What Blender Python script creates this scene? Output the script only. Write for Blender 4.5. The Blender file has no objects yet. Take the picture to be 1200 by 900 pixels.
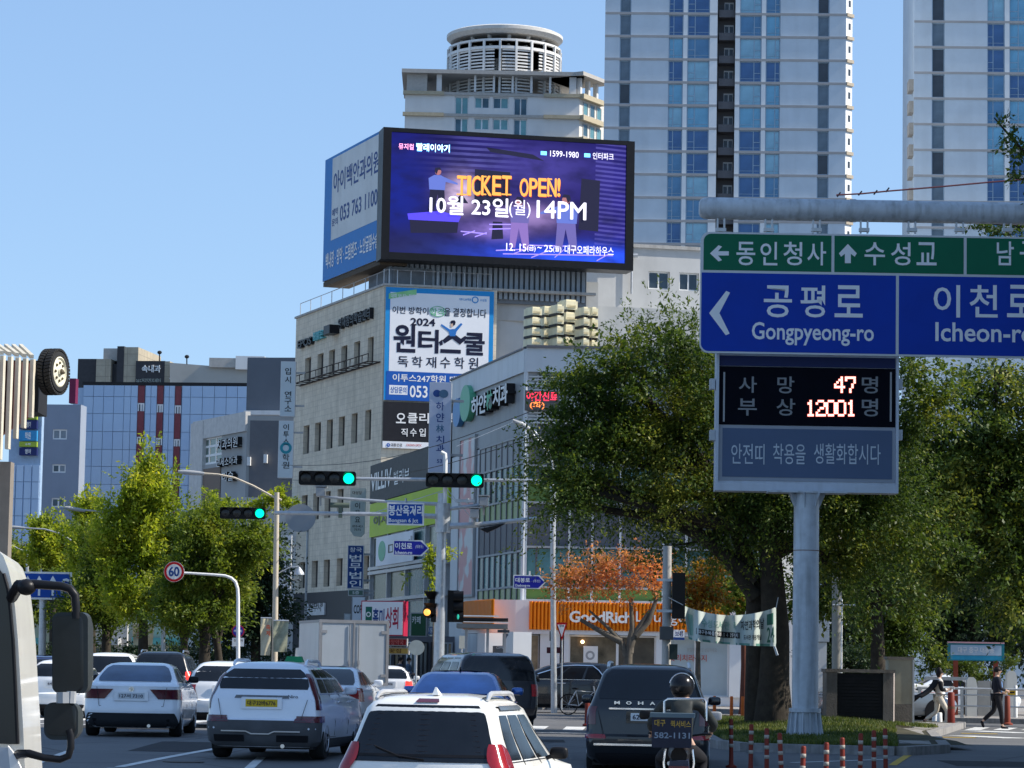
import bpy, bmesh, math, random
import numpy as np
from mathutils import Matrix, Vector, Euler, noise
random.seed(7); rng = np.random.default_rng(7)
SC = bpy.context.scene; COL = SC.collection
R = math.radians

# ------------------------------------------------------------------ camera, world, sun, exposure
FPX = 3400.0                       # focal length in pixels of a 1200 px wide picture
EYE = 1.45
PITCH = math.atan(334 / FPX); ROLL = R(1.0)
cam_d = bpy.data.cameras.new('camera'); cam = bpy.data.objects.new('camera', cam_d); COL.objects.link(cam)
cam_d.sensor_width = 36; cam_d.lens = 36 * FPX / 1200
cam_d.clip_start = 0.5; cam_d.clip_end = 9000
CM = Matrix.Rotation(PITCH + math.pi / 2,3, 'X') @ Matrix.Rotation(ROLL, 3, 'Z')
cam.matrix_world = Matrix.Translation((0,0, EYE)) @ CM.to_4x4()
SC.camera = cam
SUN_AZ, SUN_EL = 94.0,42.0        # degrees clockwise from straight ahead (+Y), height
w = bpy.data.worlds.new('World'); SC.world = w; w.use_nodes = True
nt = w.node_tree; sky = nt.nodes.new('ShaderNodeTexSky'); sky.sky_type = 'NISHITA'; sky.sun_disc = False
sky.sun_elevation = R(SUN_EL); sky.sun_rotation = R(SUN_AZ); sky.air_density = 1.0; sky.dust_density = 0.2; sky.ozone_density = 3.0
bg = nt.nodes['Background']; bg.inputs['Strength'].default_value = 0.11
tn = nt.nodes.new('ShaderNodeMix'); tn.data_type = 'RGBA'; tn.blend_type = 'MULTIPLY'; tn.inputs[0].default_value = 1; tn.inputs[7].default_value = (1.18,1.53,2.0,1)
gm = nt.nodes.new('ShaderNodeGamma'); gm.inputs[1].default_value = .5   # evens the sky out, as the photograph shows it
nt.links.new(sky.outputs[0], gm.inputs[0]); nt.links.new(gm.outputs[0], tn.inputs[6]); nt.links.new(tn.outputs[2], bg.inputs['Color'])
sl = bpy.data.lights.new('sun', 'SUN'); sl.energy = 3.7; sl.angle = R(0.55); sl.color = (1,0.93,0.82)
sun = bpy.data.objects.new('sun', sl); COL.objects.link(sun)
sd = Vector((math.sin(R(SUN_AZ)) * math.cos(R(SUN_EL)), math.cos(R(SUN_AZ)) * math.cos(R(SUN_EL)), math.sin(R(SUN_EL))))
sun.rotation_euler = sd.to_track_quat('Z', 'Y').to_euler(); sun.location = sd * 200
SC.view_settings.view_transform = 'Standard'; SC.view_settings.look = 'None'; SC.view_settings.gamma = 1
SC.view_settings.use_curve_mapping = False; SC.view_settings.exposure = 0.88

# ------------------------------------------------------------------ helpers
def ray(px, py): return CM @ Vector(((px - 600) / FPX, (450 - py) / FPX, -1))
def at(px, py, Y):
    r = ray(px, py); t = Y / r.y
    return Vector((r.x * t, Y, EYE + r.z * t))
def gz(y):
    return -0.00062 * (58 - max(y, 8)) ** 2 if y < 58 else 0.0
def onx(px, Y, py=800): return at(px, py, Y).x

_m = {}
def mat(key, col=(.5,.5,.5), rough=.6, metal=0., var=.12, scale=3., bump=0., emit=0., spec=None, dirt=0., coat=0., alpha=None, trans=0.):
    if key in _m: return _m[key]
    m = bpy.data.materials.new(key); m.use_nodes = True; _m[key] = m
    n = m.node_tree.nodes; l = m.node_tree.links; b = n['Principled BSDF']
    b.inputs['Roughness'].default_value = rough; b.inputs['Metallic'].default_value = metal
    b.inputs['Specular IOR Level'].default_value = spec if spec is not None else (.18 if rough > .3 else .4)
    if coat: b.inputs['Coat Weight'].default_value = coat; b.inputs['Coat Roughness'].default_value = .04
    if trans: b.inputs['Transmission Weight'].default_value = trans
    c = (col[0], col[1], col[2], 1)
    b.inputs['Base Color'].default_value = c
    if var or bump or dirt:
        tc = n.new('ShaderNodeTexCoord'); nz = n.new('ShaderNodeTexNoise'); nz.inputs['Scale'].default_value = scale
        nz.inputs['Detail'].default_value = 6; nz.inputs['Roughness'].default_value = .62
        l.new(tc.outputs['Object'], nz.inputs['Vector'])
        if var:
            mx = n.new('ShaderNodeMix'); mx.data_type = 'RGBA'
            mx.inputs[6].default_value = tuple(x * (1 - var) for x in c[:3]) + (1,)
            mx.inputs[7].default_value = tuple(min(1, x * (1 + var)) for x in c[:3]) + (1,)
            mr = n.new('ShaderNodeMapRange'); mr.inputs[1].default_value = .3; mr.inputs[2].default_value = .7
            l.new(nz.outputs[0], mr.inputs[0]); l.new(mr.outputs[0], mx.inputs[0]); src = mx.outputs[2]
            if dirt:
                mp = n.new('ShaderNodeMapping'); mp.inputs['Scale'].default_value = (2.2,2.2,.16)
                l.new(tc.outputs['Object'], mp.inputs[0])
                n2 = n.new('ShaderNodeTexNoise'); n2.inputs['Scale'].default_value = scale * .8; n2.inputs['Detail'].default_value = 5
                l.new(mp.outputs[0], n2.inputs['Vector'])
                m2 = n.new('ShaderNodeMapRange'); m2.inputs[1].default_value = .48; m2.inputs[2].default_value = .75; m2.inputs[4].default_value = dirt
                l.new(n2.outputs[0], m2.inputs[0])
                x2 = n.new('ShaderNodeMix'); x2.data_type = 'RGBA'; x2.inputs[7].default_value = (c[0] * .35, c[1] * .33, c[2] * .3,1)
                l.new(m2.outputs[0], x2.inputs[0]); l.new(src, x2.inputs[6]); src = x2.outputs[2]
            l.new(src, b.inputs['Base Color'])
            r2 = n.new('ShaderNodeMapRange'); r2.inputs[3].default_value = max(0, rough - .08); r2.inputs[4].default_value = min(1, rough + .1)
            l.new(nz.outputs[0], r2.inputs[0]); l.new(r2.outputs[0], b.inputs['Roughness'])
        if bump:
            bp = n.new('ShaderNodeBump'); bp.inputs['Strength'].default_value = bump; bp.inputs['Distance'].default_value = .02
            n3 = n.new('ShaderNodeTexNoise'); n3.inputs['Scale'].default_value = scale * 8; n3.inputs['Detail'].default_value = 4
            l.new(tc.outputs['Object'], n3.inputs['Vector']); l.new(n3.outputs[0], bp.inputs['Height']); l.new(bp.outputs[0], b.inputs['Normal'])
    if emit:
        b.inputs['Emission Color'].default_value = c; b.inputs['Emission Strength'].default_value = emit
    return m

def tile_mat(key, c1, c2, mortar, bw, bh, ms=.01, rough=.7, off=0.0, grain=.15, squash=1, dirt=.25):
    """masonry / tile grid laid on the wall: u along the wall (object X), z up"""
    if key in _m: return _m[key]
    m = bpy.data.materials.new(key); m.use_nodes = True; _m[key] = m
    n = m.node_tree.nodes; l = m.node_tree.links; b = n['Principled BSDF']; b.inputs['Roughness'].default_value = rough; b.inputs['Specular IOR Level'].default_value = .2
    tc = n.new('ShaderNodeTexCoord'); sp = n.new('ShaderNodeSeparateXYZ'); cb = n.new('ShaderNodeCombineXYZ')
    l.new(tc.outputs['Object'], sp.inputs[0])
    ad = n.new('ShaderNodeMath'); ad.operation = 'ADD'; l.new(sp.outputs[0], ad.inputs[0]); l.new(sp.outputs[1], ad.inputs[1])
    l.new(ad.outputs[0], cb.inputs[0]); l.new(sp.outputs[2], cb.inputs[1])
    br = n.new('ShaderNodeTexBrick'); br.offset = off; br.squash = squash
    br.inputs['Color1'].default_value = (*c1,1); br.inputs['Color2'].default_value = (*c2,1); br.inputs['Mortar'].default_value = (*mortar, 1)
    br.inputs['Scale'].default_value = 1; br.inputs['Mortar Size'].default_value = ms
    br.inputs['Brick Width'].default_value = bw; br.inputs['Row Height'].default_value = bh
    l.new(cb.outputs[0], br.inputs['Vector'])
    nz = n.new('ShaderNodeTexNoise'); nz.inputs['Scale'].default_value = 1.3; nz.inputs['Detail'].default_value = 8; nz.inputs['Roughness'].default_value = .7
    l.new(tc.outputs['Object'], nz.inputs['Vector'])
    mr = n.new('ShaderNodeMapRange'); mr.inputs[1].default_value = .3; mr.inputs[2].default_value = .7; mr.inputs[3].default_value = 1 - grain; mr.inputs[4].default_value = 1 + grain
    l.new(nz.outputs[0], mr.inputs[0])
    mu = n.new('ShaderNodeMix'); mu.data_type = 'RGBA'; mu.blend_type = 'MULTIPLY'; mu.inputs[0].default_value = 1
    l.new(br.outputs[0], mu.inputs[6]); l.new(mr.outputs[0], mu.inputs[7])
    mp = n.new('ShaderNodeMapping'); mp.inputs['Scale'].default_value = (1.6,1.6,.1); l.new(tc.outputs['Object'], mp.inputs[0])
    n2 = n.new('ShaderNodeTexNoise'); n2.inputs['Scale'].default_value = 1.5; n2.inputs['Detail'].default_value = 6; l.new(mp.outputs[0], n2.inputs['Vector'])
    m2 = n.new('ShaderNodeMapRange'); m2.inputs[1].default_value = .5; m2.inputs[2].default_value = .8; m2.inputs[4].default_value = dirt; l.new(n2.outputs[0], m2.inputs[0])
    x2 = n.new('ShaderNodeMix'); x2.data_type = 'RGBA'; x2.inputs[7].default_value = (c1[0] * .4, c1[1] * .38, c1[2] * .34,1)
    l.new(m2.outputs[0], x2.inputs[0]); l.new(mu.outputs[2], x2.inputs[6]); l.new(x2.outputs[2], b.inputs['Base Color'])
    bp = n.new('ShaderNodeBump'); bp.inputs['Strength'].default_value = .35; bp.inputs['Distance'].default_value = .02; bp.invert = True
    l.new(br.outputs['Fac'], bp.inputs['Height']); l.new(bp.outputs[0], b.inputs['Normal'])
    return m

def leaf_mat(key, c1, c2, c3, tr=.35):
    if key in _m: return _m[key]
    m = bpy.data.materials.new(key); m.use_nodes = True; _m[key] = m
    n = m.node_tree.nodes; l = m.node_tree.links; n.remove(n['Principled BSDF']); out = n['Material Output']
    ge = n.new('ShaderNodeNewGeometry'); tc = n.new('ShaderNodeTexCoord')
    nz = n.new('ShaderNodeTexNoise'); nz.inputs['Scale'].default_value = .55; nz.inputs['Detail'].default_value = 3; l.new(tc.outputs['Object'], nz.inputs['Vector'])
    a = n.new('ShaderNodeMath'); a.operation = 'MULTIPLY_ADD'; a.inputs[1].default_value = .45; l.new(ge.outputs['Random Per Island'], a.inputs[0])
    mr = n.new('ShaderNodeMapRange'); mr.inputs[1].default_value = .35; mr.inputs[2].default_value = .68; mr.inputs[4].default_value = .6; l.new(nz.outputs[0], mr.inputs[0])
    l.new(mr.outputs[0], a.inputs[2])
    cr = n.new('ShaderNodeValToRGB'); e = cr.color_ramp.elements
    e[0].color = (*c1,1); e[1].color = (*c3,1); e[1].position = .95
    k = cr.color_ramp.elements.new(.55); k.color = (*c2,1)
    l.new(a.outputs[0], cr.inputs[0])
    d = n.new('ShaderNodeBsdfPrincipled'); d.inputs['Roughness'].default_value = .5; d.inputs['Specular IOR Level'].default_value = .25
    t = n.new('ShaderNodeBsdfTranslucent'); mx = n.new('ShaderNodeMixShader'); mx.inputs[0].default_value = tr
    br = n.new('ShaderNodeMix'); br.data_type = 'RGBA'; br.blend_type = 'MULTIPLY'; br.inputs[0].default_value = 1; br.inputs[7].default_value = (1.5,1.5,.7,1)
    l.new(cr.outputs[0], br.inputs[6]); l.new(br.outputs[2], t.inputs[0])
    l.new(cr.outputs[0], d.inputs['Base Color']); l.new(d.outputs[0], mx.inputs[1]); l.new(t.outputs[0], mx.inputs[2]); l.new(mx.outputs[0], out.inputs[0])
    return m

def props(o, label=None, cat=None, group=None, kind=None):
    if label: o['label'] = label
    if cat: o['category'] = cat
    if group: o['group'] = group
    if kind: o['kind'] = kind
    return o
def thing(name, label, cat, loc=(0,0,0), rz=0., group=None):
    o = bpy.data.objects.new(name, None); COL.objects.link(o); o.location = loc; o.rotation_euler = (0,0, rz); o.empty_display_size = .2
    o['_m'] = 1; del o['_m']
    return props(o, label, cat, group)
def wm(o):
    m = Matrix.LocRotScale(o.location, o.rotation_euler, o.scale)
    return (wm(o.parent) @ m) if o.parent else m
def link(name, me, parent=None, loc=None, rot=None, scl=None):
    o = bpy.data.objects.new(name, me); COL.objects.link(o)
    if parent: o.parent = parent
    if loc is not None: o.location = loc
    if rot is not None: o.rotation_euler = rot
    if scl is not None: o.scale = scl
    return o
def copy_tree(o, parent=None):
    c = o.copy(); COL.objects.link(c); c.parent = parent
    for ch in KIDS(o): copy_tree(ch, c)
    return c
def KIDS(o): return [c for c in COL.objects if c.parent == o]

class MB:
    """collects shapes, then links them as ONE mesh object"""
    def __init__(s): s.v = []; s.f = []; s.mi = []; s.cur = 0
    def add(s, vs, fs):
        b = len(s.v); s.v += [tuple(p) for p in vs]; s.f += [tuple(i + b for i in f) for f in fs]; s.mi += [s.cur] * len(fs); return s
    def quad(s, a, b, c, d): return s.add([a, b, c, d], [(0,1,2,3)])
    def box(s, x0, y0, z0, x1, y1, z1):
        v = [(x, y, z) for z in (z0, z1) for y in (y0, y1) for x in (x0, x1)]
        return s.add(v, [(0,2,3,1),(4,5,7,6),(0,1,5,4),(2,6,7,3),(0,4,6,2),(1,3,7,5)])
    def obox(s, c, sx, sy, sz, rz=0., rx=0., ry=0.):
        M_ = Matrix.Translation(c) @ Euler((rx, ry, rz)).to_matrix().to_4x4()
        v = [M_ @ Vector((x, y, z)) for z in (-sz / 2, sz / 2) for y in (-sy / 2, sy / 2) for x in (-sx / 2, sx / 2)]
        return s.add(v, [(0,2,3,1),(4,5,7,6),(0,1,5,4),(2,6,7,3),(0,4,6,2),(1,3,7,5)])
    def tube(s, pts, r, n=8, caps=True):
        pts = [Vector(p) for p in pts]; rs = r if isinstance(r, (list, tuple)) else [r] * len(pts)
        vs = []; fs = []; prev = None
        for i, p in enumerate(pts):
            t = (pts[min(i + 1, len(pts) - 1)] - pts[max(i - 1,0)])
            t = t.normalized() if t.length > 1e-9 else Vector((0,0,1))
            if prev is None: a = t.orthogonal().normalized()
            else:
                a = prev - t * prev.dot(t); a = a.normalized() if a.length > 1e-6 else t.orthogonal().normalized()
            prev = a; b = t.cross(a)
            for k in range(n):
                an = 2 * math.pi * k / n; vs.append(p + (a * math.cos(an) + b * math.sin(an)) * rs[i])
        for i in range(len(pts) - 1):
            for k in range(n):
                k2 = (k + 1) % n; fs.append((i * n + k, i * n + k2,(i + 1) * n + k2,(i + 1) * n + k))
        if caps: fs.append(tuple(range(n - 1,-1,-1))); fs.append(tuple((len(pts) - 1) * n + k for k in range(n)))
        return s.add(vs, fs)
    def lathe(s, c, prof, n=16, axis='Z'):
        """prof: list of (r, h) along axis"""
        c = Vector(c); vs = []; fs = []
        for (r, h) in prof:
            for k in range(n):
                a = 2 * math.pi * k / n; x, y = r * math.cos(a), r * math.sin(a)
                p = {'Z': (x, y, h), 'Y': (x, h, y), 'X': (h, x, y)}[axis]; vs.append(c + Vector(p))
        for i in range(len(prof) - 1):
            for k in range(n):
                k2 = (k + 1) % n; fs.append((i * n + k, i * n + k2,(i + 1) * n + k2,(i + 1) * n + k))
        fs.append(tuple(range(n - 1,-1,-1))); fs.append(tuple((len(prof) - 1) * n + k for k in range(n)))
        return s.add(vs, fs)
    def ball(s, c, r, n=12, m=8):
        rx, ry, rz = r if isinstance(r, (tuple, list)) else (r, r, r); c = Vector(c); vs = []; fs = []
        for j in range(m + 1):
            ph = math.pi * j / m - math.pi / 2
            for k in range(n):
                a = 2 * math.pi * k / n; vs.append(c + Vector((rx * math.cos(ph) * math.cos(a), ry * math.cos(ph) * math.sin(a), rz * math.sin(ph))))
        for j in range(m):
            for k in range(n):
                k2 = (k + 1) % n; fs.append((j * n + k, j * n + k2,(j + 1) * n + k2,(j + 1) * n + k))
        return s.add(vs, fs)
    def pod(s, c, r, p=.55, n=14, m=10):
        b = MB().ball((0,0,0),1, n, m); q = lambda v: math.copysign(abs(v) ** p, v)
        return s.add([Vector(c) + Vector((q(x) * r[0], q(y) * r[1], q(z) * r[2])) for x, y, z in b.v], b.f)
    def prism(s, poly, off):
        """poly: 3-D points of a flat outline; off: vector to the other side"""
        off = Vector(off); n = len(poly); P = [Vector(p) for p in poly]
        return s.add(P + [p + off for p in P], [tuple(range(n)), tuple(range(2 * n - 1, n - 1,-1))] + [(i, i + n, (i + 1) % n + n, (i + 1) % n) for i in range(n)])
    def build(s, name, m, parent=None, local=False, smooth=None, fix=True, **pr):
        me = bpy.data.meshes.new(name); vs = s.v
        if parent is not None and not local:
            inv = wm(parent).inverted(); vs = [tuple(inv @ Vector(p)) for p in vs]
        me.from_pydata(vs, [], s.f)
        for k in (m if isinstance(m, (list, tuple)) else [m]): me.materials.append(k)
        if any(s.mi): me.polygons.foreach_set('material_index', s.mi)
        if fix:
            bm = bmesh.new(); bm.from_mesh(me); bmesh.ops.recalc_face_normals(bm, faces=bm.faces); bm.to_mesh(me); bm.free()
        if smooth is not None:
            me.polygons.foreach_set('use_smooth', [True] * len(me.polygons)); me.set_sharp_from_angle(angle=R(smooth))
        return props(link(name, me, parent), **pr)

_tc = {}
def text_data(body, bold=0., space=1.):
    bold *= .55; k = (body, bold, space)
    if k in _tc: return _tc[k]
    c = bpy.data.curves.new('t', 'FONT'); c.body = body; c.offset = bold; c.space_character = space; c.resolution_u = 3
    o = bpy.data.objects.new('t', c); me = bpy.data.meshes.new_from_object(o)
    v = [(p.co.x, p.co.y) for p in me.vertices]; f = [tuple(p.vertices) for p in me.polygons]
    bpy.data.objects.remove(o); bpy.data.curves.remove(c); bpy.data.meshes.remove(me)
    xs = [p[0] for p in v]; ys = [p[1] for p in v]; x0, x1, y0, y1 = min(xs), max(xs), min(ys), max(ys)
    v = [((x - x0) / (x1 - x0),(y - y0) / (y1 - y0)) for x, y in v]
    _tc[k] = (v, f); return _tc[k]

class Wall:
    """vertical plane through P heading h degrees (direction of the wall to the viewer's right, anticlockwise from +X); w = distance in front of it"""
    def __init__(s, px, Y, h, py=784, P=None):
        s.P = Vector((onx(px, Y, py), Y, 0)) if P is None else Vector(P)
        s.d = Vector((math.cos(R(h)), math.sin(R(h)),0)); s.n = Vector((s.d.y, -s.d.x, 0)); s.h = h
    def uz(s, px, py, w=0.):
        r = ray(px, py); o = Vector((0,0, EYE)); t = ((s.P + s.n * w) - o).dot(s.n) / r.dot(s.n); q = o + r * t
        return (q - s.P).dot(s.d), q.z
    def pt(s, u, z, w=0.):
        q = s.P + s.d * u + s.n * w; return Vector((q.x, q.y, z))
    def off(s, w): return Wall(0,0, s.h, P=s.P + s.n * w)
    def box(s, mb, u0, z0, u1, z1, w0, w1):
        v = [s.pt(u, z, w) for z in (z0, z1) for w in (w0, w1) for u in (u0, u1)]
        return mb.add(v, [(0,2,3,1),(4,5,7,6),(0,1,5,4),(2,6,7,3),(0,4,6,2),(1,3,7,5)])
    def rect(s, x0, y0, x1, y1):
        """pixel box (left, top, right, bottom) -> u0, z0, u1, z1, sampled at its middle lines"""
        xm, ym = (x0 + x1) / 2,(y0 + y1) / 2
        return s.uz(x0, ym)[0], s.uz(xm, y1)[1], s.uz(x1, ym)[0], s.uz(xm, y0)[1]
    def text(s, body, r, m, parent, w=0., ex=0., bold=.012, space=1., name='lettering', pad=0., **pr):
        u0, z0, u1, z1 = r; v, f = text_data(body, bold, space); mb = MB()
        P0 = [s.pt(u0 + x * (u1 - u0), z0 + y * (z1 - z0), w + max(ex, .0)) for x, y in v]
        mb.add(P0, f)
        if ex > 0:
            ed = {}
            for q in f:
                for i in range(len(q)):
                    a, b = q[i], q[(i + 1) % len(q)]; ed[(a, b)] = ed.get((a, b),0) + 1
            P1 = [s.pt(u0 + x * (u1 - u0), z0 + y * (z1 - z0), w) for x, y in v]; n = len(P0)
            fs = [(b, a, a + n, b + n) for (a, b) in ed if (b, a) not in ed]
            b0 = len(mb.v); mb.v = [tuple(p) for p in P0 + P1]; mb.f = list(f) + fs; mb.mi = [0] * len(mb.f)
            return mb.build(name, m, parent, fix=False, **pr)
        return mb.build(name, m, parent, fix=False, **pr)
    def holes(s, mb, u0, z0, u1, z1, hs, depth=.18, w=0.):
        """front sheet with rectangular openings and their reveals"""
        us = sorted({u0, u1} | {min(max(k, u0), u1) for h in hs for k in (h[0], h[2])}); zs = sorted({z0, z1} | {min(max(k, z0), z1) for h in hs for k in (h[1], h[3])})
        idx = {}; vs = []; fs = []
        def V(i, j):
            if (i, j) not in idx: idx[(i, j)] = len(vs); vs.append(s.pt(us[i], zs[j], w))
            return idx[(i, j)]
        for i in range(len(us) - 1):
            for j in range(len(zs) - 1):
                um, zm = (us[i] + us[i + 1]) / 2,(zs[j] + zs[j + 1]) / 2
                if any(h[0] < um < h[2] and h[1] < zm < h[3] for h in hs): continue
                fs.append((V(i, j), V(i + 1, j), V(i + 1, j + 1), V(i, j + 1)))
        mb.add(vs, fs)
        for a, b, c, d in hs:
            p = [(a, b),(c, b),(c, d),(a, d)]
            for k in range(4):
                q, r_ = p[k], p[(k + 1) % 4]
                mb.quad(s.pt(*q, w), s.pt(*q, w - depth), s.pt(*r_, w - depth), s.pt(*r_, w))
        return mb

def window(wl, parent, r, depth=.15, fm=None, gm=None, nx=1, nz=0, fr=.06, name='window', w=0., zoff=None):
    """frame as part, each glass pane as sub-part"""
    u0, z0, u1, z1 = r; f = MB(); q = w - depth
    for a, b, c, d in ((u0, z0, u1, z0 + fr),(u0, z1 - fr, u1, z1),(u0, z0 + fr, u0 + fr, z1 - fr),(u1 - fr, z0 + fr, u1, z1 - fr)):
        wl.box(f, a, b, c, d, q - .05, q + .03)
    for i in range(1, nx):
        x = u0 + (u1 - u0) * i / nx; wl.box(f, x - fr / 2, z0 + fr, x + fr / 2, z1 - fr, q - .05, q + .025)
    for j in range(1, nz):
        z = z0 + (z1 - z0) * j / nz; wl.box(f, u0 + fr, z - fr / 2, u1 - fr, z + fr / 2, q - .05, q + .02)
    o = f.build(name, fm or M_frame, parent, fix=False)
    for i in range(nx):
        a = u0 + (u1 - u0) * i / nx; b = u0 + (u1 - u0) * (i + 1) / nx
        g = MB(); wl.box(g, a + fr * .6, z0 + fr * .6, b - fr * .6, z1 - fr * .6, q - .03, q - .012 - .004 * (i % 2))
        gg = gm[random.randrange(len(gm))] if isinstance(gm, list) else (gm or M_glass)
        pn = g.build('pane', gg, parent, fix=False); pn.parent = o
    return o

M_frame = mat('window_frame_grey', (.35,.36,.37),.45, var=.08)
M_glass = mat('window_glass', (.05,.07,.09),.06,.35, var=.3, scale=.7)
M_dark = mat('dark_trim', (.02,.02,.022),.5)
M_black = mat('black_plastic', (.012,.012,.014),.38, var=.2)
M_white = mat('white_paint', (.78,.78,.77),.42, var=.05)
M_wht_print = mat('white_print', (.8,.8,.8),.55, var=.03)
M_steel = mat('galvanised_steel', (.48,.5,.52),.42,.55, var=.12, scale=9)
M_pale_steel = mat('pale_grey_painted_steel', (.50,.54,.58),.45,.1, var=.14, scale=4, dirt=.55)
M_conc = mat('concrete', (.42,.41,.39),.85, var=.15, scale=2.5, bump=.3, dirt=.4)
M_chrome = mat('chrome', (.75,.76,.78),.15,.95, var=.04)
# ------------------------------------------------------------------ the ground
def asphalt():
    m = bpy.data.materials.new('asphalt'); m.use_nodes = True; n = m.node_tree.nodes; l = m.node_tree.links; b = n['Principled BSDF']
    tc = n.new('ShaderNodeTexCoord')
    a = n.new('ShaderNodeTexNoise'); a.inputs['Scale'].default_value = .35; a.inputs['Detail'].default_value = 8; a.inputs['Roughness'].default_value = .7; l.new(tc.outputs['Object'], a.inputs['Vector'])
    f = n.new('ShaderNodeTexNoise'); f.inputs['Scale'].default_value = 60; f.inputs['Detail'].default_value = 2; l.new(tc.outputs['Object'], f.inputs['Vector'])
    v = n.new('ShaderNodeTexVoronoi'); v.feature = 'DISTANCE_TO_EDGE'; v.inputs['Scale'].default_value = .22; l.new(tc.outputs['Object'], v.inputs['Vector'])
    cr = n.new('ShaderNodeValToRGB'); cr.color_ramp.elements[0].position = .3; cr.color_ramp.elements[1].position = .72
    cr.color_ramp.elements[0].color = (.12,.12,.125,1); cr.color_ramp.elements[1].color = (.18,.178,.175,1); l.new(a.outputs[0], cr.inputs[0])
    m1 = n.new('ShaderNodeMix'); m1.data_type = 'RGBA'; m1.blend_type = 'MULTIPLY'; m1.inputs[0].default_value = .5; l.new(cr.outputs[0], m1.inputs[6]); l.new(f.outputs[0], m1.inputs[7])
    r = n.new('ShaderNodeMapRange'); r.inputs[1].default_value = 0; r.inputs[2].default_value = .012; r.inputs[3].default_value = .75; r.inputs[4].default_value = 0; l.new(v.outputs[0], r.inputs[0])
    m2 = n.new('ShaderNodeMix'); m2.data_type = 'RGBA'; m2.inputs[7].default_value = (.02,.02,.02,1); l.new(r.outputs[0], m2.inputs[0]); l.new(m1.outputs[2], m2.inputs[6])
    l.new(m2.outputs[2], b.inputs['Base Color']); b.inputs['Roughness'].default_value = .78
    bp = n.new('ShaderNodeBump'); bp.inputs['Strength'].default_value = .5; bp.inputs['Distance'].default_value = .01; l.new(f.outputs[0], bp.inputs['Height']); l.new(bp.outputs[0], b.inputs['Normal'])
    return m
M_asph = asphalt()
xs = [-2500,-400,-120,-60,-30] + [x for x in range(-24,27,3)] + [40,80,400,2500]
ys = [-60,0,8] + [y for y in range(10,60,2)] + [62,70,80,100,130,200,400,1000,3000,7000]
mb = MB(); mb.add([(x, y, gz(y)) for y in ys for x in xs], [(j * len(xs) + i, j * len(xs) + i + 1,(j + 1) * len(xs) + i + 1,(j + 1) * len(xs) + i) for j in range(len(ys) - 1) for i in range(len(xs) - 1)])
mb.build('road', M_asph, smooth=60, kind='structure')

def gpt(px, py, up=0.):
    r = ray(px, py); Y = 60.
    for _ in range(60): Y = (EYE - gz(Y) - up) / (-r.z / r.y) * .5 + Y * .5
    return Vector((r.x / r.y * Y, Y, gz(Y) + up))
def slab(name, poly, z1, m, z0=-.3, **pr):
    mb = MB(); n = len(poly)
    mb.add([(x, y, z1 + gz(y)) for x, y in poly] + [(x, y, z0) for x, y in poly], [tuple(range(n))] + [(i, i + n, (i + 1) % n + n, (i + 1) % n) for i in range(n)])
    return mb.build(name, m, **pr)
M_pave = tile_mat('paving_blocks', (.34,.32,.29),(.28,.26,.245),(.13,.125,.12),.6,.6,.03,.85,0)
_n = M_pave.node_tree  # paving runs over x and y
for k in list(_n.links):
    if k.to_node.type == 'COMBXYZ' or (k.from_node.type == 'SEPXYZ'): _n.links.remove(k)
_s = next(k for k in _n.nodes if k.type == 'SEPXYZ'); _c = next(k for k in _n.nodes if k.type == 'COMBXYZ')
_n.links.new(_s.outputs[0], _c.inputs[0]); _n.links.new(_s.outputs[1], _c.inputs[1])
M_kerb = mat('kerb_granite', (.27,.26,.25),.85, var=.25, scale=4, bump=.4, dirt=.5)
M_grass = mat('grass_soil', (.055,.05,.03),.95, var=.6, scale=2)
def pavement(poly, m=None, h=.14, kw=.22):
    slab('pavement', poly, h, m or M_pave, kind='structure')
    mb = MB(); n = len(poly); c = Vector((sum(p[0] for p in poly) / n, sum(p[1] for p in poly) / n))
    for i in range(n):
        a, b = Vector(poly[i]), Vector(poly[(i + 1) % n]); d = (b - a); L = d.length; d = d / L; nn = Vector((d.y, -d.x))
        if nn.dot((a + b) / 2 - c) < 0: nn = -nn
        k = max(1, int(L / 3));
        for j in range(k):
            p, q = a + d * (L * j / k + .01), a + d * (L * (j + 1) / k - .01)
            mb.prism([(p.x, p.y, gz(p.y) - .1),(q.x, q.y, gz(q.y) - .1),(q.x, q.y, gz(q.y) + h + .012),(p.x, p.y, gz(p.y) + h + .012)], (nn.x * kw, nn.y * kw, 0))
    mb.build('kerb', M_kerb, kind='structure')
pavement([(-4.5,131),(-.6,109.5),(1.5,106),(13.5,104.5),(30,104),(34,250),(-14,250)])
pavement([(-12,146),(-4.9,132.5),(-3.6,133),(-12,230),(-60,300),(-60,260)], h=.13)
pavement([(14.2,92.5),(60,88),(60,100),(15.5,101)], h=.15)
pavement([(-60,128),(-24,110),(-22,118),(-45,200),(-75,260)], h=.15)
ISL = [(4.2,56.5),(4.6,54.6),(7.2,53.9),(8.3,56),(10.0,69.5),(13,84),(8.6,92),(6.3,90),(4.6,70)]
pavement(ISL, M_grass, .15)
slab('footpath', [(7.6,56.4),(8.2,56.3),(9.9,69.6),(12.6,82),(11.2,84),(9.6,72)], .158, M_pave, kind='structure')

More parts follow.
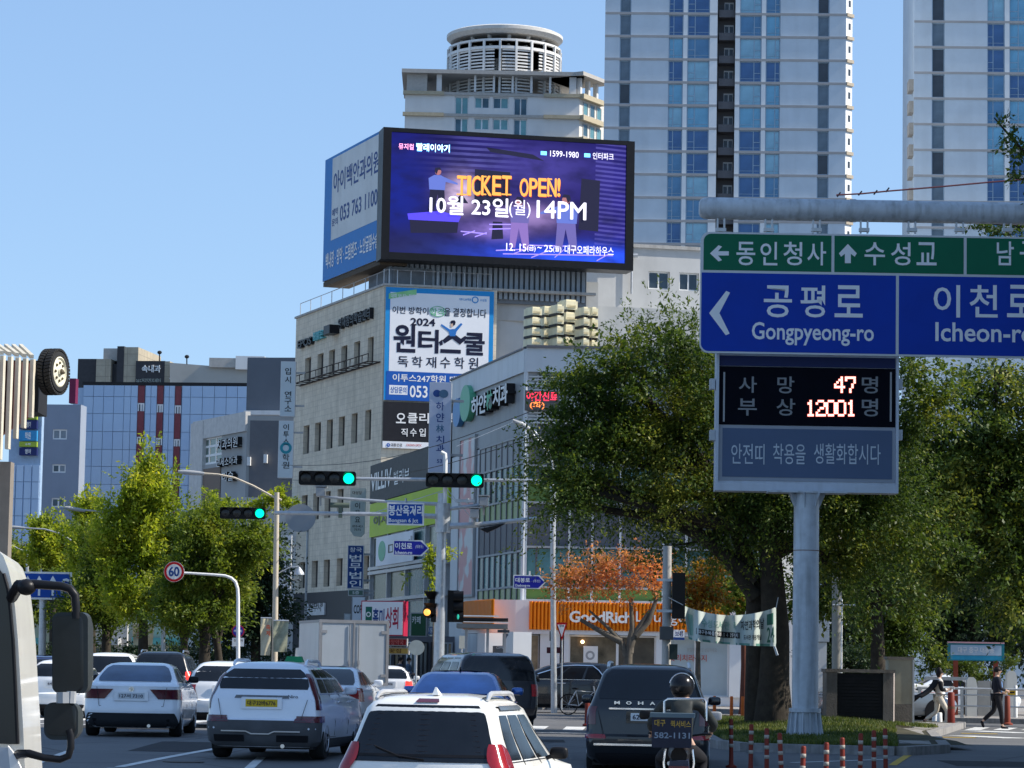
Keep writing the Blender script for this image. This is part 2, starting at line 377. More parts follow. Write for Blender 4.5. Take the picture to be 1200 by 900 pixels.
M_line = mat('road_paint_white', (.62,.62,.6),.6, var=.25, scale=6); M_yline = mat('road_paint_yellow', (.55,.36,.06),.6, var=.2, scale=6)
def stripe(a, b, wd, m, name='lane_line', mb=None):
    a, b = Vector(a[:2]), Vector(b[:2]); d = (b - a).normalized(); nn = Vector((d.y, -d.x)) * wd / 2; k = max(1, int((b - a).length / 2))
    own = mb is None; mb = mb or MB()
    for j in range(k):
        p, q = a.lerp(b, j / k), a.lerp(b, (j + 1) / k)
        mb.quad(*[(v.x, v.y, gz(v.y) + .006) for v in (p - nn, p + nn, q + nn, q - nn)])
    if own: mb.build(name, m, kind='structure')
A, B = gpt(140,899), gpt(262,876)
stripe(A, B, .16, M_line)
stripe(A + (A - B) * .8, A + (A - B) * .05,.16, M_line)
for k in range(4):
    a = Vector((-9.6 + k * 3.3 + 0,40 - k, 0)); stripe(a + Vector((2.6,0,0)), a + Vector((2.3,9,0)),.15, M_line)
mb = MB()
for k in range(21): stripe((-13.6 + k * .95,70.5),(-13.4 + k * .95,75.),.5, M_line, mb=mb)
mb.build('crosswalk', M_line, kind='structure')
stripe((-14,67.6),(6.4,67.4),.45, M_line, 'stop_line')
mb = MB()
for k in range(9): stripe((10.2 + .12 * k + (k * .75),78.6 + k * .55),(11.2 + k * .87,83.6 + k * .35),.42, M_line, mb=mb)
mb.build('crosswalk', M_line, kind='structure')
stripe(gpt(1046,897), gpt(1100,867),.14, M_yline); stripe(gpt(928,894), gpt(1042,890),.14, M_line, 'edge_line')
mb = MB()
for px, py in ((1158,864),(1170,858)):
    c = gpt(px, py); mb.obox((c.x, c.y, c.z + .008),.9,2.2,.004, R(30))
mb.build('road_arrow', M_line, kind='structure')
M_tact = mat('tactile_yellow', (.6,.4,.07),.7, var=.1)
mb = MB()
for px, py in ((1120,864.5),(1147,860)):
    c = gpt(px, py)
    for i in range(3): mb.box(c.x + i * .31 - .45, c.y - .15, c.z + .001, c.x + i * .31 - .15, c.y + .15, c.z + .012)
mb.build('tactile_paving', M_tact, kind='structure')
M_patch = mat('asphalt_patch', (.045,.045,.047),.85, var=.3, scale=5, bump=.5)
for x, y, a, b in ((-6.4,49.5,1.6,5.),(-1.2,58.6,2.4,2.2),(-9.6,64,2.2,3.4),(7.6,49.2,1.8,2.4),(1.8,63.5,3,1.8)):
    mb = MB(); mb.add([(x + u * a, y + v * b, gz(y + v * b) + .004) for v in (0,.5,1) for u in (0,1)], [(0,1,3,2),(2,3,5,4)]); mb.build('asphalt_patch', M_patch, kind='structure')
c = gpt(215,893); mb = MB(); mb.lathe((c.x, c.y, c.z - .02), [(.33,0),(.33,.03)], 24); mb.build('manhole_cover', mat('cast_iron', (.06,.05,.045),.6,.4, var=.3, scale=12), kind='structure')
def blades(name, n, fn, h0, h1, m, wd=.02):
    V = np.zeros((n * 3,3));
    for i in range(n):
        x, y, z = fn(); a = random.uniform(0,6.28); h = random.uniform(h0, h1); dx, dy = math.cos(a) * wd, math.sin(a) * wd; lx, ly = random.gauss(0,.35) * h, random.gauss(0,.35) * h
        V[i * 3] = (x - dx, y - dy, z); V[i * 3 + 1] = (x + dx, y + dy, z); V[i * 3 + 2] = (x + lx, y + ly, z + h)
    me = bpy.data.meshes.new(name); me.from_pydata(V.tolist(), [], [(i * 3, i * 3 + 1, i * 3 + 2) for i in range(n)]); me.materials.append(m)
    return props(link(name, me), kind='stuff', label='rough green grass on the kerbed traffic island round the sign column', cat='grass')
def inpoly(x, y, P):
    c = False; n = len(P)
    for i in range(n):
        (x1, y1),(x2, y2) = P[i], P[i - 1]
        if (y1 > y) != (y2 > y) and x < (x2 - x1) * (y - y1) / (y2 - y1) + x1: c = not c
    return c
def mound(x, y): return .24 * math.exp(-((y - 71) / 6.) ** 2) * math.exp(-((x - 7.6) / 2.3) ** 2)
mb = MB(); nx_, ny_ = 24,24; vs = []
for j in range(ny_ + 1):
    for i in range(nx_ + 1):
        x, y = 4.7 + i * 4.6 / nx_ + max(0,(j - 8)) * .035,58 + j * 26 / ny_; e = min(i, nx_ - i, j, ny_ - j) > 0
        vs.append((x, y, gz(y) + (.157 + mound(x, y) if e else .1)))
mb.add(vs, [(j * (nx_ + 1) + i, j * (nx_ + 1) + i + 1,(j + 1) * (nx_ + 1) + i + 1,(j + 1) * (nx_ + 1) + i) for j in range(ny_) for i in range(nx_)])
mb.build('grass_mound', M_grass, smooth=60, kind='structure')
def gr():
    while 1:
        x, y = random.uniform(4.3,11), random.uniform(54.2,84)
        if inpoly(x, y, ISL) and not (y < 70 and x > 7.5 + (y - 56) * .13): return x, y, .15 + mound(x, y) * .97
blades('grass', 40000, gr, .03,.11, leaf_mat('grass_blades', (.03,.045,.012),(.07,.10,.02),(.19,.19,.06),.3))
# ------------------------------------------------------------------ far apartment towers
M_tw = mat('tower_wall_render', (.53,.60,.67),.7, var=.07, scale=.3, dirt=.14)
M_tw_w = mat('tower_pilaster_white', (.74,.76,.78),.6, var=.04, scale=.3)
M_band = mat('tower_floor_band', (.37,.36,.36),.7, var=.08, scale=.5)
M_stairwall = mat('tower_stair_wall', (.16,.16,.175),.8, var=.08)
G_t = [mat('tower_glass_a', (.10,.22,.36),.12,.3, var=.35, scale=.25), mat('tower_glass_b', (.16,.36,.50),.12,.3, var=.3, scale=.25),
       mat('tower_glass_c', (.06,.13,.27),.1,.3, var=.3, scale=.3), mat('tower_glass_d', (.24,.42,.52),.14,.25, var=.3, scale=.3)]
G_gr = [mat('tower_grey_glass', (.12,.16,.20),.2,.2, var=.3, scale=.4), mat('tower_grey_glass_dark', (.05,.06,.075),.2,.2, var=.3, scale=.4)]
M_tfr = mat('tower_window_frame', (.30,.40,.50),.5, var=.05)
def tower_pane_mesh(w_, h_, split, side):
    """frame (bars proud of glass); built once per size"""
    f = MB(); t = .12
    for a in ((0,0, w_, t),(0, h_ - t, w_, h_),(0, t, t, h_ - t),(w_ - t, t, w_, h_ - t)): f.box(a[0], -.04, a[1], a[2], .1, a[3])
    if split:
        x = w_ * (.34 if side else .66); f.box(x - .05,-.035, t, x + .05,.08, h_ - t)
        lo = (t, x) if side else (x, w_ - t); f.box(lo[0], -.03, h_ * .42, lo[1], .08, h_ * .42 + .08); f.box(t, -.028, h_ * .16, w_ - t, .08, h_ * .16 + .05)
    me = bpy.data.meshes.new('window'); me.from_pydata(f.v, [], f.f); me.materials.append(M_tfr);
    g = bpy.data.meshes.new('pane'); g.from_pydata([(t * .5,.02, t * .5),(w_ - t * .5,.02, t * .5),(w_ - t * .5,.02, h_ - t * .5),(t * .5,.02, h_ - t * .5)], [], [(0,1,2,3)])
    return me, g
def tower(name, label, wl, cols, floor_px0, nfl, fh, zbot, udepth=16, chamfer=0, xref=800, group=None):
    """cols: (u0, u1, kind); floor_px0: pixel row of one floor band"""
    u0, u1 = cols[0][0], cols[-1][1]; T = thing(name, label, 'apartment tower', wl.pt((u0 + u1) / 2,0), R(wl.h), group)
    zb = wl.uz(xref, floor_px0)[1]; zs = [zb - fh * k for k in range(-7, nfl)]; ztop = zs[0] + fh; hs = []; todo = []
    for z in zs:
        for a, b, k in cols:
            if k in ('glassL', 'glassR', 'grey'): hs.append((a, z + .3, b, z + fh)); todo.append((a, z + .3, b, z + fh, k))
    body = MB()
    for a, b, k in cols:
        if k in ('stair',): continue
        m = k == 'white'
        body.cur = 1 if m else 0
        wl.holes(body, a, zs[-1], b, ztop, [h for h in hs if h[0] == a], .35,.0)
    body.cur = 0; body.add([wl.pt(u0, z, 0) for z in (zbot, zs[-1])] + [wl.pt(u1, z, 0) for z in (zs[-1], zbot)], [(0,1,2,3)])
    for a, b in ((u0, u0),(u1, u1)): body.add([wl.pt(a, zbot, 0), wl.pt(a, zbot, -udepth), wl.pt(a, ztop, -udepth), wl.pt(a, ztop, 0)], [(0,1,2,3)])
    body.add([wl.pt(u0, zbot, -udepth), wl.pt(u1, zbot, -udepth), wl.pt(u1, ztop, -udepth), wl.pt(u0, ztop, -udepth)], [(0,1,2,3)])
    body.add([wl.pt(u0, ztop, 0), wl.pt(u1, ztop, 0), wl.pt(u1, ztop, -udepth), wl.pt(u0, ztop, -udepth)], [(0,1,2,3)])
    body.build('wall', [M_tw, M_tw_w], T, fix=False)
    bm_ = None
    for z in zs:
        for a, b, k in cols:
            if k == 'stair': continue
        mb = MB(); run = []
        segs = []; s0 = u0
        for a, b, k in cols:
            if k == 'stair': segs.append((s0, a)); s0 = b
        segs.append((s0, u1))
        for a, b in segs: wl.box(mb, a + .01, z + .02, b - .01, z + .31,-.3,.06)
        mb.build('floor_band', M_band, T, fix=False)
    cache = {}; base = wm(T).inverted(); rot = (base.to_3x3() @ Matrix.Rotation(R(wl.h),3, 'Z')).to_euler()
    for a, z0, b, z1, k in todo:
        key = (round(b - a, 2), k)
        if key not in cache: cache[key] = tower_pane_mesh(b - a, z1 - z0, True if k != 'grey' else False, k == 'glassL')
        me, g = cache[key]; o = link('window', me, T, base @ wl.pt(a, z0,-.3), rot)
        gm = random.choice(G_t) if k != 'grey' else random.choice(G_gr + G_gr[:1])
        kk = (key, gm.name)
        if kk not in cache: c = g.copy(); c.materials.append(gm); cache[kk] = c
        link('pane', cache[kk], o)
    for a, b, k in cols:
        if k != 'stair': continue
        mb = MB(); wl.box(mb, a, zbot, b, ztop, -3.2,-3.); mb.build('stair_wall', M_stairwall, T, fix=False)
        for z in zs:
            mb = MB(); wl.box(mb, a + (b - a) * .1, z, b, z + .95,-3.0,-1.2); mb.build('balcony_wall', M_stairwall, T, fix=False)
            f = MB(); q0, q1 = a + (b - a) * .42, a + (b - a) * .95
            wl.box(f, q0, z + 1.0, q1, z + 2.3,-2.98,-2.9); o = f.build('window', M_tw_w, T, fix=False)
            for j in range(2):
                g = MB(); m_ = (q1 - q0) / 2; wl.box(g, q0 + j * m_ + .08, z + 1.08, q0 + (j + 1) * m_ - .08, z + 2.1,-2.89,-2.86); p = g.build('pane', G_gr[1], T, fix=False); p.parent = o;
    if chamfer:
        w2 = Wall(0,0, wl.h + 48, P=wl.pt(u1,0,0)); mb = MB(); w2.box(mb, 0.01, zbot, chamfer, ztop, -.6,0); mb.build('corner_bay', M_tw_w, T, fix=False)
        for z in zs:
            mb = MB(); w2.box(mb, .05, z - .02, chamfer + .12, z + .4,0.003,.2); mb.build('sill', mat('bay_sill', (.42,.36,.28),.7), T, fix=False)
            mb = MB(); w2.box(mb, chamfer * .4, z + 1.3, chamfer * .7, z + 2.1,.003,.03); mb.build('window', G_gr[1], T, fix=False)
    return T
D = 360.
W1 = Wall(707, D, -2.5,200)
U = lambda px, W=W1, py=110: W.uz(px, py)[0]
fh = 27.45 / FPX * D * 1.01
cols = [(U(708), U(725.5), 'wall'),(U(725.5), U(738.5), 'grey'),(U(738.5), U(783), 'wall'),(U(783), U(800), 'glassL'),(U(800), U(805), 'white'),(U(805), U(831), 'glassL'),(U(831), U(840), 'white'),
        (U(840), U(861), 'stair'),(U(861), U(866.5), 'white'),(U(866.5), U(892), 'glassR'),(U(892), U(897), 'white'),(U(897), U(914), 'glassR'),(U(914), U(958), 'wall'),(U(958), U(971.5), 'grey'),(U(971.5), U(991), 'wall')]
tower('apartment_tower', 'tall grey apartment tower with a dark stair slot, left of the two grey towers', W1, cols, 98,11, fh, 0,16,1.3,800)
W2 = Wall(1070.5, D + 14,-2.5,200)
U = lambda px: W2.uz(px, 110)[0]
cols = [(U(1071), U(1092), 'wall'),(U(1092), U(1107), 'grey'),(U(1107), U(1157), 'wall'),(U(1157), U(1177.5), 'glassL'),(U(1177.5), U(1183), 'white'),(U(1183), U(1214), 'glassL'),(U(1214), U(1222), 'white'),(U(1222), U(1246), 'stair'),(U(1246), U(1252), 'white'),
        (U(1252), U(1282), 'glassR'),(U(1282), U(1288), 'white'),(U(1288), U(1308), 'glassR'),(U(1308), U(1355), 'wall'),(U(1355), U(1370), 'grey'),(U(1370), U(1390), 'wall')]
T2 = tower('apartment_tower', 'tall grey apartment tower at the right edge, stepped balconies down its left side', W2, cols, 87,9,31.0 / FPX * (D + 14),0,16,0,1130)
for k in range(6):
    px, py = 1066.5,92 + k * 25.5; u = W2.uz(px, py)[0]; z = W2.uz(px, py)[1]; mb = MB(); ue = W2.uz(1069.5,110)[0]
    W2.box(mb, u - .1, z - 1.5, ue + .3, z, -3,-.4); mb.build('side_balcony', mat('balcony_tan', (.42,.37,.32),.7), T2, fix=False)

# ------------------------------------------------------------------ the block with the round louvred crown
D = 400.; W3 = Wall(474, D, 1.0,160)
U = lambda px, py=130: W3.uz(px, py)[0]
Z = lambda py, px=580: W3.uz(px, py)[1]
T = thing('apartment_block', 'cream apartment block with a round louvred crown on its roof above the big screen', 'apartment block', W3.pt(U(580),0), R(1))
M_cr = mat('block_render', (.68,.68,.67),.7, var=.05, scale=.4, dirt=.12); M_tan = mat('block_cornice_tan', (.44,.38,.27),.7, var=.1); M_crg = mat('block_roof_grey', (.42,.40,.37),.7, var=.1)
G_b = [mat('block_glass', (.06,.12,.16),.12,.3, var=.4, scale=.4), mat('block_glass_teal', (.13,.28,.30),.12,.3, var=.3, scale=.4)]
b0, b1 = U(474.5), U(679); mb = MB(); hs = []; fl = [Z(111), Z(136), Z(161.5)]; fh3 = fl[0] - fl[1]
for z in (fl[1], fl[1] - fh3, fl[1] - 2 * fh3):
    for a, b, lo in ((533,549,0.),(556,573.5,.32),(577.5,596,.32),(602,618,0.)): hs.append((U(a), z + .1 + lo * fh3, U(b), z + fh3 - .35))
W3.holes(mb, b0,0, b1, fl[0], hs, .5);
mb.add([W3.pt(b0,0,0), W3.pt(b0,0,-20), W3.pt(b0, fl[0], -20), W3.pt(b0, fl[0], 0)], [(0,1,2,3)])
mb.add([W3.pt(b0, fl[0], 0), W3.pt(b0, fl[0], -20), W3.pt(b1, fl[0], -20), W3.pt(b1, fl[0], 0)], [(0,1,2,3)])
mb.build('wall', M_cr, T, fix=False)
for i, r in enumerate(hs): window(W3, T, r, .4, mat('pale_frame', (.7,.72,.74),.5), G_b, 2 if i % 4 in (1,2) else 2,0,.14)
for z in (fl[0], fl[1], fl[2]):
    for a, b in ((472,520),(637,680)):
        mb = MB(); W3.box(mb, U(a), z - .25, U(b), z + .25,-.1,.5); mb.build('cornice', M_tan, T, fix=False)
    mb = MB(); W3.box(mb, U(520), z - .2, U(637), z + .2,-.1,.25); mb.build('cornice', M_crg, T, fix=False)
W3b = Wall(0,0,60, P=W3.pt(b1,0)); mb = MB(); W3b.box(mb, 0,0,10.5, fl[0], -3,0); mb.build('wall', mat('block_render_light', (.62,.60,.56),.7, var=.06), T, fix=False)
for z in (fl[0], fl[1], fl[2]):
    mb = MB(); W3b.box(mb, -.2, z - .35,6.2, z + .35,.002,.8); mb.build('cornice', M_tan, T, fix=False)
    for k in range(3): window(W3b, T, (1.0 + k * 2., z - fh3 + .6,2.4 + k * 2., z - .6),-.05, None, G_b, 1,0,.12)
    mb = MB(); W3b.box(mb, 8.6, z - .5,10.9, z + .2,.002,.7); mb.build('cornice', M_tan, T, fix=False)
mb = MB(); zt = Z(84); zt2 = Z(88.5)
W3.box(mb, U(470), zt2, U(684), zt, -18,.9); mb2 = mb; mb.build('roof_frame', M_crg, T, fix=False)
for a, b in ((476,500),(511,517),(667,675)):
    mb = MB(); W3.box(mb, U(a), fl[0] + .36, U(b), zt2,-5 if a < 500 else -1.2,-.05); mb.build('roof_post', M_cr if a > 500 else M_crg, T, fix=False)
for k in range(5):
    mb = MB(); W3.box(mb, U(555 + k * 22), fl[0] + .36, U(557.5 + k * 22), zt2,-.9,-.1); mb.build('roof_post', M_cr, T, fix=False)
mb = MB(); W3b.box(mb, -1.2, zt2,7, zt, -5,1.2); mb.build('roof_frame', M_crg, T, fix=False)
for k in range(3):
    mb = MB(); W3b.box(mb, .4 + k * 2.4, fl[0] + .36,.9 + k * 2.4, zt2,-.7,-.1); mb.build('roof_post', M_cr, T, fix=False)
mb = MB(); W3b.box(mb, 8.2, Z(120),11.5, Z(107),-4,.6); mb.build('rear_roof_box', M_cr, T, fix=False)
mb = MB(); W3b.box(mb, 7.9, Z(108),12, Z(106),-4.4,1.3); mb.build('rear_roof_slab', M_crg, T, fix=False)
cu = (U(524) + U(658)) / 2; rad = (U(658) - U(524)) / 2; cen = W3.pt(cu, 0,-9.); M_drum = mat('aluminium_louvre', (.72,.71,.69),.5,.1, var=.08)
z0, z1, ztop = fl[0], Z(54), Z(44)
mb = MB(); mb.lathe(cen, [(rad * .22, z0),(rad * .22, ztop)], 32); mb.build('core', mat('drum_core', (.42,.44,.46),.8, var=.15), T, smooth=30)
mb = MB(); n_ = 15
for k in range(n_):
    z = z0 + (z1 - z0) * (k + .5) / n_
    for s0, s1 in ((-170,-100),(-92,-60),(-52,-8),(0,90),(100,180)):
        m_ = 24; vs = []; fs = []
        for i in range(m_ + 1):
            a = R(s0 + (s1 - s0) * i / m_)
            for rr, dz in ((rad, -.11),(rad, .11),(rad - .2,.14),(rad - .2,-.08)): vs.append(cen + Vector((math.cos(a) * rr, math.sin(a) * rr, z + dz)))
        for i in range(m_):
            for q in range(4): fs.append((i * 4 + q, i * 4 + (q + 1) % 4,(i + 1) * 4 + (q + 1) % 4,(i + 1) * 4 + q))
        mb.add(vs, fs)
mb.build('louvre_rings', M_drum, T, fix=False, kind='stuff')
mb = MB()
for k in range(22):
    a = R(k * 360 / 22 + 4); mb.obox(cen + Vector((math.cos(a) * (rad + .1), math.sin(a) * (rad + .1),(z0 + ztop) / 2)),.3,.3, ztop - z0, a)
mb.build('louvre_posts', M_drum, T, fix=False, kind='stuff')
mb = MB(); mb.lathe(cen + Vector((0,0,0)), [(rad + .2, z1 - .1),(rad + .2, z1 + .3),(rad - .4, z1 + .3),(rad - .4, z1 - .1)], 48); mb.build('drum_ring', M_drum, T, smooth=30)
mb = MB(); mb.lathe(cen, [(rad + .1, ztop - .15),(rad + .1, ztop + .15),(rad - .4, ztop + .15),(rad - .4, ztop - .15)], 48); mb.build('drum_ring', M_drum, T, smooth=30)
rd = (U(661) - U(521.5)) / 2; zr = Z(33.5); mb = MB(); mb.lathe(cen, [(rd * .55, zr - .4),(rd - .6, zr - .25),(rd, zr + .3),(rd, zr + .75),(rd - .4, zr + .95),(rd * .6, zr + .9)], 64)
mb.build('round_roof', mat('disc_roof', (.60,.58,.54),.6, var=.12), T, smooth=30)
for k in range(14):
    a = R(k * 360 / 14 - 7); p = cen + Vector((math.cos(a) * rad * .66, math.sin(a) * rad * .66, ztop - 1)); q = cen + Vector((math.cos(a) * rad * .82, math.sin(a) * rad * .82, zr - .1))
    mb = MB(); mb.tube([p, q], [.22,.3], 6); mb.build('roof_strut', M_drum, T)
# ------------------------------------------------------------------ corner office block with the big screen (five floors, stone clad)
M_stone = tile_mat('stone_cladding', (.70,.62,.49),(.66,.58,.455),(.58,.51,.405),.32,.32,.02,.8,.0,.16, dirt=.3)
M_ren = mat('grey_render', (.46,.47,.47),.8, var=.1, scale=.6, bump=.15, dirt=.3)
CD = 155.
WL = Wall(443, CD, 110.5,690)     # left facade; u runs away from the corner, so flip to keep u rightwards
WL = Wall(0,0,110.5 - 180, P=WL.P); WR = Wall(0,0,12.5, P=WL.P)
T = thing('office_building', 'beige stone-clad office building with narrow slit windows, carrying the big LED screen on its roof', 'office building', WL.pt(0,0), R(12.5))
uL = WL.uz(343,540)[0]; zt = WL.uz(447,336)[1]; zbase = WL.uz(390,693)[1]; hs = []
rows = [((352,423),(440,388),31,34),((0,0),(0,0),0,0)]
def slits(row):
    out = []
    for x, y0, y1 in row:
        u0 = WL.uz(x - 3.7,(y0 + y1) / 2)[0]; u1 = WL.uz(x + 3.3,(y0 + y1) / 2)[0]; out.append((u0, WL.uz(x, y1)[1], u1, WL.uz(x, y0)[1]))
    return out
R1 = slits([(361,422,449),(375.5,417,445),(389,411,441),(403.5,404,434),(418.5,399,430),(434.5,391,424)])
R2 = slits([(359,501,534),(372.5,497,530),(386.5,493,527),(400.5,488,522),(415.5,483,518),(431.5,477,513)])
R3 = slits([(357,581,612),(370.5,578,609),(384,575,606),(399,573,604)])
R4 = slits([(354,660,691),(369,658,690),(383,656,688),(398,654,686),(414,652,684),(429,650,682)])
for a in (R1, R2, R3, R4):  # line rows up: same heights along the facade
    z0 = sum(r[1] for r in a) / len(a); z1 = sum(r[3] for r in a) / len(a); hs += [(r[0], z0, r[2], z1) for r in a]
mb = MB(); WL.holes(mb, uL, zbase, 0, zt, hs, .32)
WR.box(mb, 0, zbase, WR.uz(578,420)[0] + .15, zt, -6,0.)
ob_w = mb.build('wall', M_stone, T, fix=False)
mb = MB(); WR.box(mb, .01,0.2,22, zt - .3,-14,-2.2); WL.box(mb, uL + .02,0.2,-.3, zt - .25,-9,-.45); mb.build('inner_block', M_ren, T, fix=False)
mb = MB(); WL.box(mb, uL - .05,0,0.02, zbase, -.8,.06); mb.build('base_cladding', mat('dark_base_cladding', (.045,.047,.05),.5, var=.2), T, fix=False)
M_sl = mat('bronze_frame', (.12,.11,.10),.5)
G_o = [mat('office_glass', (.045,.045,.05),.15,.1, var=.4), mat('office_glass_blind', (.14,.13,.13),.3,0, var=.3)]
for r in hs: window(WL, T, r, .28, M_sl, G_o, 1,0,.07)
mb = MB(); WL.box(mb, uL - .1, zt, .1, zt + .12,-.5,.08); WR.box(mb, .12, zt, 5.9, zt + .12,-.5,.08); mb.build('coping', M_conc, T, fix=False)
mb = MB()
for (a, b) in ((WL, uL),(WR, 5.9)):
    for k in range(9):
        u = b * k / 8; p = a.pt(u, zt + .12,-.25); mb.tube([p, p + Vector((0,0,.8))], .025,5)
    mb.tube([a.pt(0, zt + .92,-.25), a.pt(b, zt + .92,-.25)], .025,5)
mb.build('roof_railing', M_steel, T)
mb = MB(); a = WL.uz(352,456); b = WL.uz(446,420); z = (a[1] + b[1]) / 2
for dz, dw in ((0,.05),(0,.7),(.42,.7)): mb.tube([WL.pt(a[0], z + dz, dw), WL.pt(b[0], z + dz, dw)], .045 if dz == 0 else .03,5)
for k in range(15):
    u = a[0] + (b[0] - a[0]) * k / 14; mb.tube([WL.pt(u, z, .02), WL.pt(u, z, .7), WL.pt(u, z + .42,.7)], .03,5)
mb.build('sign_rack', mat('rusty_dark_steel', (.05,.035,.03),.7), T)
M_lblk = mat('letter_black', (.02,.02,.022),.4); M_lwht = mat('letter_white', (.8,.8,.78),.4)
for tx, x0, y0, x1, y1, m in (('EPOS', 353,396,369,407, M_lblk),('봄밝은', 371,387,383,399, mat('letter_teal', (.1,.4,.42),.4)),('이비인후과', 384,383,396,393, M_lblk),('영재창의학습센터', 401,366,438,381, M_lblk)):
    u0 = WL.uz(x0,(y0 + y1) / 2)[0]; u1 = WL.uz(x1,(y0 + y1) / 2)[0]; z0 = WL.uz((x0 + x1) / 2, y1 - 1)[1]; z1 = WL.uz((x0 + x1) / 2, y0 + 1)[1]
    WL.text(tx, (u0, z0, u1, z1), m, T, .02,.22,.035, name='channel_letters')
mb = MB(); r = WL.rect(391,382,398,392); WL.box(mb, *r, .02,.6); mb.build('letter_box', M_lblk, T, fix=False)
r = WL.rect(362,707,383,721); mb = MB(); WL.box(mb, *r, .062,.15); pl = mb.build('name_plate', mat('plate_steel', (.55,.57,.58),.4,.3), T, fix=False)
WL.text('세무회계', (r[0] + .25, r[1] + .8, r[2] - .25, r[3] - .2), M_lblk, T, .153,0,.03); WL.text('법무사', (r[0] + .5, r[1] + .2, r[2] - .5, r[1] + .7), M_lblk, T, .153,0,.03)

WG = Wall(0,0,12.5, P=WR.P - WR.n * 1.2)
T2 = thing('office_wing', 'plain grey rendered wing of the corner block between the blue poster and the trees', 'building', WG.pt(12,0), R(12.5))
mb = MB(); u0 = 5.75; u1 = WG.uz(700,400)[0]; zg = WG.uz(640,328)[1]; zs_ = WG.uz(630,377)[1]
hs = [(WG.uz(580,410)[0], WG.uz(590,430)[1], WG.uz(602,410)[0], WG.uz(590,392)[1])]
WG.holes(mb, u0,.2, u1, zs_, hs, .2,-.6); WG.box(mb, u0, zs_, u1, zg, -1.2,0)
mb.add([WG.pt(u0,0,-.6), WG.pt(u0,0,-10), WG.pt(u0, zg, -10), WG.pt(u0, zg, -.6)], [(0,1,2,3)])
mb.build('wall', M_ren, T2, fix=False); window(WG, T2, hs[0], .15, M_white, [M_glass], 2,0,.07, w=-.6)
WH = Wall(0,0,12.5, P=WR.P - WR.n * 7)
ur0, ur1 = WH.uz(700,350)[0], WH.uz(826,350)[0]; zh = WH.uz(760,291)[1]; zw = WH.uz(760,340)[1]
T3 = thing('rear_building', 'grey rendered building with small paired windows near its flat top, right of the big screen', 'building', WH.pt(ur0 + 4,0), R(12.5))
hs = [WH.rect(760,318,785,339), WH.rect(796,320,819,342)]; z0 = hs[0][1]; z1 = hs[0][3]; hs = [(h[0], z0, h[2], z1) for h in hs]
mb = MB(); WH.holes(mb, ur0,.2, ur1 + 6, zh, hs, .25)
mb.add([WH.pt(ur0,0,0), WH.pt(ur0,0,-10), WH.pt(ur0, zh, -10), WH.pt(ur0, zh, 0)], [(0,1,2,3)])
mb.add([WH.pt(ur0, zh, 0), WH.pt(ur0, zh, -10), WH.pt(ur1 + 6, zh, -10), WH.pt(ur1 + 6, zh, 0)], [(0,1,2,3)])
mb.build('wall', mat('pale_grey_render', (.52,.52,.51),.8, var=.08, scale=.5, dirt=.25), T3, fix=False)
for h in hs: window(WH, T3, h, .2, M_white, [M_glass], 2,0,.08)
mb = MB(); WH.box(mb, ur0 - .1, zh, ur1 + 6, zh + .2,-.6,.15); mb.build('coping', M_conc, T3, fix=False)
mb = MB(); p = WH.pt(WH.uz(739,330)[0], WH.uz(739,345)[1], .2); mb.tube([p, p + Vector((0,0,3))], .06,6); mb.tube([WH.pt(ur0, zh - .6,.3), WH.pt(WH.uz(745,330)[0], zh - .5,.3)], .12,6); mb.build('pipe', M_steel, T3)

zb0 = zt + .05; SU0, SU1 = WR.uz(449,240)[0], WR.uz(742,240)[0]; zs0, zs1 = WR.uz(595,311)[1], WR.uz(595,157)[1]
T4 = thing('screen_plinth', 'grey plinth of upright metal slats between the roof and the big screen', 'plinth', WR.pt(6, zb0,-.5), R(12.5))
pe = WR.uz(692,320)[0]
mb = MB(); WR.box(mb, 0.3, zb0 - .6, pe, zs0 - .02,-4,-.9); WL.box(mb, -4.8, zt + .12,-.35, zs0 - .3,-3,-.62); mb.build('core', mat('plinth_core', (.17,.19,.21),.7), T4, fix=False)
M_slat = mat('slat_blue_grey', (.30,.34,.38),.5,.2, var=.08)
n_ = 38; s_ = MB(); wv = (pe - .35) / n_; WR.box(s_, 0,0, wv * .62, zs0 - zb0 + .3,0,.12)
me0 = None
for k in range(n_):
    if me0 is None:
        mb = MB(); WR.box(mb, .35, zb0 - .4,.35 + wv * .62, zs0 - .05,-.88,-.74); o = mb.build('slat', M_slat, T4, fix=False); me0 = o.data
    else: link('slat', me0, T4, Vector((wv * k, 0,0)))
mb = MB(); WR.box(mb, 0, zb0 - .02, pe + .4, zb0 + .12,-.7,-.3); mb.build('ledge', M_conc, T4, fix=False)

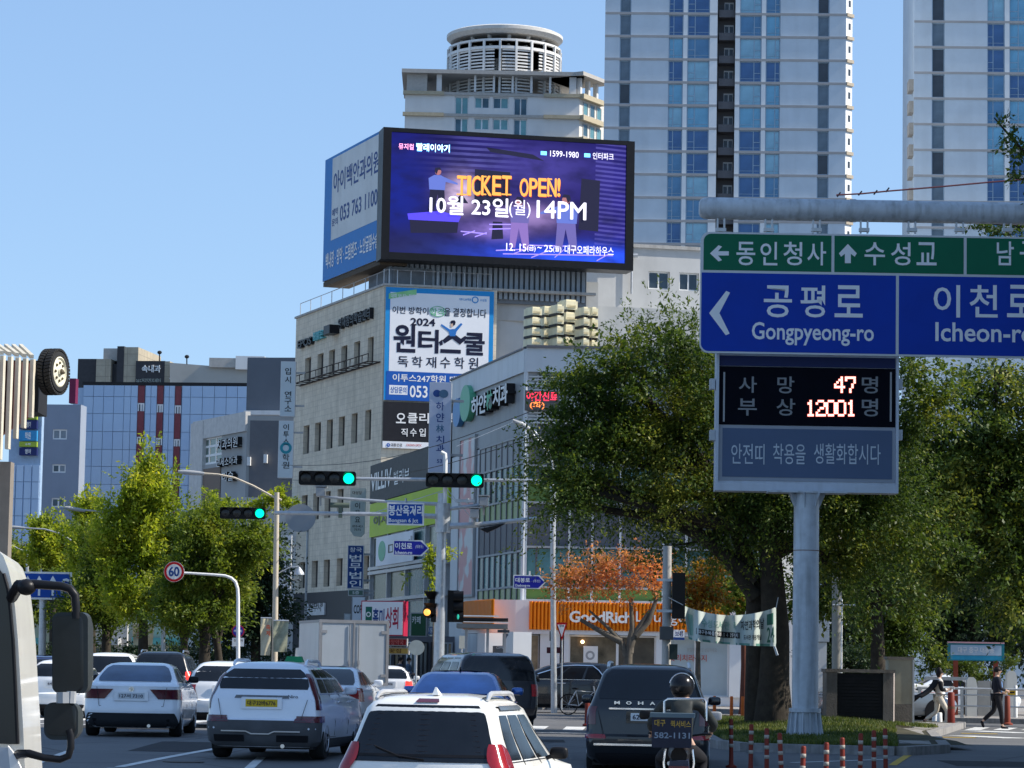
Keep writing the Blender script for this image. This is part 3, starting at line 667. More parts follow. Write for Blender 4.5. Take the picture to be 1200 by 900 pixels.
T5 = thing('led_billboard', 'huge purple LED screen with a theatre advertisement in a black frame on the roof', 'billboard', WR.pt((SU0 + SU1) / 2, zs0), R(12.5))
wS = .9
rS = WR.off(wS); a, b = rS.uz(447.5,228)[0], rS.uz(742.5,242)[0]; z0, z1 = rS.uz(595,310.5)[1], rS.uz(595,157.5)[1]
mb = MB(); rS.box(mb, a, z0, b, z1,-1.4,-.12)
bz = .32
for q in ((a, z0, b, z0 + bz * 1.2),(a, z1 - bz * .7, b, z1),(a, z0 + bz * 1.2, a + .45, z1 - bz * .7),(b - .45, z0 + bz * 1.2, b, z1 - bz * .7)): rS.box(mb, *q, -.12,.1)
mb.build('frame', mat('screen_frame_black', (.012,.012,.014),.4), T5, fix=False)
fa, fb, fz0, fz1 = a + .45, b - .45, z0 + bz * 1.2, z1 - bz * .7
def screen_mat():
    m = bpy.data.materials.new('led_picture'); m.use_nodes = True; n = m.node_tree.nodes; l = m.node_tree.links; b_ = n['Principled BSDF']
    uv = n.new('ShaderNodeUVMap'); sp = n.new('ShaderNodeSeparateXYZ'); l.new(uv.outputs[0], sp.inputs[0])
    def math_(op, x, y=None, z=None):
        k = n.new('ShaderNodeMath'); k.operation = op
        for i, q in enumerate((x, y, z)):
            if q is None: continue
            if isinstance(q, (int, float)): k.inputs[i].default_value = q
            else: l.new(q, k.inputs[i])
        return k.outputs[0]
    X, Y = sp.outputs[0], sp.outputs[1]
    def blob(cx, cy, rx, ry, s=1.):
        dx = math_('DIVIDE', math_('SUBTRACT', X, cx), rx); dy = math_('DIVIDE', math_('SUBTRACT', Y, cy), ry)
        d = math_('ADD', math_('MULTIPLY', dx, dx), math_('MULTIPLY', dy, dy)); return math_('MULTIPLY', math_('EXPONENT', math_('MULTIPLY', d, -1.)), s)
    def mixc(fac, c1, c2):
        k = n.new('ShaderNodeMix'); k.data_type = 'RGBA'; l.new(fac, k.inputs[0])
        for i, q in ((6, c1),(7, c2)):
            if isinstance(q, tuple): k.inputs[i].default_value = (*q, 1)
            else: l.new(q, k.inputs[i])
        return k.outputs[2]
    nz = n.new('ShaderNodeTexNoise'); nz.inputs['Scale'].default_value = 3.2; nz.inputs['Detail'].default_value = 6; l.new(uv.outputs[0], nz.inputs['Vector'])
    base = mixc(nz.outputs[0], (.002,.003,.03),(.018,.013,.12))
    base = mixc(blob(.03,.45,.16,.6,.8), base, (.004,.012,.17))
    base = mixc(blob(.66,.78,.22,.2,.6), base, (.055,.045,.26))
    base = mixc(blob(.97,.45,.13,.6,.7), base, (.02,.016,.17))
    bars = math_('GREATER_THAN', math_('FRACT', math_('ADD', math_('MULTIPLY', Y, 26.), math_('MULTIPLY', X, 3.))),.55)
    msk = math_('MULTIPLY', bars, math_('MULTIPLY', math_('GREATER_THAN', X, .87), math_('GREATER_THAN', Y, .15)))
    base = mixc(math_('MULTIPLY', msk, .28), base, (.14,.13,.5))
    bars2 = math_('GREATER_THAN', math_('FRACT', math_('MULTIPLY', Y, 22.)),.5); m2 = math_('MULTIPLY', bars2, blob(.36,.85,.14,.2,.5)); base = mixc(m2, base, (.1,.1,.36))
    base = mixc(blob(.30,.52,.07,.13,.9), base, (.55,.42,.62))
    base = mixc(blob(.60,.36,.12,.10,.7), base, (.28,.19,.42))
    base = mixc(blob(.44,.22,.12,.07,.85), base, (.22,.15,.5))
    base = mixc(blob(.1,.05,.3,.16,.85), base, (.012,.012,.03))
    base = mixc(blob(.86,.03,.46,.11,.9), base, (.02,.08,.8))
    n3 = n.new('ShaderNodeTexNoise'); n3.inputs['Scale'].default_value = 9; n3.inputs['Detail'].default_value = 4; l.new(uv.outputs[0], n3.inputs['Vector'])
    q3 = math_('MULTIPLY', math_('SUBTRACT', n3.outputs[0], .45),2.2); q3.node.use_clamp = True; base = mixc(q3, base, (.006,.006,.035))
    l.new(base, b_.inputs['Emission Color']); b_.inputs['Emission Strength'].default_value = 1.; b_.inputs['Base Color'].default_value = (.004,.004,.005,1); b_.inputs['Roughness'].default_value = .6; b_.inputs['Specular IOR Level'].default_value = .05
    return m
mb = MB(); mb.add([rS.pt(fa, fz0,-.1), rS.pt(fb, fz0,-.1), rS.pt(fb, fz1,-.1), rS.pt(fa, fz1,-.1)], [(0,1,2,3)]); so = mb.build('screen', screen_mat(), T5, fix=False)
uvl = so.data.uv_layers.new(name='UVMap')
for i, q in enumerate(((0,0),(1,0),(1,1),(0,1))): uvl.data[i].uv = q
def em(key, c, s=1.): return mat('lit_' + key, c, .5, var=0, emit=s)
def sx(fx, fy): return fa + (fb - fa) * fx, fz0 + (fz1 - fz0) * fy
def spoly(P, m, w_, name='picture_shape'):
    mb = MB(); pts = [sx(*p) for p in P]; mb.add([rS.pt(u, z, w_) for u, z in pts], [tuple(range(len(P)))]); return mb.build(name, m, T5, fix=False)
SD = em('stage_dark', (.008,.008,.022)); SB = em('stage_blue', (.05,.035,.42)); SP = em('stage_pink', (.12,.075,.22)); SS = em('stage_skin', (.20,.08,.08)); SBL = em('stage_shirt', (.06,.085,.27)); SG = em('stage_grey', (.07,.06,.18))
spoly([(.355,.73),(.505,.72),(.505,.44),(.355,.44)], SD, -.096); spoly([(.81,.70),(.89,.69),(.885,.26),(.80,.27)], SD, -.096)
spoly([(.40,.92),(.50,.90),(.60,.88),(.65,.83),(.56,.85),(.42,.88)], SD, -.096)
spoly([(.075,.33),(.21,.365),(.30,.33),(.29,.28),(.08,.28)], SB, -.092); spoly([(.085,.28),(.29,.28),(.285,.19),(.09,.17)], SD, -.094)
spoly([(.435,.30),(.475,.30),(.48,.16),(.43,.15)], SD, -.088)
for a_, b_, c_, d_ in ((.30,.20,.41,.19),(.31,.17,.36,.21),(.36,.16,.41,.20),(.45,.055,.62,.085),(.48,.03,.95,.06),(.52,.03,.60,.10),(.60,.01,.68,.08),(.70,.02,.74,.09),(.80,.02,.80,.08),(.88,.01,.93,.07),(.42,.23,.52,.245),(.42,.27,.53,.28),(.55,.11,.75,.12)):
    spoly([(a_, b_),(c_, d_),(c_, d_ + .009),(a_, b_ + .009)], em('floor_line', (.22,.16,.60)),-.086)
def actor(x, y, s, top, bot, flip=1):
    X = lambda a_: x + a_ * s * flip * .55; Y = lambda b_: y + b_ * s
    spoly([(X(-.16), Y(.52)),(X(.14), Y(.52)),(X(.17), Y(0)),(X(.06), Y(0)),(X(0), Y(.4)),(X(-.08), Y(0)),(X(-.2), Y(0))], bot, -.082)
    spoly([(X(-.18), Y(.5)),(X(.15), Y(.5)),(X(.17), Y(.78)),(X(.06), Y(.84)),(X(-.08), Y(.84)),(X(-.2), Y(.76))], top, -.08)
    spoly([(X(.14), Y(.8)),(X(.42), Y(.68)),(X(.42), Y(.64)),(X(.13), Y(.7))], top, -.079)
    spoly([(X(.07 * math.cos(k * .785)), Y(.92 + .08 * math.sin(k * .785))) for k in range(8)], SS, -.078)
    spoly([(X(-.08), Y(.93)),(X(-.06), Y(1.01)),(X(.04), Y(1.02)),(X(.07), Y(.96)),(X(0), Y(.96)),(X(-.03), Y(.86))], SD, -.076)
actor(.20,.36,.36, SBL, SD); actor(.545,.09,.42, SG, SP, -1); actor(.745,.08,.47, SBL, SG, -1)
spoly([(.265,.44),(.30,.52),(.33,.44)], SD, -.078)
def stext(t, fx0, fy0, fx1, fy1, m, bold=.02, w_=-.06, **k):
    u0, z0_ = sx(fx0, fy0); u1, z1_ = sx(fx1, fy1); hh_ = z1_ - z0_; d = .02 if hh_ > .7 and bold else .0; v, f = text_data(t, 0. if d or not bold else .012); mb = MB()
    for i, (p, q) in enumerate(((-d, 0),(d, 0),(0,-d),(0, d)) if d else ((0,0),)): mb.add([rS.pt(u0 + x * (u1 - u0) + p, z0_ + y * (z1_ - z0_) + q, w_ + i * .002) for x, y in v], f)
    mb.build('lettering', m, T5, fix=False)
YL = em('ticket_yellow', (.58,.25,.05),1.); WT = em('screen_white', (.56,.54,.62),1.); RD = em('ticket_edge', (.25,.02,.02))
def S2(px, py):  # pixel on the photograph's screen -> fraction
    u, z = rS.uz(px, py); return (u - fa) / (fb - fa),(z - fz0) / (fz1 - fz0)
def sbox(x0, y0, x1, y1): f0 = S2(x0,(y0 + y1) / 2)[0]; f1 = S2(x1,(y0 + y1) / 2)[0]; return f0, S2((x0 + x1) / 2, y1)[1], f1, S2((x0 + x1) / 2, y0)[1]
for t, x0, y0, x1, y1 in (('TICKET', 535.5,206,600,228.5),('OPEN!', 609,209,657.5,230)):   # tall serif capitals: letter by letter
    n_ = len(t); wch = {'I': .45, '!': .4, 'C': .95, 'K': 1.1, 'T': 1., 'E': .95, 'N': 1.05, 'O': 1., 'P': .95}; tot = sum(wch[c] for c in t); x = x0
    for c in t:
        w_ = (x1 - x0) * wch[c] / tot; q = sbox(x + .6, y0, x + w_ - .8, y1)
        stext(c, q[0] + .003, q[1] - .008, q[2] + .003, q[3] - .008, RD, .0,-.07); stext(c, *q, YL, .012,-.06); x += w_
        for yy in (q[1], q[3] - .012):
            if c in 'TIKEPN' and not (c == 'P' and yy > .5): spoly([(q[0] - .002, yy),(q[0] + (q[2] - q[0]) * (.45 if c in 'KEPN' else 1) + .002, yy),(q[0] + (q[2] - q[0]) * (.45 if c in 'KEPN' else 1) + .002, yy + .012),(q[0] - .002, yy + .012)], YL, -.058, 'lettering')
stext('10월 23일', *sbox(504,230.5,596,252), WT, .026); stext('(월)', *sbox(597,234,622,255), WT, .0); stext('14PM', *sbox(629.5,236,687,256), WT, .022)
stext('12. 15', *sbox(593.5,285,617,294), WT, .018); stext('(금)', *sbox(618,287,628,295), WT, .01); stext('~', *sbox(630,289,635,291), WT, .02); stext('25', *sbox(638,287,648,295), WT, .018); stext('(월)', *sbox(648.5,288,658,296), WT, .01)
stext('대구오페라하우스', *sbox(662,288,719.5,298.5), WT, .016)
stext('뮤지컬', *sbox(467.5,168,485,175), em('pink', (1,.35,.6),1.1),.04); stext('빨래이야기', *sbox(488,168,527.5,178), em('sky', (.15,.55,1.),1.1),.045,-.07); stext('빨래이야기', *sbox(488.6,168.6,527,177), em('skyw', (.75,.92,1.),1.),.008)
stext('1599-1980', *sbox(645,177,678.5,184), WT, .016); stext('인터파크', *sbox(695,179,719.5,187), WT, .016)
for x in (634,685):
    q = sbox(x, 177 + (x - 634) * .05, x + 7,181.5 + (x - 634) * .05); spoly([(q[0], q[1]),(q[2], q[1]),(q[2], q[3]),(q[0], q[3])], em('sky', (.15,.55,1.),1.1),-.06, 'badge')

WLs = WL.off(.25)                  # left advertisement panel, parallel to the left facade
uA = WLs.uz(380,245)[0]; uB = WLs.uz(446,228)[0]
zA1 = (WLs.uz(381,190)[1] + WLs.uz(446,151)[1]) / 2; zA0 = (WLs.uz(379,329)[1] + WLs.uz(445,304)[1]) / 2
T6 = thing('side_billboard', 'white and blue eye clinic billboard on the left side of the big screen', 'billboard', WLs.pt(uA, zA0), R(WL.h))
M_bl = mat('billboard_blue', (.03,.20,.52),.5, var=.08); M_bd = mat('billboard_white', (.62,.64,.64),.55, var=.08, scale=.6, dirt=.15); M_nv = mat('print_navy', (.02,.06,.22),.5)
mb = MB(); WLs.box(mb, uA, zA0, uB, zA1,-.7,-.02); mb.build('box', M_ren, T6, fix=False)
hh = zA1 - zA0; ww = uB - uA
mb = MB(); mb.add([WLs.pt(uA, zA0), WLs.pt(uB, zA0), WLs.pt(uB, zA1), WLs.pt(uA, zA1)], [(0,1,2,3)]); mb.build('face', M_bl, T6, fix=False)
e_ = uA + ww * .14
mb = MB(); mb.add([WLs.pt(e_, zA0 + hh * .31,.01), WLs.pt(uB - .05, zA0 + hh * .31,.01), WLs.pt(uB - .05, zA1 - .15,.01), WLs.pt(e_, zA1 - .15,.01)], [(0,1,2,3)]); mb.build('white_field', M_bd, T6, fix=False)
for t, r in (('아이백안과의원', (e_ + .3, zA0 + hh * .68, uB - .3, zA0 + hh * .86)),('053 763 1100', (e_ + ww * .16, zA0 + hh * .43, uB - .5, zA0 + hh * .56)),('예약', (e_ + .15, zA0 + hh * .50, e_ + ww * .12, zA0 + hh * .56)),('문의', (e_ + .15, zA0 + hh * .42, e_ + ww * .12, zA0 + hh * .48))):
    WLs.text(t, r, M_nv, T6,.02,0,.03)
WLs.text('백내장 · 망막 · 드림렌즈 · 노안굴절수술', (uA + .6, zA0 + hh * .09, uB - .2, zA0 + hh * .22), M_wht_print, T6,.02,0,.035)
mb = MB()
for k in range(7): mb.tube([WLs.pt(uA + ww * k / 6, zA0 - .05,-.1), WLs.pt(uA + ww * k / 6, zA0 - .05,-1.4)], .05,5)
mb.build('lamp_bracket', M_steel, T6)
mb = MB(); WLs.box(mb, uA, zA0 - .3, uB, zA0 - .04,-1.6,-.05); mb.build('soffit', mat('soffit_brown', (.10,.08,.06),.8), T6, fix=False)

# ---------------- posters on the right-hand front
wp = WR.off(.16); a, z1 = wp.uz(451,400)[0], wp.uz(515,339)[1]; b = wp.uz(578,400)[0]; z0 = wp.uz(490,470)[1]
T7 = thing('winter_school_poster', 'large white poster with a blue border and a leaping figure on the corner building', 'poster', wp.pt((a + b) / 2, z0), R(12.5))
mb = MB(); wp.box(mb, a, z0, b, z1,-.12,-.01); mb.build('panel', M_steel, T7, fix=False)
M_pb = mat('poster_sky_blue', (.02,.26,.60),.5, var=.05); M_pw = mat('poster_white', (.78,.79,.82),.5, var=.05, scale=.5); M_pd = mat('poster_deep_blue', (.015,.10,.42),.5, var=.05); M_pk = mat('poster_ink', (.012,.015,.04),.5)
def wq(W_, r, w_, m, T_, name='print'):
    mb = MB(); mb.add([W_.pt(r[0], r[1], w_), W_.pt(r[2], r[1], w_), W_.pt(r[2], r[3], w_), W_.pt(r[0], r[3], w_)], [(0,1,2,3)]); return mb.build(name, m, T_, fix=False)
wq(wp, (a, z0, b, z1),0, M_pb, T7, 'border'); zbl = wp.uz(490,436)[1]
wq(wp, (a + .25, zbl, b - .25, z1 - .27),.008, M_pw, T7, 'white_field'); wq(wp, (a + .12, z0, b - .12, zbl),.012, M_pd, T7, 'blue_field')
def wt(W_, t, x0, y0, x1, y1, m, T_, bold=.02, w_=.02, ex=0, **k): W_.text(t, W_.rect(x0, y0, x1, y1), m, T_, w_, ex, bold, **k)
wt(wp, '이번 방학이', 460,359.5,502,368, M_pk, T7,.022); wt(wp, '합격', 504,361,520,370, mat('poster_green', (.15,.45,.25),.5), T7,.022); wt(wp, '을 결정합니다', 520.5,361.5,570,371.5, M_pk, T7,.022)
mb = MB(); c = wp.uz(513,365); ov = [(c[0] + 0.44 * math.cos(k * .3142), c[1] + .27 * math.sin(k * .3142)) for k in range(21)]
for k in range(20): mb.tube([wp.pt(*ov[k], .02), wp.pt(*ov[k + 1], .02)], .02,4)
mb.build('print_ring', mat('poster_green', (.15,.45,.25),.5), T7)
wt(wp, '2024', 481,373,510,382, M_pk, T7,.05)
wt(wp, '원', 461,379.5,487,413, M_pk, T7,.05); wt(wp, '터', 490,386,514,414, M_pk, T7,.05); wt(wp, '쿨', 544,390,568,416.5, M_pk, T7,.05)
def wpoly(W_, pts, w_, m, T_, name='print'):
    mb = MB(); mb.add([W_.pt(*W_.uz(x, y), w_) for x, y in pts], [tuple(range(len(pts)))]); return mb.build(name, m, T_, fix=False)
wpoly(wp, [(516,409),(540,410),(540,414.5),(516,413.5)], .02, M_pk, T7); wpoly(wp, [(514,401),(518,398),(519,404),(516,405)], .02, M_pk, T7)
wpoly(wp, [(525,393),(534,392.5),(540,397),(545,393.5),(548,396),(539,404),(530,397),(521,402.5),(518,399)], .022, M_pk, T7, 'figure_legs')
MF = mat('figure_blue', (.03,.17,.5),.5)
wpoly(wp, [(517,379.5),(527,386),(533,385.5),(540,378.5),(542,380),(535,388.5),(533.5,394),(527,394),(526,389),(517,382)], .024, MF, T7, 'figure_shirt')
c = wp.uz(530,380); wpoly(wp, [(527.5,377.5),(529,375.7),(532.5,375.3),(534,377.5),(533,381),(530.5,382)], .026, M_pk, T7, 'figure_hair'); wpoly(wp, [(527.5,380),(530.5,379),(531,383),(528.5,383.5)], .028, mat('poster_skin', (.6,.42,.33),.5), T7, 'figure_face')
for k, ch in enumerate('독학재수학원'): wt(wp, ch, 466 + k * 16.6,417.5 + k * .3,478.5 + k * 16.4,430 + k * .55, M_pk, T7,.015)
wt(wp, '이투스247학원 대구수성점', 460,440,573,449, M_wht_print, T7,.025)
q = wp.rect(456,451.5,477.5,462.5); wq(wp, q, .018, M_pw, T7, 'badge'); wp.text('상담문의', (q[0] + .06, q[1] + .08, q[2] - .06, q[3] - .08), M_pd, T7,.024,0,.02)
wt(wp, '053', 480,452,501,466, M_wht_print, T7,.03); wt(wp, '763-2479', 505,453,555,467, M_wht_print, T7,.03)
q = wp.rect(455.5,343,488,351); mb = MB(); mb.add([wp.pt(q[0], q[1], .018), wp.pt(q[2], q[1] + .3,.018), wp.pt(q[2], q[3] + .22,.018), wp.pt(q[0], q[3] - .08,.018)], [(0,1,2,3)]); mb.build('badge', mat('poster_lime', (.25,.55,.25),.5), T7, fix=False)
wt(wp, '대학 보내는 학원', 458,344.5,486,349.5, M_pw, T7,.02,.024)
wt(wp, '이투스247학원', 538,349.5,552,352.5, M_pb, T7,.03); wt(wp, '수성점', 562.5,350.5,570,353.5, M_pb, T7,.02)
def ring(W_, px, py, r0, r1, w_, m, T_, n=20, name='logo_ring'):
    u, z = W_.uz(px, py); mb = MB(); vs = []; fs = []
    for k in range(n):
        a_ = 6.2832 * k / n
        for r_ in (r0, r1): vs.append(W_.pt(u + r_ * math.cos(a_), z + r_ * math.sin(a_), w_))
    for k in range(n): fs.append((2 * k, 2 * k + 1,(2 * k + 3) % (2 * n),(2 * k + 2) % (2 * n)))
    mb.add(vs, fs); return mb.build(name, m, T_, fix=False)
ring(wp, 556.8,351.5,.13,.19,.02, M_pb, T7)
a, z1 = wp.uz(449,497)[0], z0 - .08; z0b = wp.uz(490,517.5)[1]; b = wp.uz(578,500)[0]
T8 = thing('black_shop_sign', 'black sign with white Korean lettering directly below the blue-bordered poster', 'sign', wp.pt(a, z0b), R(12.5))
mb = MB(); wp.box(mb, a, z0b, b, z1,-.12,0); mb.build('panel', mat('sign_black', (.02,.02,.025),.5), T8, fix=False)
for k, ch in enumerate('오클리안경몰'): wt(wp, ch, 464 + k * 13.6,484,475.5 + k * 13.6,496, M_wht_print, T8,.03)
for k, ch in enumerate('직수입'): wt(wp, ch, 470 + k * 10.6,502,477.5 + k * 10.6,511.5, M_wht_print, T8,.025)
zc = wp.uz(490,526)[1]
T9 = thing('small_sponsor_sign', 'thin white sign with small print under the black shop sign', 'sign', wp.pt(a, zc), R(12.5))
mb = MB(); wp.box(mb, a, zc, b, z0b - .03,-.12,0); mb.build('panel', M_pw, T9, fix=False)
wt(wp, '대동안경', 458,519.5,471,523.5, M_pk, T9,.02); wt(wp, 'CROWN OPTIC', 476,520.5,494,523, mat('print_red', (.5,.03,.05),.5), T9,.02); ring(wp, 455,521.5,.04,.1,.02, M_pd, T9)
# ------------------------------------------------------------------ glass corner building with the dental clinic sign
HD = 114.
HR = Wall(614, HD, 0.3,600); HL = Wall(0,0,103.3 - 180, P=HR.P)
T = thing('clinic_building', 'grey four-storey corner building with mullioned glass and a white dental clinic sign', 'building', HR.P, 0)
M_mp = mat('metal_panel_grey', (.33,.34,.35),.5,.25, var=.08, scale=.8, dirt=.2); M_mpl = mat('metal_panel_light', (.58,.60,.62),.5,.15, var=.06, scale=.8, dirt=.25)
M_spd = mat('spandrel_dark', (.14,.14,.155),.5, var=.12, scale=.8); M_spg = mat('spandrel_green', (.13,.22,.05),.3, var=.15, scale=.8)
G_h = [mat('clinic_glass', (.04,.11,.12),.25,.0, var=.5, scale=.5), mat('clinic_glass_pale', (.09,.21,.22),.25,.0, var=.35, scale=.5)]
uL = HL.uz(529,560)[0]; L0 = lambda py, px=600: HL.uz(px, py)[1]; Rz = lambda py, px=640: HR.uz(px, py)[1]
ztop = (HL.uz(609,426)[1] + HL.uz(534,457)[1]) / 2; ztR = Rz(407)
uR = HR.uz(900,600)[0]; zg = .15
mb = MB(); HL.box(mb, uL, zg, -.02, ztop - .5,-4,-.5); HR.box(mb, .02, zg, uR, ztop - .5,-13,-.5); mb.build('core', M_spd, T, fix=False)
mb = MB(); HL.box(mb, uL - .1, ztop - .45,.0, ztop + .45,-.5,.1); mb.build('parapet', M_mpl, T, fix=False)
mb = MB(); HR.box(mb, .0, ztop - .45, uR, ztop + .5,-.5,.1); mb.build('parapet', M_mpl, T, fix=False)
mb = MB(); HR.box(mb, -.0, ztop + .5, uR, ztop + .6,-5,.2); HL.box(mb, uL, ztop + .45,-.2, ztop + .52,-3,.16); mb.build('roof_slab', M_spd, T, fix=False)
zl = [ztop - .45, L0(512,608), L0(543,608), L0(584,608), L0(609,608), L0(646,608), L0(687,608), L0(705,608)]
def level(W_, u0, u1, za, zb, m, nm, w0=-.5, w1=0.):
    mb = MB(); W_.box(mb, u0, zb, u1, za, w0, w1); return mb.build(nm, m, T, fix=False)
ug = HL.uz(561,600)[0]
level(HL, uL, 0, zl[0], zl[1] + .05, M_mp, 'sign_band')
level(HL, ug, -.1, zl[1], zl[2], M_mp, 'spandrel', -.5,-.03); level(HL, ug, -.1, zl[4] + .0, zl[5], M_spd, 'spandrel', -.5,-.03)
level(HL, ug, -.1, zl[3], zl[4], M_spg, 'spandrel', -.5,-.035); level(HL, ug, -.1, zl[6], zl[7], M_spg, 'spandrel', -.5,-.035)
nm_ = 8
for (za, zb) in ((zl[2], zl[3]),(zl[5], zl[6])):
    for k in range(nm_):
        u0 = ug + (-.1 - ug) * k / nm_; u1 = ug + (-.1 - ug) * (k + 1) / nm_; mb = MB(); HL.box(mb, u0 + .03, zb + .03, u1 - .03, za - .03,-.2,-.05); mb.build('glass_panel', random.choice(G_h), T, fix=False)
level(HL, uL, ug, zl[1], zg, M_mpl, 'pilaster', -.5,-.02)
me = None
for k in range(nm_ + 1):
    u = ug + (-.1 - ug) * k / nm_; mb = MB(); HL.box(mb, u - .06, zl[7], u + .06, zl[1] + .04,-.14,.0); mb.build('mullion', M_spd, T, fix=False)
mb = MB()
for z in (zl[2], zl[5], zl[3], zl[6], zl[1]): HL.box(mb, ug, z - .04,0, z + .04,-.14,.02)
mb.build('transom', M_frame, T, fix=False)
zr = [ztop - .45, Rz(508), Rz(546), Rz(589), Rz(641), Rz(642), Rz(705)]
level(HR, .05, uR, zr[0], zr[1] + .3, M_mp, 'grille_back', -.5,-.2)
mb = MB(); wq_ = HR.uz(700,450)[0]
for k in range(int(wq_ / .16)): u = .15 + k * .16; HR.box(mb, u - .025, zr[1] + .35, u + .025, zr[0] - .1,-.18,-.08)
n_ = int((zr[0] - zr[1] - .4) / .13)
for k in range(n_): z = zr[1] + .4 + k * .13; HR.box(mb, .1, z, wq_, z + .055,-.085,-.02)
mb.build('grille', mat('grille_pale', (.62,.62,.60),.45,.2), T, fix=False, kind='stuff')
level(HR, .05, uR, zr[1] + .3, zr[2], M_spd, 'spandrel', -.5,-.12)
level(HR, .05, uR, Rz(566), zr[3], M_spg, 'spandrel', -.5,-.12); level(HR, .05, uR, zr[3], zr[4], M_spd, 'spandrel', -.5,-.13)
level(HR, .05, uR, Rz(688), zr[6], M_spg, 'spandrel', -.5,-.12)
for (za, zb) in ((zr[2], Rz(566)),(zr[5], Rz(688))):
    k = 0; u = .1
    while u < uR - .2:
        w_ = (1.7,.9,1.1)[k % 3]; mb = MB(); HR.box(mb, u + .05, zb + .03, min(u + w_, uR) - .05, za - .03,-.2,-.15); mb.build('glass_panel', G_h[1] if random.random() < .6 else G_h[0], T, fix=False); u += w_; k += 1
u = .1; k = 0
mb = MB()
for z in (zr[2], zr[3], zr[4], zr[6] + .05, Rz(566), Rz(688)): HR.box(mb, .05, z - .04, uR, z + .04,-.14,.03)
mb.build('transom', M_frame, T, fix=False)
while u < uR:
    mb = MB(); HR.box(mb, u - .04, zr[6], u + .04, zr[1] + .35,-.14,.07); mb.build('mullion', M_mpl, T, fix=False); u += (1.7,.9,1.1)[k % 3]; k += 1
mb = MB(); p = HR.pt(0, zr[6]); mb.tube([(p.x, p.y, zr[6]),(p.x, p.y, ztop + .45)], .09,8); mb.build('corner_post', M_mpl, T)
lr = lambda x0, y0, x1, y1, W_=HL: (W_.uz(x0,(y0 + y1) / 2)[0], W_.uz((x0 + x1) / 2, y1)[1], W_.uz(x1,(y0 + y1) / 2)[0], W_.uz((x0 + x1) / 2, y0)[1])
for ch, x0, x1, yc, m in (('하', 562,571,476, M_lwht),('얀', 571,579.5,472.5, M_lwht),('林', 579.5,587,468.5, mat('letter_green', (.05,.42,.22),.4, emit=.0)),('치', 587.5,596,465, M_lwht),('과', 596.5,605,461.5, M_lwht)):
    r = lr(x0, yc - 13 + 2, x1, yc + 14 - 2); HL.text(ch, r, M_lblk, T, .02,.34,.06, name='letter_side'); HL.text(ch, r, m, T, .365,0,.045, name='letter')
c = HL.uz(547,479); mb = MB()
for k, (dx, m) in enumerate(((-.55, 'logo_blue'),(.35, 'logo_green'))): pass
def disc(W_, u, z, ru, rz, w0, w1, m, T_, nm, n=24):
    mb = MB(); P = [W_.pt(u + ru * math.cos(6.2832 * k / n), z + rz * math.sin(6.2832 * k / n), w1) for k in range(n)]; mb.prism(P, W_.n * (w0 - w1)); return mb.build(nm, m, T_, fix=False)
uu = HL.uz(548,479)[0]; disc(HL, uu + .75, c[1] + .15,1.0,.78,.02,.3, mat('logo_green', (.12,.42,.25),.4), T, 'logo'); disc(HL, uu - 1.1, c[1] - .1,.75,.62,.02,.26, mat('logo_blue', (.08,.25,.5),.4), T, 'logo')
q = HR.rect(615,458,655,480)
mb = MB(); HR.box(mb, q[0], q[1] - .05, q[2], q[3], -.01,.12); mb.build('led_box', mat('led_box_grey', (.10,.10,.10),.4), T, fix=False)
HR.text('야간진료', (q[0] + .06, q[1] + .33, q[2] - .06, q[3] - .04), em('led_red', (1.,.04,.09),.8), T, .13,0,.03)
HR.text('(화)', (q[0] + .2, q[1] + .0, q[0] + .78, q[1] + .31), em('led_orange', (1.,.25,.06),.9), T, .13,0,.03)
r0, r1 = HL.uz(540,600)[0], HL.uz(557,600)[0]; bz0, bz1 = L0(697,548), L0(515,548)
Tb = thing('facade_banner', 'tall pink and white banner on the glass corner building beside the signal post', 'banner', HL.pt(r0, bz0), R(HL.h))
mb = MB(); HL.box(mb, r0, bz0, r1, bz1,0.0,.06)
mbn = bpy.data.materials.new('banner_print'); mbn.use_nodes = True; n = mbn.node_tree.nodes; l = mbn.node_tree.links; tc = n.new('ShaderNodeTexCoord'); nz = n.new('ShaderNodeTexNoise'); nz.inputs['Scale'].default_value = .7; cr = n.new('ShaderNodeValToRGB')
cr.color_ramp.interpolation = 'EASE'; cr.color_ramp.elements[0].position = .44; cr.color_ramp.elements[0].color = (.62,.62,.60,1); cr.color_ramp.elements[1].position = .52; cr.color_ramp.elements[1].color = (.62,.30,.29,1)
l.new(tc.outputs['Object'], nz.inputs['Vector']); l.new(nz.outputs[0], cr.inputs[0]); l.new(cr.outputs[0], n['Principled BSDF'].inputs['Base Color'])
mb.build('cloth', mbn, Tb, fix=False)
mb = MB()
for q in ((r0 - .1, bz0 - .1, r0, bz1 + .1),(r1, bz0 - .1, r1 + .1, bz1 + .1),(r0, bz1, r1, bz1 + .1),(r0, bz0 - .1, r1, bz0)): HL.box(mb, *q, 0,.1)
mb.build('frame', M_frame, Tb, fix=False)
M_cream = mat('cream_enamel', (.80,.73,.50),.5, var=.08, scale=2, dirt=.25)
grp = 'cream outdoor units stacked on the clinic roof'
stacks = [(624,14,5,361),(638,14,5,360),(651.5,10,5,358),(664.5,17,5.4,352),(682,9,5,361),(692,9,5,361)]
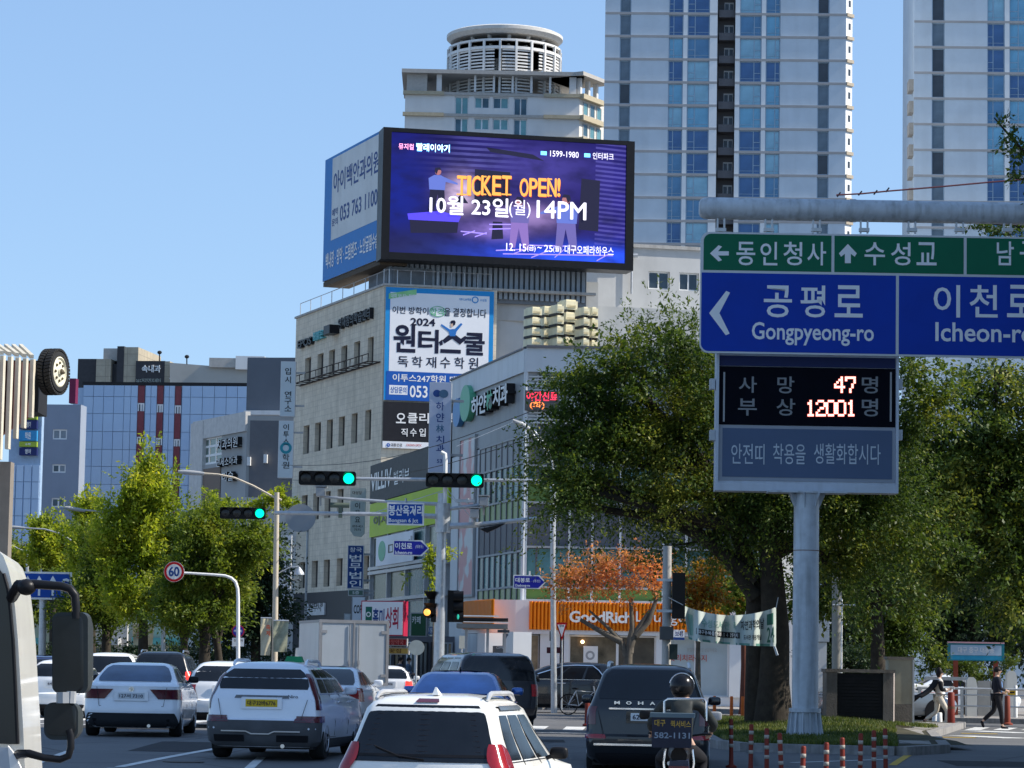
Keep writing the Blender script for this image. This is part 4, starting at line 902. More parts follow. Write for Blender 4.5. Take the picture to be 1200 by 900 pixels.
for i, (px, wpx, n_, py) in enumerate(stacks):
    Y = HD + 5 + (i % 2) * 1.2; sc = Y / FPX; zb = ztop + .6; z1 = at(px, py, Y).z; hN = int(n_); hh = (z1 - zb) / hN; x = at(px, 390, Y).x; wd = wpx * sc * .94
    for k in range(hN):
        where = ['bottom', 'second', 'middle', 'fourth', 'top'][k]; col_ = ['leftmost', 'second', 'third', 'tallest fourth', 'fifth', 'rightmost'][i]
        t = thing('outdoor_unit', f'cream air conditioning unit, {where} one of the {col_} stack on the clinic roof', 'outdoor unit', (x, Y, zb + hh * k),0, grp)
        mb = MB(); h_ = hh * .8; P = []
        for (sx_, sy_) in ((-1,-1),(1,-1),(1,1),(-1,1)):
            P += [(x + sx_ * (wd / 2 - .0) - (0.05 if sx_ * sy_ > 0 else 0) * sx_, Y + sy_ * .38 + (.05 * sy_ * -1 if sx_ * sy_ > 0 else 0), zb + hh * k + .1)]
        mb.prism(P, (0,0, h_ - .06)); mb.box(x - wd / 2 + .06, Y - .32, zb + hh * k + .1 + h_ - .06, x + wd / 2 - .06, Y + .32, zb + hh * k + .1 + h_); mb.build('casing', M_cream, t)
        mb = MB(); [mb.box(x - wd * .36, Y - .40, zb + hh * k + .1 + h_ * q, x + wd * .36, Y - .381, zb + hh * k + .1 + h_ * q + .02) for q in (.2,.3,.4)]; mb.build('vent_slits', mat('unit_slit', (.48,.43,.28),.6), t)
        mb = MB()
        for sx_ in (-1,1): mb.box(x + sx_ * wd * .42 - .03, Y - .36, zb + hh * k - (0 if k else .0), x + sx_ * wd * .42 + .03, Y + .36, zb + hh * k + .1)
        mb.build('foot', M_dark, t); t.rotation_euler.z = R(26)

# ------------------------------------------------------------------ the insurance lounge on the ground floor, white fascia and orange ribs
GW = HR.off(.9); HLg = HL.off(.9)
GT = thing('lounge_shop', 'white ground floor lounge with an orange ribbed fascia and white English lettering', 'shop', GW.pt(2,.15),0)
gz0, gz1 = GW.uz(700,744)[1], GW.uz(700,704.5)[1]; goz0, goz1 = GW.uz(700,739)[1], GW.uz(700,706)[1]
gu0 = GW.uz(604,720)[0]; gu1 = GW.uz(898,720)[0]
M_gw = mat('fascia_white', (.74,.75,.76),.4, var=.04, scale=.6, dirt=.08); M_or = mat('fascia_orange', (.74,.215,.012),.45, var=.06)
mb = MB(); GW.box(mb, gu0, gz0, gu1, gz1,-1.2,0); mb.build('fascia', M_gw, GT, fix=False)
wl_ = Wall(0,0,-20, P=GW.pt(gu0,0) - Vector((math.cos(R(-20)), math.sin(R(-20)),0)) * 0);
P0 = GW.pt(gu0,0); mb = MB(); arc = []
for k in range(9):
    a_ = R(90 * k / 8 * .86); arc.append((P0.x - 1.7 * math.sin(a_), P0.y + 1.7 * (1 - math.cos(a_))))
poly = [(x, y, gz0) for x, y in arc] + [(P0.x + .01, P0.y + 1.7, gz0)]
mb.prism(poly, (0,0, gz1 - gz0)); mb.build('fascia_corner', M_gw, GT, smooth=40)
ex_, ey_ = arc[-1]; WLr = Wall(0,0,103.3 - 180, P=(ex_, ey_, 0)); ul = WLr.uz(541,725)[0]
mb = MB(); WLr.box(mb, ul, gz0,0, gz1,-.8,-.003); mb.build('fascia', M_gw, GT, fix=False)
q0 = WLr.uz(545,720)[0]; q1 = WLr.uz(579,720)[0]
mb = MB(); nrib = 22
for k in range(nrib):
    ua = q0 + (q1 - q0) * k / nrib; ub = q0 + (q1 - q0) * (k + .7) / nrib; WLr.box(mb, ua, goz0, ub, goz1,.0,.1)
WLr.box(mb, q0, goz0 - .02, q1, goz1 + .02,-.01,.03); mb.build('orange_ribs', M_or, GT, fix=False, kind='stuff')
o0, o1 = GW.uz(620,722)[0], GW.uz(854,722)[0]; nrib = int((o1 - o0) / .145); mb = MB()
for k in range(nrib):
    ua = o0 + (o1 - o0) * k / nrib; d_ = (o1 - o0) / nrib
    mb.add([GW.pt(ua, z, .012) for z in (goz0, goz1)] + [GW.pt(ua + d_ * .3, z, .11) for z in (goz1, goz0)], [(0,1,2,3)])
    mb.add([GW.pt(ua + d_ * .3, z, .11) for z in (goz0, goz1)] + [GW.pt(ua + d_ * .7, z, .11) for z in (goz1, goz0)], [(0,1,2,3)])
    mb.add([GW.pt(ua + d_ * .7, z, .11) for z in (goz0, goz1)] + [GW.pt(ua + d_, z, .012) for z in (goz1, goz0)], [(0,1,2,3)])
mb.build('orange_ribs', M_or, GT, fix=False, kind='stuff')
GW.text('GoodRich', GW.rect(667,716.5,740,730), M_lwht, GT, .14,.1,.05,.95, name='channel_letters'); GW.text('Lounge', GW.rect(745,717,803,733), M_lwht, GT, .14,.1,.0, name='channel_letters')
zf0 = .15
mb = MB(); GW.box(mb, gu0 - 1.2, zf0, gu1, zf0 + .35,-1.2,-.25)
for a_, b_ in ((633,645),(650,656),(661,667),(769,777)): u0 = GW.uz(a_, 760)[0]; u1 = GW.uz(b_, 760)[0]; GW.box(mb, u0, zf0 + .35, u1, gz0,-.9,-.15)
u0 = GW.uz(855,770)[0]; u1 = GW.uz(903,770)[0]; GW.box(mb, u0, zf0 + .35, u1, gz0,-.9,-.1)
mb.build('pier', M_gw, GT, fix=False)
M_int = mat('shop_interior_wood', (.33,.22,.12),.7, var=.35, scale=1.5)
for a_, b_, m in ((604,632, mat('shop_glass_warm', (.30,.24,.16),.15,.1, var=.5, scale=1.)),(667,724, mat('shop_glass_mid', (.16,.13,.09),.1,.15, var=.6, scale=1.2)),(724,769, mat('shop_glass_dark', (.09,.075,.06),.1,.15, var=.6, scale=1.)),(777,855, mat('shop_window_film', (.40,.48,.52),.3,0, var=.1, scale=.8))):
    u0, u1 = GW.uz(a_, 765)[0], GW.uz(b_, 765)[0]; n_ = max(1, int((u1 - u0) / 1.1))
    for k in range(n_):
        r = (u0 + (u1 - u0) * k / n_, zf0 + .36, u0 + (u1 - u0) * (k + 1) / n_, gz0 - .02); window(GW, GT, r, .5, M_gw if a_ != 604 else M_frame, m, 1,0,.05)
mb = MB(); GW.box(mb, GW.uz(684,770)[0], GW.uz(690,780)[1], GW.uz(701,770)[0], GW.uz(690,757)[1], -.45,-.43); mb.build('window_sticker', M_wht_print, GT, fix=False); ring(GW, 692,768,.1,.18,-.425, M_frame, GT, 16)
GW.text('GoodRich', GW.rect(686,776.5,699,779), M_frame, GT, -.42,0,.03)
GW.text('굿리치라운지', GW.rect(785,767,829,775), mat('print_red_dull', (.45,.10,.08),.5), GT, -.42,0,.03); GW.text('보험의 모든 것 상담하세요', GW.rect(806,759,841,764), M_frame, GT, -.42,0,.02)
q = GW.rect(789,738,802,750); mb = MB(); GW.box(mb, *q, .02,.12); mb.build('small_sign', M_wht_print, GT, fix=False); GW.text('보험', (q[0] + .06, q[1] + .14, q[2] - .06, q[3] - .05), M_nv, GT, .125,0,.03); wq(GW, (q[0], q[1], q[2], q[1] + .1),.123, M_nv, GT)
mb = MB(); p = GW.pt(GW.uz(683,752)[0], GW.uz(683,752)[1], -.4); mb.ball(p, .07); mb.build('lamp_bulb', em('warm_lamp', (1.,.62,.3),4.), GT)
q = WLr.uz(570,770)[0], WLr.uz(590,770)[0]
mb = MB(); WLr.box(mb, ul, .15,-.1, gz0,-1.2,-.8); mb.build('pier', M_gw, GT, fix=False)
mb = MB(); WLr.box(mb, WLr.uz(567,760)[0], .15, WLr.uz(591,760)[0], gz0 - .5,-.9,-.35); mb.build('dark_panel', mat('panel_charcoal', (.06,.065,.075),.5), GT, fix=False)
GW2 = GW.off(-.1); cc = WLr.uz(585,758); ring(WLr, 585,758,.0,.42,-.33, M_wht_print, GT, 18, 'logo_disc'); WLr.text('COFFEE', WLr.rect(572,757,581,760), M_wht_print, GT, -.33,0,.02)
for a_, b_ in ((556,565),(592,598)): mb = MB(); WLr.box(mb, WLr.uz(a_, 770)[0], .15, WLr.uz(b_, 770)[0], gz0,-.8,-.1); mb.build('pier', M_gw, GT, fix=False)

# ------------------------------------------------------------------ the narrow building between: dark sign, lime sign, glazed front
VW = HL.off(.05); v0, v1 = VW.uz(433,600)[0], uL - .4
VT = thing('glazed_shop_building', 'narrow glazed building with a charcoal sign over a lime green sign, behind the signal post', 'building', VW.pt(v1,.1), R(VW.h))
vz = lambda px, py: VW.uz(px, py)[1]
zA, zB, zC, zD, zE = vz(478,531), vz(470,581), vz(470,622), vz(470,661), vz(480,700)
mb = MB(); VW.box(mb, v0,.1, v1, zA + .1,-5,-.35); mb.build('core', M_spd, VT, fix=False)
mb = MB(); VW.box(mb, v0, zB + .03, v1, zA, -.35,0); mb.build('charcoal_sign', mat('sign_charcoal', (.026,.026,.03),.5), VT, fix=False)
mb = MB(); VW.box(mb, v0, zC, v1, zB, -.35,-.02); mb.build('lime_sign', mat('sign_lime', (.42,.56,.03),.5, var=.12, scale=.5), VT, fix=False)
def vtext(t, x0, y0, x1, y1, m, b=.02, w_=.02): VW.text(t, (VW.uz(x0,(y0 + y1) / 2)[0], vz((x0 + x1) / 2, y1), VW.uz(x1,(y0 + y1) / 2)[0], vz((x0 + x1) / 2, y0)), m, VT, w_, 0, b)
vtext('VILLIV', 435,552,459,573, M_lwht, .03); vtext('빌리브', 462,550,480,566, M_lwht, .02); vtext('이사', 438,603,455,615, M_lblk, .03); vtext('청소', 476,590,496,606, M_lblk, .03)
mb = MB();
for k in range(5):
    u = v0 + (v1 - v0) * (.02 + .24 * k); VW.box(mb, u - .06,.1, u + .06, zC, -.3,.0)
for z in (zD, zE, vz(480,665)): VW.box(mb, v0, z - .08, v1, z + .08,-.3,.03)
mb.build('frame', mat('frame_silver', (.5,.5,.5),.4,.3), VT, fix=False)
for k in range(4):
    u0 = v0 + (v1 - v0) * (.03 + .24 * k); u1 = u0 + (v1 - v0) * .22
    for a_, b_ in ((zD - .05, zC),(zE, zD - .1),(.5, zE - .1)): window(VW, VT, (u0 + .1, min(a_, b_), u1 - .1, max(a_, b_)),.15, M_frame, [G_h[0], mat('green_curtain_glass', (.08,.09,.05),.2)], 1,0,.08)
q = (VW.uz(443,640)[0], vz(455,662), VW.uz(486,640)[0], vz(455,628)); mb = MB(); VW.box(mb, *q, .03,.1); mb.build('pale_sign', M_pw, VT, fix=False); VW.text('미래', (q[0] + 3.2, q[1] + .4, q[2] - .6, q[3] - .4), M_lblk, VT, .11,0,.02); disc(VW, q[0] + 1.6,(q[1] + q[3]) / 2,.9,.5,.1,.12, mat('logo_green', (.12,.42,.25),.4), VT, 'logo')
def board(name, label, px, Y, x0, y0, x1, y1, h, m, th=.25, texts=(), cat='sign', edge=None):
    W_ = Wall(px, Y, h, (y0 + y1) / 2); r = W_.rect(x0, y0, x1, y1); t = thing(name, label, cat, W_.pt((r[0] + r[2]) / 2, r[1]), R(h))
    mb = MB(); W_.box(mb, *r, -th, -.005); mb.build('casing', edge or M_frame, t, fix=False)
    mb = MB(); W_.box(mb, r[0] + .04, r[1] + .04, r[2] - .04, r[3] - .04,-.005,.012); mb.build('face', m, t, fix=False)
    for q in texts: W_.text(q[0], W_.rect(*q[1:5]), q[5], t, .02,0, q[6] if len(q) > 6 else .02)
    return t, W_, r
M_red = mat('print_crimson', (.40,.02,.06),.5)
t, W_, r = board('shop_sign', 'white lightbox shop sign with navy and crimson Korean letters above the box truck', 450,112,423,704,473,745,-14, M_pw, .6, [('흙미', 437,713,450.5,735, M_nv, .04),('상회', 452,711.5,467,737, M_red, .04)], edge=M_red)
q = W_.rect(428.5,711,436,735); wq(W_, q, .018, mat('logo_dark_green', (.02,.14,.10),.5), t, 'logo'); ring(W_, 432,720,.06,.1,.022, M_wht_print, t, 12)
board('shop_sign', 'red shop board low down beneath the white lightbox sign', 455,112.6,449,748,477,757,-10, mat('sign_red', (.30,.015,.02),.5),.2, [('중앙약국', 453,749.5,473,755.5, mat('print_pink', (.7,.25,.25),.5),.02)])
board('shop_sign', 'orange-yellow shop board under the small red board at street level', 455,112.8,447,758.5,479,767,-10, mat('sign_amber', (.5,.33,.08),.5),.2, [('꽃집', 456,760,470,765, mat('print_brown', (.12,.05,.02),.5),.02)])
board('shop_sign', 'dark green shop board with white script right of the white lightbox', 488,121,481,718,500,746,-14, mat('sign_deep_green', (.03,.10,.05),.5),.3, [('카페', 483,722,493,731, M_lwht, .02)])
board('shop_sign', 'small blue and grey shop board behind the traffic signal post at street level', 505,124,497,734,516,744,-10, mat('sign_slate', (.10,.15,.28),.5),.2, [('부동산', 499,736,513,742, M_lwht, .02)])
ST = thing('street_shops', 'dark shopfronts at street level left of the signal post', 'shop', (-5,126,.1))
WS_ = Wall(460,126,-6,780); mb = MB(); a_, b_ = WS_.uz(430,780)[0], WS_.uz(545,780)[0]; WS_.box(mb, a_, .1, b_, WS_.uz(480,745)[1], -1,-.4); mb.build('wall', M_spd, ST, fix=False)
for k in range(8):
    u = a_ + (b_ - a_) * k / 8; r = (u + .06,.2, u + (b_ - a_) / 8 - .06, WS_.uz(480,752)[1]); window(WS_, ST, r, .3, random.choice([M_frame, M_white, M_dark]), [G_h[0], mat('shop_glass_mid', (.1,.09,.07),.1), M_glass], 2,0,.06)

YBS = 104.; BT = thing('bus_shelter', 'dark flat-roofed bus shelter with two white roof edges left of the orange fascia', 'bus shelter', at(560,800, YBS))
def hb(px0, py0, px1, py1, Y, dep, m, nm):
    a, b = at(px0, py0, Y), at(px1, py1, Y); mb = MB(); mb.box(a.x, Y, min(a.z, b.z), b.x, Y + dep, max(a.z, b.z)); return mb.build(nm, m, BT)
hb(536,723.5,595.5,727.5, YBS - .02,2.6, M_dark, 'roof'); hb(535,720.6,585,723, YBS - .06,.1, M_white, 'roof_edge'); hb(535,728,596,730, YBS - .06,.1, M_white, 'roof_edge'); hb(535,730.4,595,736.5, YBS - .04,2.4, mat('shelter_fascia', (.20,.20,.19),.6), 'fascia')
for px in (545,570,590): hb(px, 737, px + 2.2,792, YBS + .2,.08, M_frame, 'post')
hb(583,738,597,741.5, YBS - .03,.1, mat('shelter_sign', (.05,.06,.07),.5), 'sign')
T = thing('bus_stop_sign', 'cream information plate on a pole right of the signal mast', 'sign', at(541,800,100)); W_ = Wall(541,100,0,755); mb = MB(); W_.box(mb, *W_.rect(538,745,544.5,760),-.05,0); mb.build('plate', mat('plate_cream', (.62,.60,.50),.5), T, fix=False); mb = MB(); mb.tube([W_.pt(0,.1,-.08), W_.pt(0, W_.uz(541,745)[1], -.08)], .03,6); mb.build('post', M_steel, T)
# ------------------------------------------------------------------ buildings on the left
MW = Wall(345,300,-8,420)
T = thing('medical_building', 'beige and black medical building rising behind the blue panelled one', 'building', MW.pt(0,0), R(-8))
M_bg = tile_mat('beige_cladding', (.42,.37,.28),(.39,.345,.265),(.27,.24,.19),1.2,1.2,.03,.8,0); M_bk = mat('black_cladding', (.045,.045,.05),.45, var=.15); M_grp = mat('gable_grey', (.40,.39,.36),.8, var=.1, scale=.3)
Ux = lambda px, py=450: MW.uz(px, py)[0]; Zx = lambda py, px=200: MW.uz(px, py)[1]
def blk(W_, x0, x1, yt, zb, m, w0, w1, nm, T_, py=450):
    mb = MB(); W_.box(mb, W_.uz(x0, py)[0], zb, W_.uz(x1, py)[0], W_.uz((x0 + x1) / 2, yt)[1], w0, w1); return mb.build(nm, m, T_, fix=False)
blk(MW, 90.5,113,420.5,0, M_bk, -12,0, 'wall', T); blk(MW, 113,130,421,0, M_bg, -12,.3, 'wall', T); blk(MW, 130,160,426,0, M_bk, -12,-.4, 'wall', T)
blk(MW, 117,137,407, Zx(422), M_crg, -9,-1, 'roof_room', T); blk(MW, 137,145,406, Zx(450), M_bk, -9,.25, 'stair_wall', T); blk(MW, 145,161.5,407, Zx(450), M_bg, -9,.2, 'stair_wall', T)
blk(MW, 160,194,423.5,0, M_bk, -12,.5, 'sign_wall', T); blk(MW, 194,200,424,0, M_bg, -12,.52, 'wall', T)
W5 = Wall(0,0,-22, P=MW.pt(Ux(199),0)); zg = W5.uz(210,424.5)[1]
W5b = Wall(199,300,0,430)
mb = MB(); P = [W5b.uz(199,425), W5b.uz(275,431), W5b.uz(300,418), W5b.uz(346,421), W5b.uz(346,540), W5b.uz(199,540)]
mb.prism([W5b.pt(u, z) for u, z in P], (0,14,0)); mb.build('gable_wall', M_grp, T)
blk(W5b, 245,276,420, Zx(432), M_crg, -4,.5, 'roof_room', T); blk(W5b, 276,310,418, Zx(434), M_cr, -4,.6, 'roof_room', T)
MW.text('속내과', MW.rect(168,428.5,190,437), M_lwht, T, .53,.1,.04, name='channel_letters'); MW.text('치과', MW.rect(200.5,442,216,453), M_lwht, T, .8,.1,.05, name='channel_letters')
MW.text('365건강검진센터', MW.rect(161,444,190,451), mat('letter_dull', (.3,.33,.3),.5), T, .53,.05,.03, name='channel_letters')
mb = MB()
for px, y1, y0 in ((187,413,424),(219,418,427)):
    p, q = at(px, y0,299), at(px, y1,299); mb.tube([p, q], .07,5); mb.ball(q, (.25,.25,.2),8,5)
mb.build('mast', M_dark, T)
BW = Wall(290,262,-6.0,500)
T = thing('blue_panel_building', 'blue panelled building with three columns of dark red panels', 'building', BW.pt(-8,0), R(-6))
M_blu = [mat('panel_blue_a', (.40,.53,.70),.5,0, var=.05, scale=.3), mat('panel_blue_b', (.415,.545,.71),.5,0, var=.05, scale=.3), mat('panel_blue_c', (.385,.515,.69),.5,0, var=.05, scale=.3)]
M_blk_ = mat('panel_backing', (.28,.39,.54),.7); M_mar = mat('panel_maroon', (.21,.055,.065),.45, var=.1)
u0, u1 = BW.uz(96,500)[0], BW.uz(290,500)[0]; zt = (BW.uz(110,448)[1] + BW.uz(280,456)[1]) / 2
mb = MB(); BW.box(mb, u0,0, u1, zt - .1,-14,-.12); mb.build('wall', M_blk_, T, fix=False)
rows_y = [zt];
for py in (464,484,505,526,546,567,588,610): rows_y.append(BW.uz(150, py + 1)[1])
mc = [(160,169),(182.5,191),(203.5,212)]
cols_px = [96,108,120,132,144,152,160,169,175.5,182.5,191,197,203.5,212,222,236,250,264,277,290]
UB = [BW.uz(p, 520)[0] for p in cols_px]; cache = {}
for i in range(len(UB) - 1):
    if any(abs(cols_px[i] - a) < .1 for a, b in mc): continue
    for j in range(len(rows_y) - 1):
        w_, h_ = UB[i + 1] - UB[i], rows_y[j] - rows_y[j + 1]; key = (round(w_, 2), round(h_, 2), random.randrange(3))
        if key not in cache:
            me = bpy.data.meshes.new('wall_panel'); t_ = .02; b_ = MB(); b_.box(t_, -.1, t_, w_ - t_, .0, h_ - t_); me.from_pydata(b_.v, [], b_.f); me.materials.append(M_blu[key[2]]); cache[key] = me
        link('wall_panel', cache[key], T, wm(T).inverted() @ BW.pt(UB[i], rows_y[j + 1], 0),(0,0,0))
zm = lambda py: BW.uz(186, py)[1]
for a, b in mc:
    ua, ub = BW.uz(a, 500)[0] + .05, BW.uz(b, 500)[0] - .05; off = (a - 160) * .055
    for y0, y1 in ((449,469),(481,508.5),(519.5,548),(557,586),(596,625)):
        mb = MB(); BW.box(mb, ua, zm(y1 + off + 3), ub, zm(y0 + off + 1),-.1,.03); mb.build('red_panel', M_mar, T, fix=False)
    for y0, y1 in ((469.5,480.5),(509,519),(548.5,556.5),(586.5,595.5)):
        r = (ua, zm(y1 + off + 3), ub, zm(y0 + off + 3)); window(BW, T, r, .05, M_white, [M_glass, mat('pale_glass', (.3,.36,.42),.2)], 2,0,.12)
mb = MB(); BW.box(mb, u0 - .05, zt, u1 + .05, zt + .3,-.5,.1); mb.build('coping', M_dark, T, fix=False)
W6 = Wall(0,0,70, P=BW.pt(u1,0)); mb = MB(); BW2 = Wall(0,0,45 - 90, P=BW.pt(u0,0));
mb = MB(); BW.box(mb, BW.uz(84,470)[0], 0, u0 - .03, zt - .2,-12,-.5); mb.build('end_wall', M_blu[1], T, fix=False)
PW = Wall(93,250,-6,520); T = thing('plain_wing', 'plain slate-blue rendered wing with small white-framed windows beside the blue panelled building', 'building', PW.pt(-2,0), R(-6))
a, b = PW.uz(46,520)[0], PW.uz(93.5,520)[0]; zt2 = PW.uz(70,474)[1]; hs = []
for x0, x1, y0, y1 in ((61.5,78.5,503,515),(61,77,544,554),(60,76,583.5,594.5)): hs.append(PW.rect(x0, y0, x1, y1))
mb = MB(); PW.holes(mb, a, 0, b, zt2, hs, .3); mb.add([PW.pt(a, zt2), PW.pt(b, zt2), PW.pt(b, zt2,-2), PW.pt(a, zt2,-2)], [(0,1,2,3)]); mb.add([PW.pt(b, 0), PW.pt(b, 0,-2), PW.pt(b, zt2,-2), PW.pt(b, zt2)], [(0,1,2,3)]); mb.add([PW.pt(a, 0), PW.pt(a, 0,-10), PW.pt(a, zt2,-10), PW.pt(a, zt2)], [(0,1,2,3)])
mb.build('wall', mat('slate_render', (.25,.29,.36),.8, var=.05, scale=.5, dirt=.1), T, fix=False)
for r in hs: window(PW, T, r, .12, M_white, [M_glass, mat('grey_glass_mid', (.2,.24,.28),.2)], 2,0,.12)
r = PW.rect(80,443,87.5,472); mb = MB(); PW.box(mb, *r, -1.2,-.3); mb.build('roof_sign', mat('roof_sign_maroon', (.15,.02,.06),.5), T, fix=False)
LW = Wall(45,240,-6,540); T = thing('pale_blue_building', 'pale blue panelled building in the gap right of the finned facade', 'building', LW.pt(-2,0), R(-6))
a, b = LW.uz(9,560)[0], LW.uz(46.5,560)[0]; mb = MB(); LW.box(mb, a, 0, b, LW.uz(30,470)[1], -.8,-.1); mb.build('wall', M_blk_, T, fix=False)
for i in range(4):
    for j in range(6):
        x = a + (b - a) * i / 4; z = LW.uz(30,545 + j * 20)[1]; mb = MB(); LW.box(mb, x + .05, z + .05 - 1.41, x + (b - a) / 4 - .05, z, -.1,0); mb.build('wall_panel', M_blu[(i + j) % 3], T, fix=False)
for (y0, y1, m, tx) in ((481,487, mat('sign_orange_dull', (.5,.25,.05),.5), ''),(488,492, mat('sign_green_dull', (.3,.4,.05),.5), ''),(493,503, mat('sign_navy', (.02,.03,.12),.5), '보청기'),(505,517, mat('sign_cyan', (.04,.25,.5),.5), '학원'),(518,524, mat('sign_green_dull', (.3,.4,.05),.5), '수학'),(525,534, mat('sign_navy', (.02,.03,.12),.5), '영어')):
    r = LW.rect(24, y0,44.5, y1); mb = MB(); LW.box(mb, *r, .0,.4); mb.build('sign_panel', m, T, fix=False)
    if tx: LW.text(tx, (r[0] + .5, r[1] + .12, r[2] - .5, r[3] - .12), M_lwht, T, .42,0,.03)
FW = Wall(0,95,0,500); Fx = lambda px, py=500: FW.uz(px, py)[0]; Fz = lambda py, px=20: FW.uz(px, py)[1]
T = thing('finned_building', 'building at the left edge clad with cream upright fins over dark red', 'building', FW.pt(Fx(-5),0),0)
FH = 58; FWL = Wall(0,0,0, P=FW.P)
M_fin = mat('fin_cream', (.62,.57,.46),.6, var=.1, scale=2, dirt=.3); M_rb = mat('dark_red_wall', (.12,.04,.035),.7, var=.3)
mb = MB(); FW.box(mb, Fx(-120),0, Fx(11), Fz(540),-1.2,-.5); mb.build('lower_wall', mat('taupe_render', (.24,.21,.18),.8, var=.1, dirt=.2), T, fix=False)
nf = 19; top0 = (-96,398);
for k in range(nf):
    px = 39.5 - 8.4 * k * (1 + .012 * k); Y = 95 - .62 * k
    if px < -120: break
    yt_ = 421 - 1.1 * k - (0 if k else 0); yb = 489 + 12.3 * min(k, 9)
    p = at(px, yt_, Y); q = at(px - 1.5, yb, Y)
    t_ = MB(); wv = 4.3 / FPX * Y
    t_.prism([(p.x, Y, p.z),(p.x + .02, Y + .3, p.z + .03),(p.x + .02, Y + .3, q.z),(p.x, Y, q.z)], (-wv, .0,0)); o = t_.build('fin', M_fin, T)
    t_ = MB(); a_ = at(px - 13.5,407.5, Y + 3.5); t_.prism([(p.x, Y, p.z + .02),(a_.x, a_.y, a_.z),(a_.x, a_.y, a_.z + .13),(p.x, Y, p.z + .15)], (-wv, 0,0)); t_.build('fin', M_fin, T)
mb = MB(); p0 = at(38.5,420,95.8); p1 = at(-110,400,85.5)
mb.prism([(p0.x, 95.5, p0.z - .2),(p0.x, 95.5, at(42,486,95.5).z),(p1.x, 85.5, at(0,600,90).z),(p1.x, 85.5, p1.z - .2)], (0,.5,0)); mb.build('wall', M_rb, T)
mb = MB(); a_ = at(45,423,97); mb.box(a_.x - .9,96.6, at(45,484,97).z, a_.x + .1,98.5, at(45,424,97).z); mb.build('dark_end', M_dark, T)
c = at(62.5,435.8,96); hub = c; TT = thing('tyre_display', 'big black tyre with a cream wheel mounted high on the corner of the finned building', 'tyre', c)
ax = Vector((.955,-.30,0)).normalized(); rr = 25 / FPX * 96; rot = ax.to_track_quat('Z', 'Y').to_matrix()
def disp(o_prof, nm, m, n=36, sm=30):
    mb = MB(); vs = MB().lathe((0,0,0), o_prof, n).v; fs = MB().lathe((0,0,0), o_prof, n).f; mb.add([c + rot @ Vector(v) for v in vs], fs); return mb.build(nm, m, TT, smooth=sm)
ty = disp([(rr * .6,-.26),(rr * .93,-.25),(rr, -.16),(rr, .16),(rr * .93,.25),(rr * .74,.26),(rr * .72,.2),(rr * .6,.18)], 'tyre', mat('tyre_rubber_display', (.03,.03,.03),.8))
disp([(rr * .72,.15),(rr * .72,.24),(rr * .66,.26),(rr * .6,.20),(rr * .2,.24),(rr * .18,.29),(.001,.29)], 'wheel', mat('wheel_cream', (.74,.70,.54),.5, var=.06))
mb = MB()
for k in range(40):
    a_ = 6.2832 * k / 40; e1 = Vector((math.cos(a_), math.sin(a_),0)); e2 = Vector((-e1.y, e1.x, 0))
    for s_ in (-1,1):
        pts = [e1 * (rr + .0) + Vector((0,0, s_ * .24)) - e2 * .04, e1 * rr + Vector((0,0, s_ * .24)) + e2 * .05, e1 * rr + Vector((0,0, s_ * .03)) + e2 * .10, e1 * rr + Vector((0,0, s_ * .03)) + e2 * .01]
        mb.prism([c + rot @ p for p in pts], rot @ (e1 * .07))
mb.build('tread', mat('tyre_rubber_display', (.03,.03,.03),.8), TT, kind='stuff')
mb = MB()
for k in range(8):
    a_ = 6.2832 * k / 8; e1 = Vector((math.cos(a_), math.sin(a_),0)); p = c + rot @ (e1 * rr * .42 + Vector((0,0,.23))); mb.ball(p, .05,8,5)
mb.ball(c + rot @ Vector((0,0,.29)),.1,10,6); mb.build('wheel_nuts', mat('nut_dark', (.1,.08,.05),.5), TT)
mb = MB(); q = at(44,440,97); mb.tube([c - ax * .4,(q.x, q.y, q.z)], .14,8); mb.build('bracket', M_dark, TT)
GW_ = Wall(288,176,116 - 180,560); GF = Wall(0,0,-4, P=GW_.P)
T = thing('grey_office_building', 'low grey office building with black rooftop-edge letters left of the stone office', 'building', GF.P, 0)
zg1 = at(260,492,177).z; hs = [ (GW_.uz(236,520)[0], GW_.uz(240,545)[1], GW_.uz(260,520)[0], GW_.uz(248,512)[1]) ]
mb = MB(); ua = GW_.uz(226.5,550)[0]; za = (GW_.uz(226,495)[1] + GW_.uz(285,487)[1]) / 2
GW_.holes(mb, ua, 0,0, za, hs, .3); GF.box(mb, .01,0, GF.uz(346,550)[0], GF.uz(315,487)[1], -14,-.01)
mb.build('wall', [mat('grey_panel_wall', (.36,.37,.37),.7, var=.06, scale=.5, dirt=.15)], T, fix=False)
mb = MB(); GF.box(mb, .2,0, GF.uz(346,550)[0], GF.uz(315,493)[1], -2,.1); mb.build('gable_wall', mat('gable_dark_grey', (.15,.155,.17),.7, var=.06), T, fix=False)
mb = MB(); GW_.box(mb, ua, GW_.uz(245,598)[1] - 6, GW_.uz(259,560)[0], GW_.uz(245,549)[1], -.2,.06); mb.build('brown_panel', mat('panel_brown', (.19,.14,.11),.6, var=.1), T, fix=False)
mb = MB(); GW_.box(mb, ua - .3,0, ua + 2, za, -.2,.15); GW_.box(mb, ua, za - 1.1,0, za + .1,-.2,.12); mb.build('frame_band', mat('band_pale_grey', (.55,.54,.52),.7, dirt=.15), T, fix=False)
window(GW_, T, hs[0], .1, M_white, [mat('green_grey_glass', (.15,.2,.17),.15,.1)], 3,3,.14)
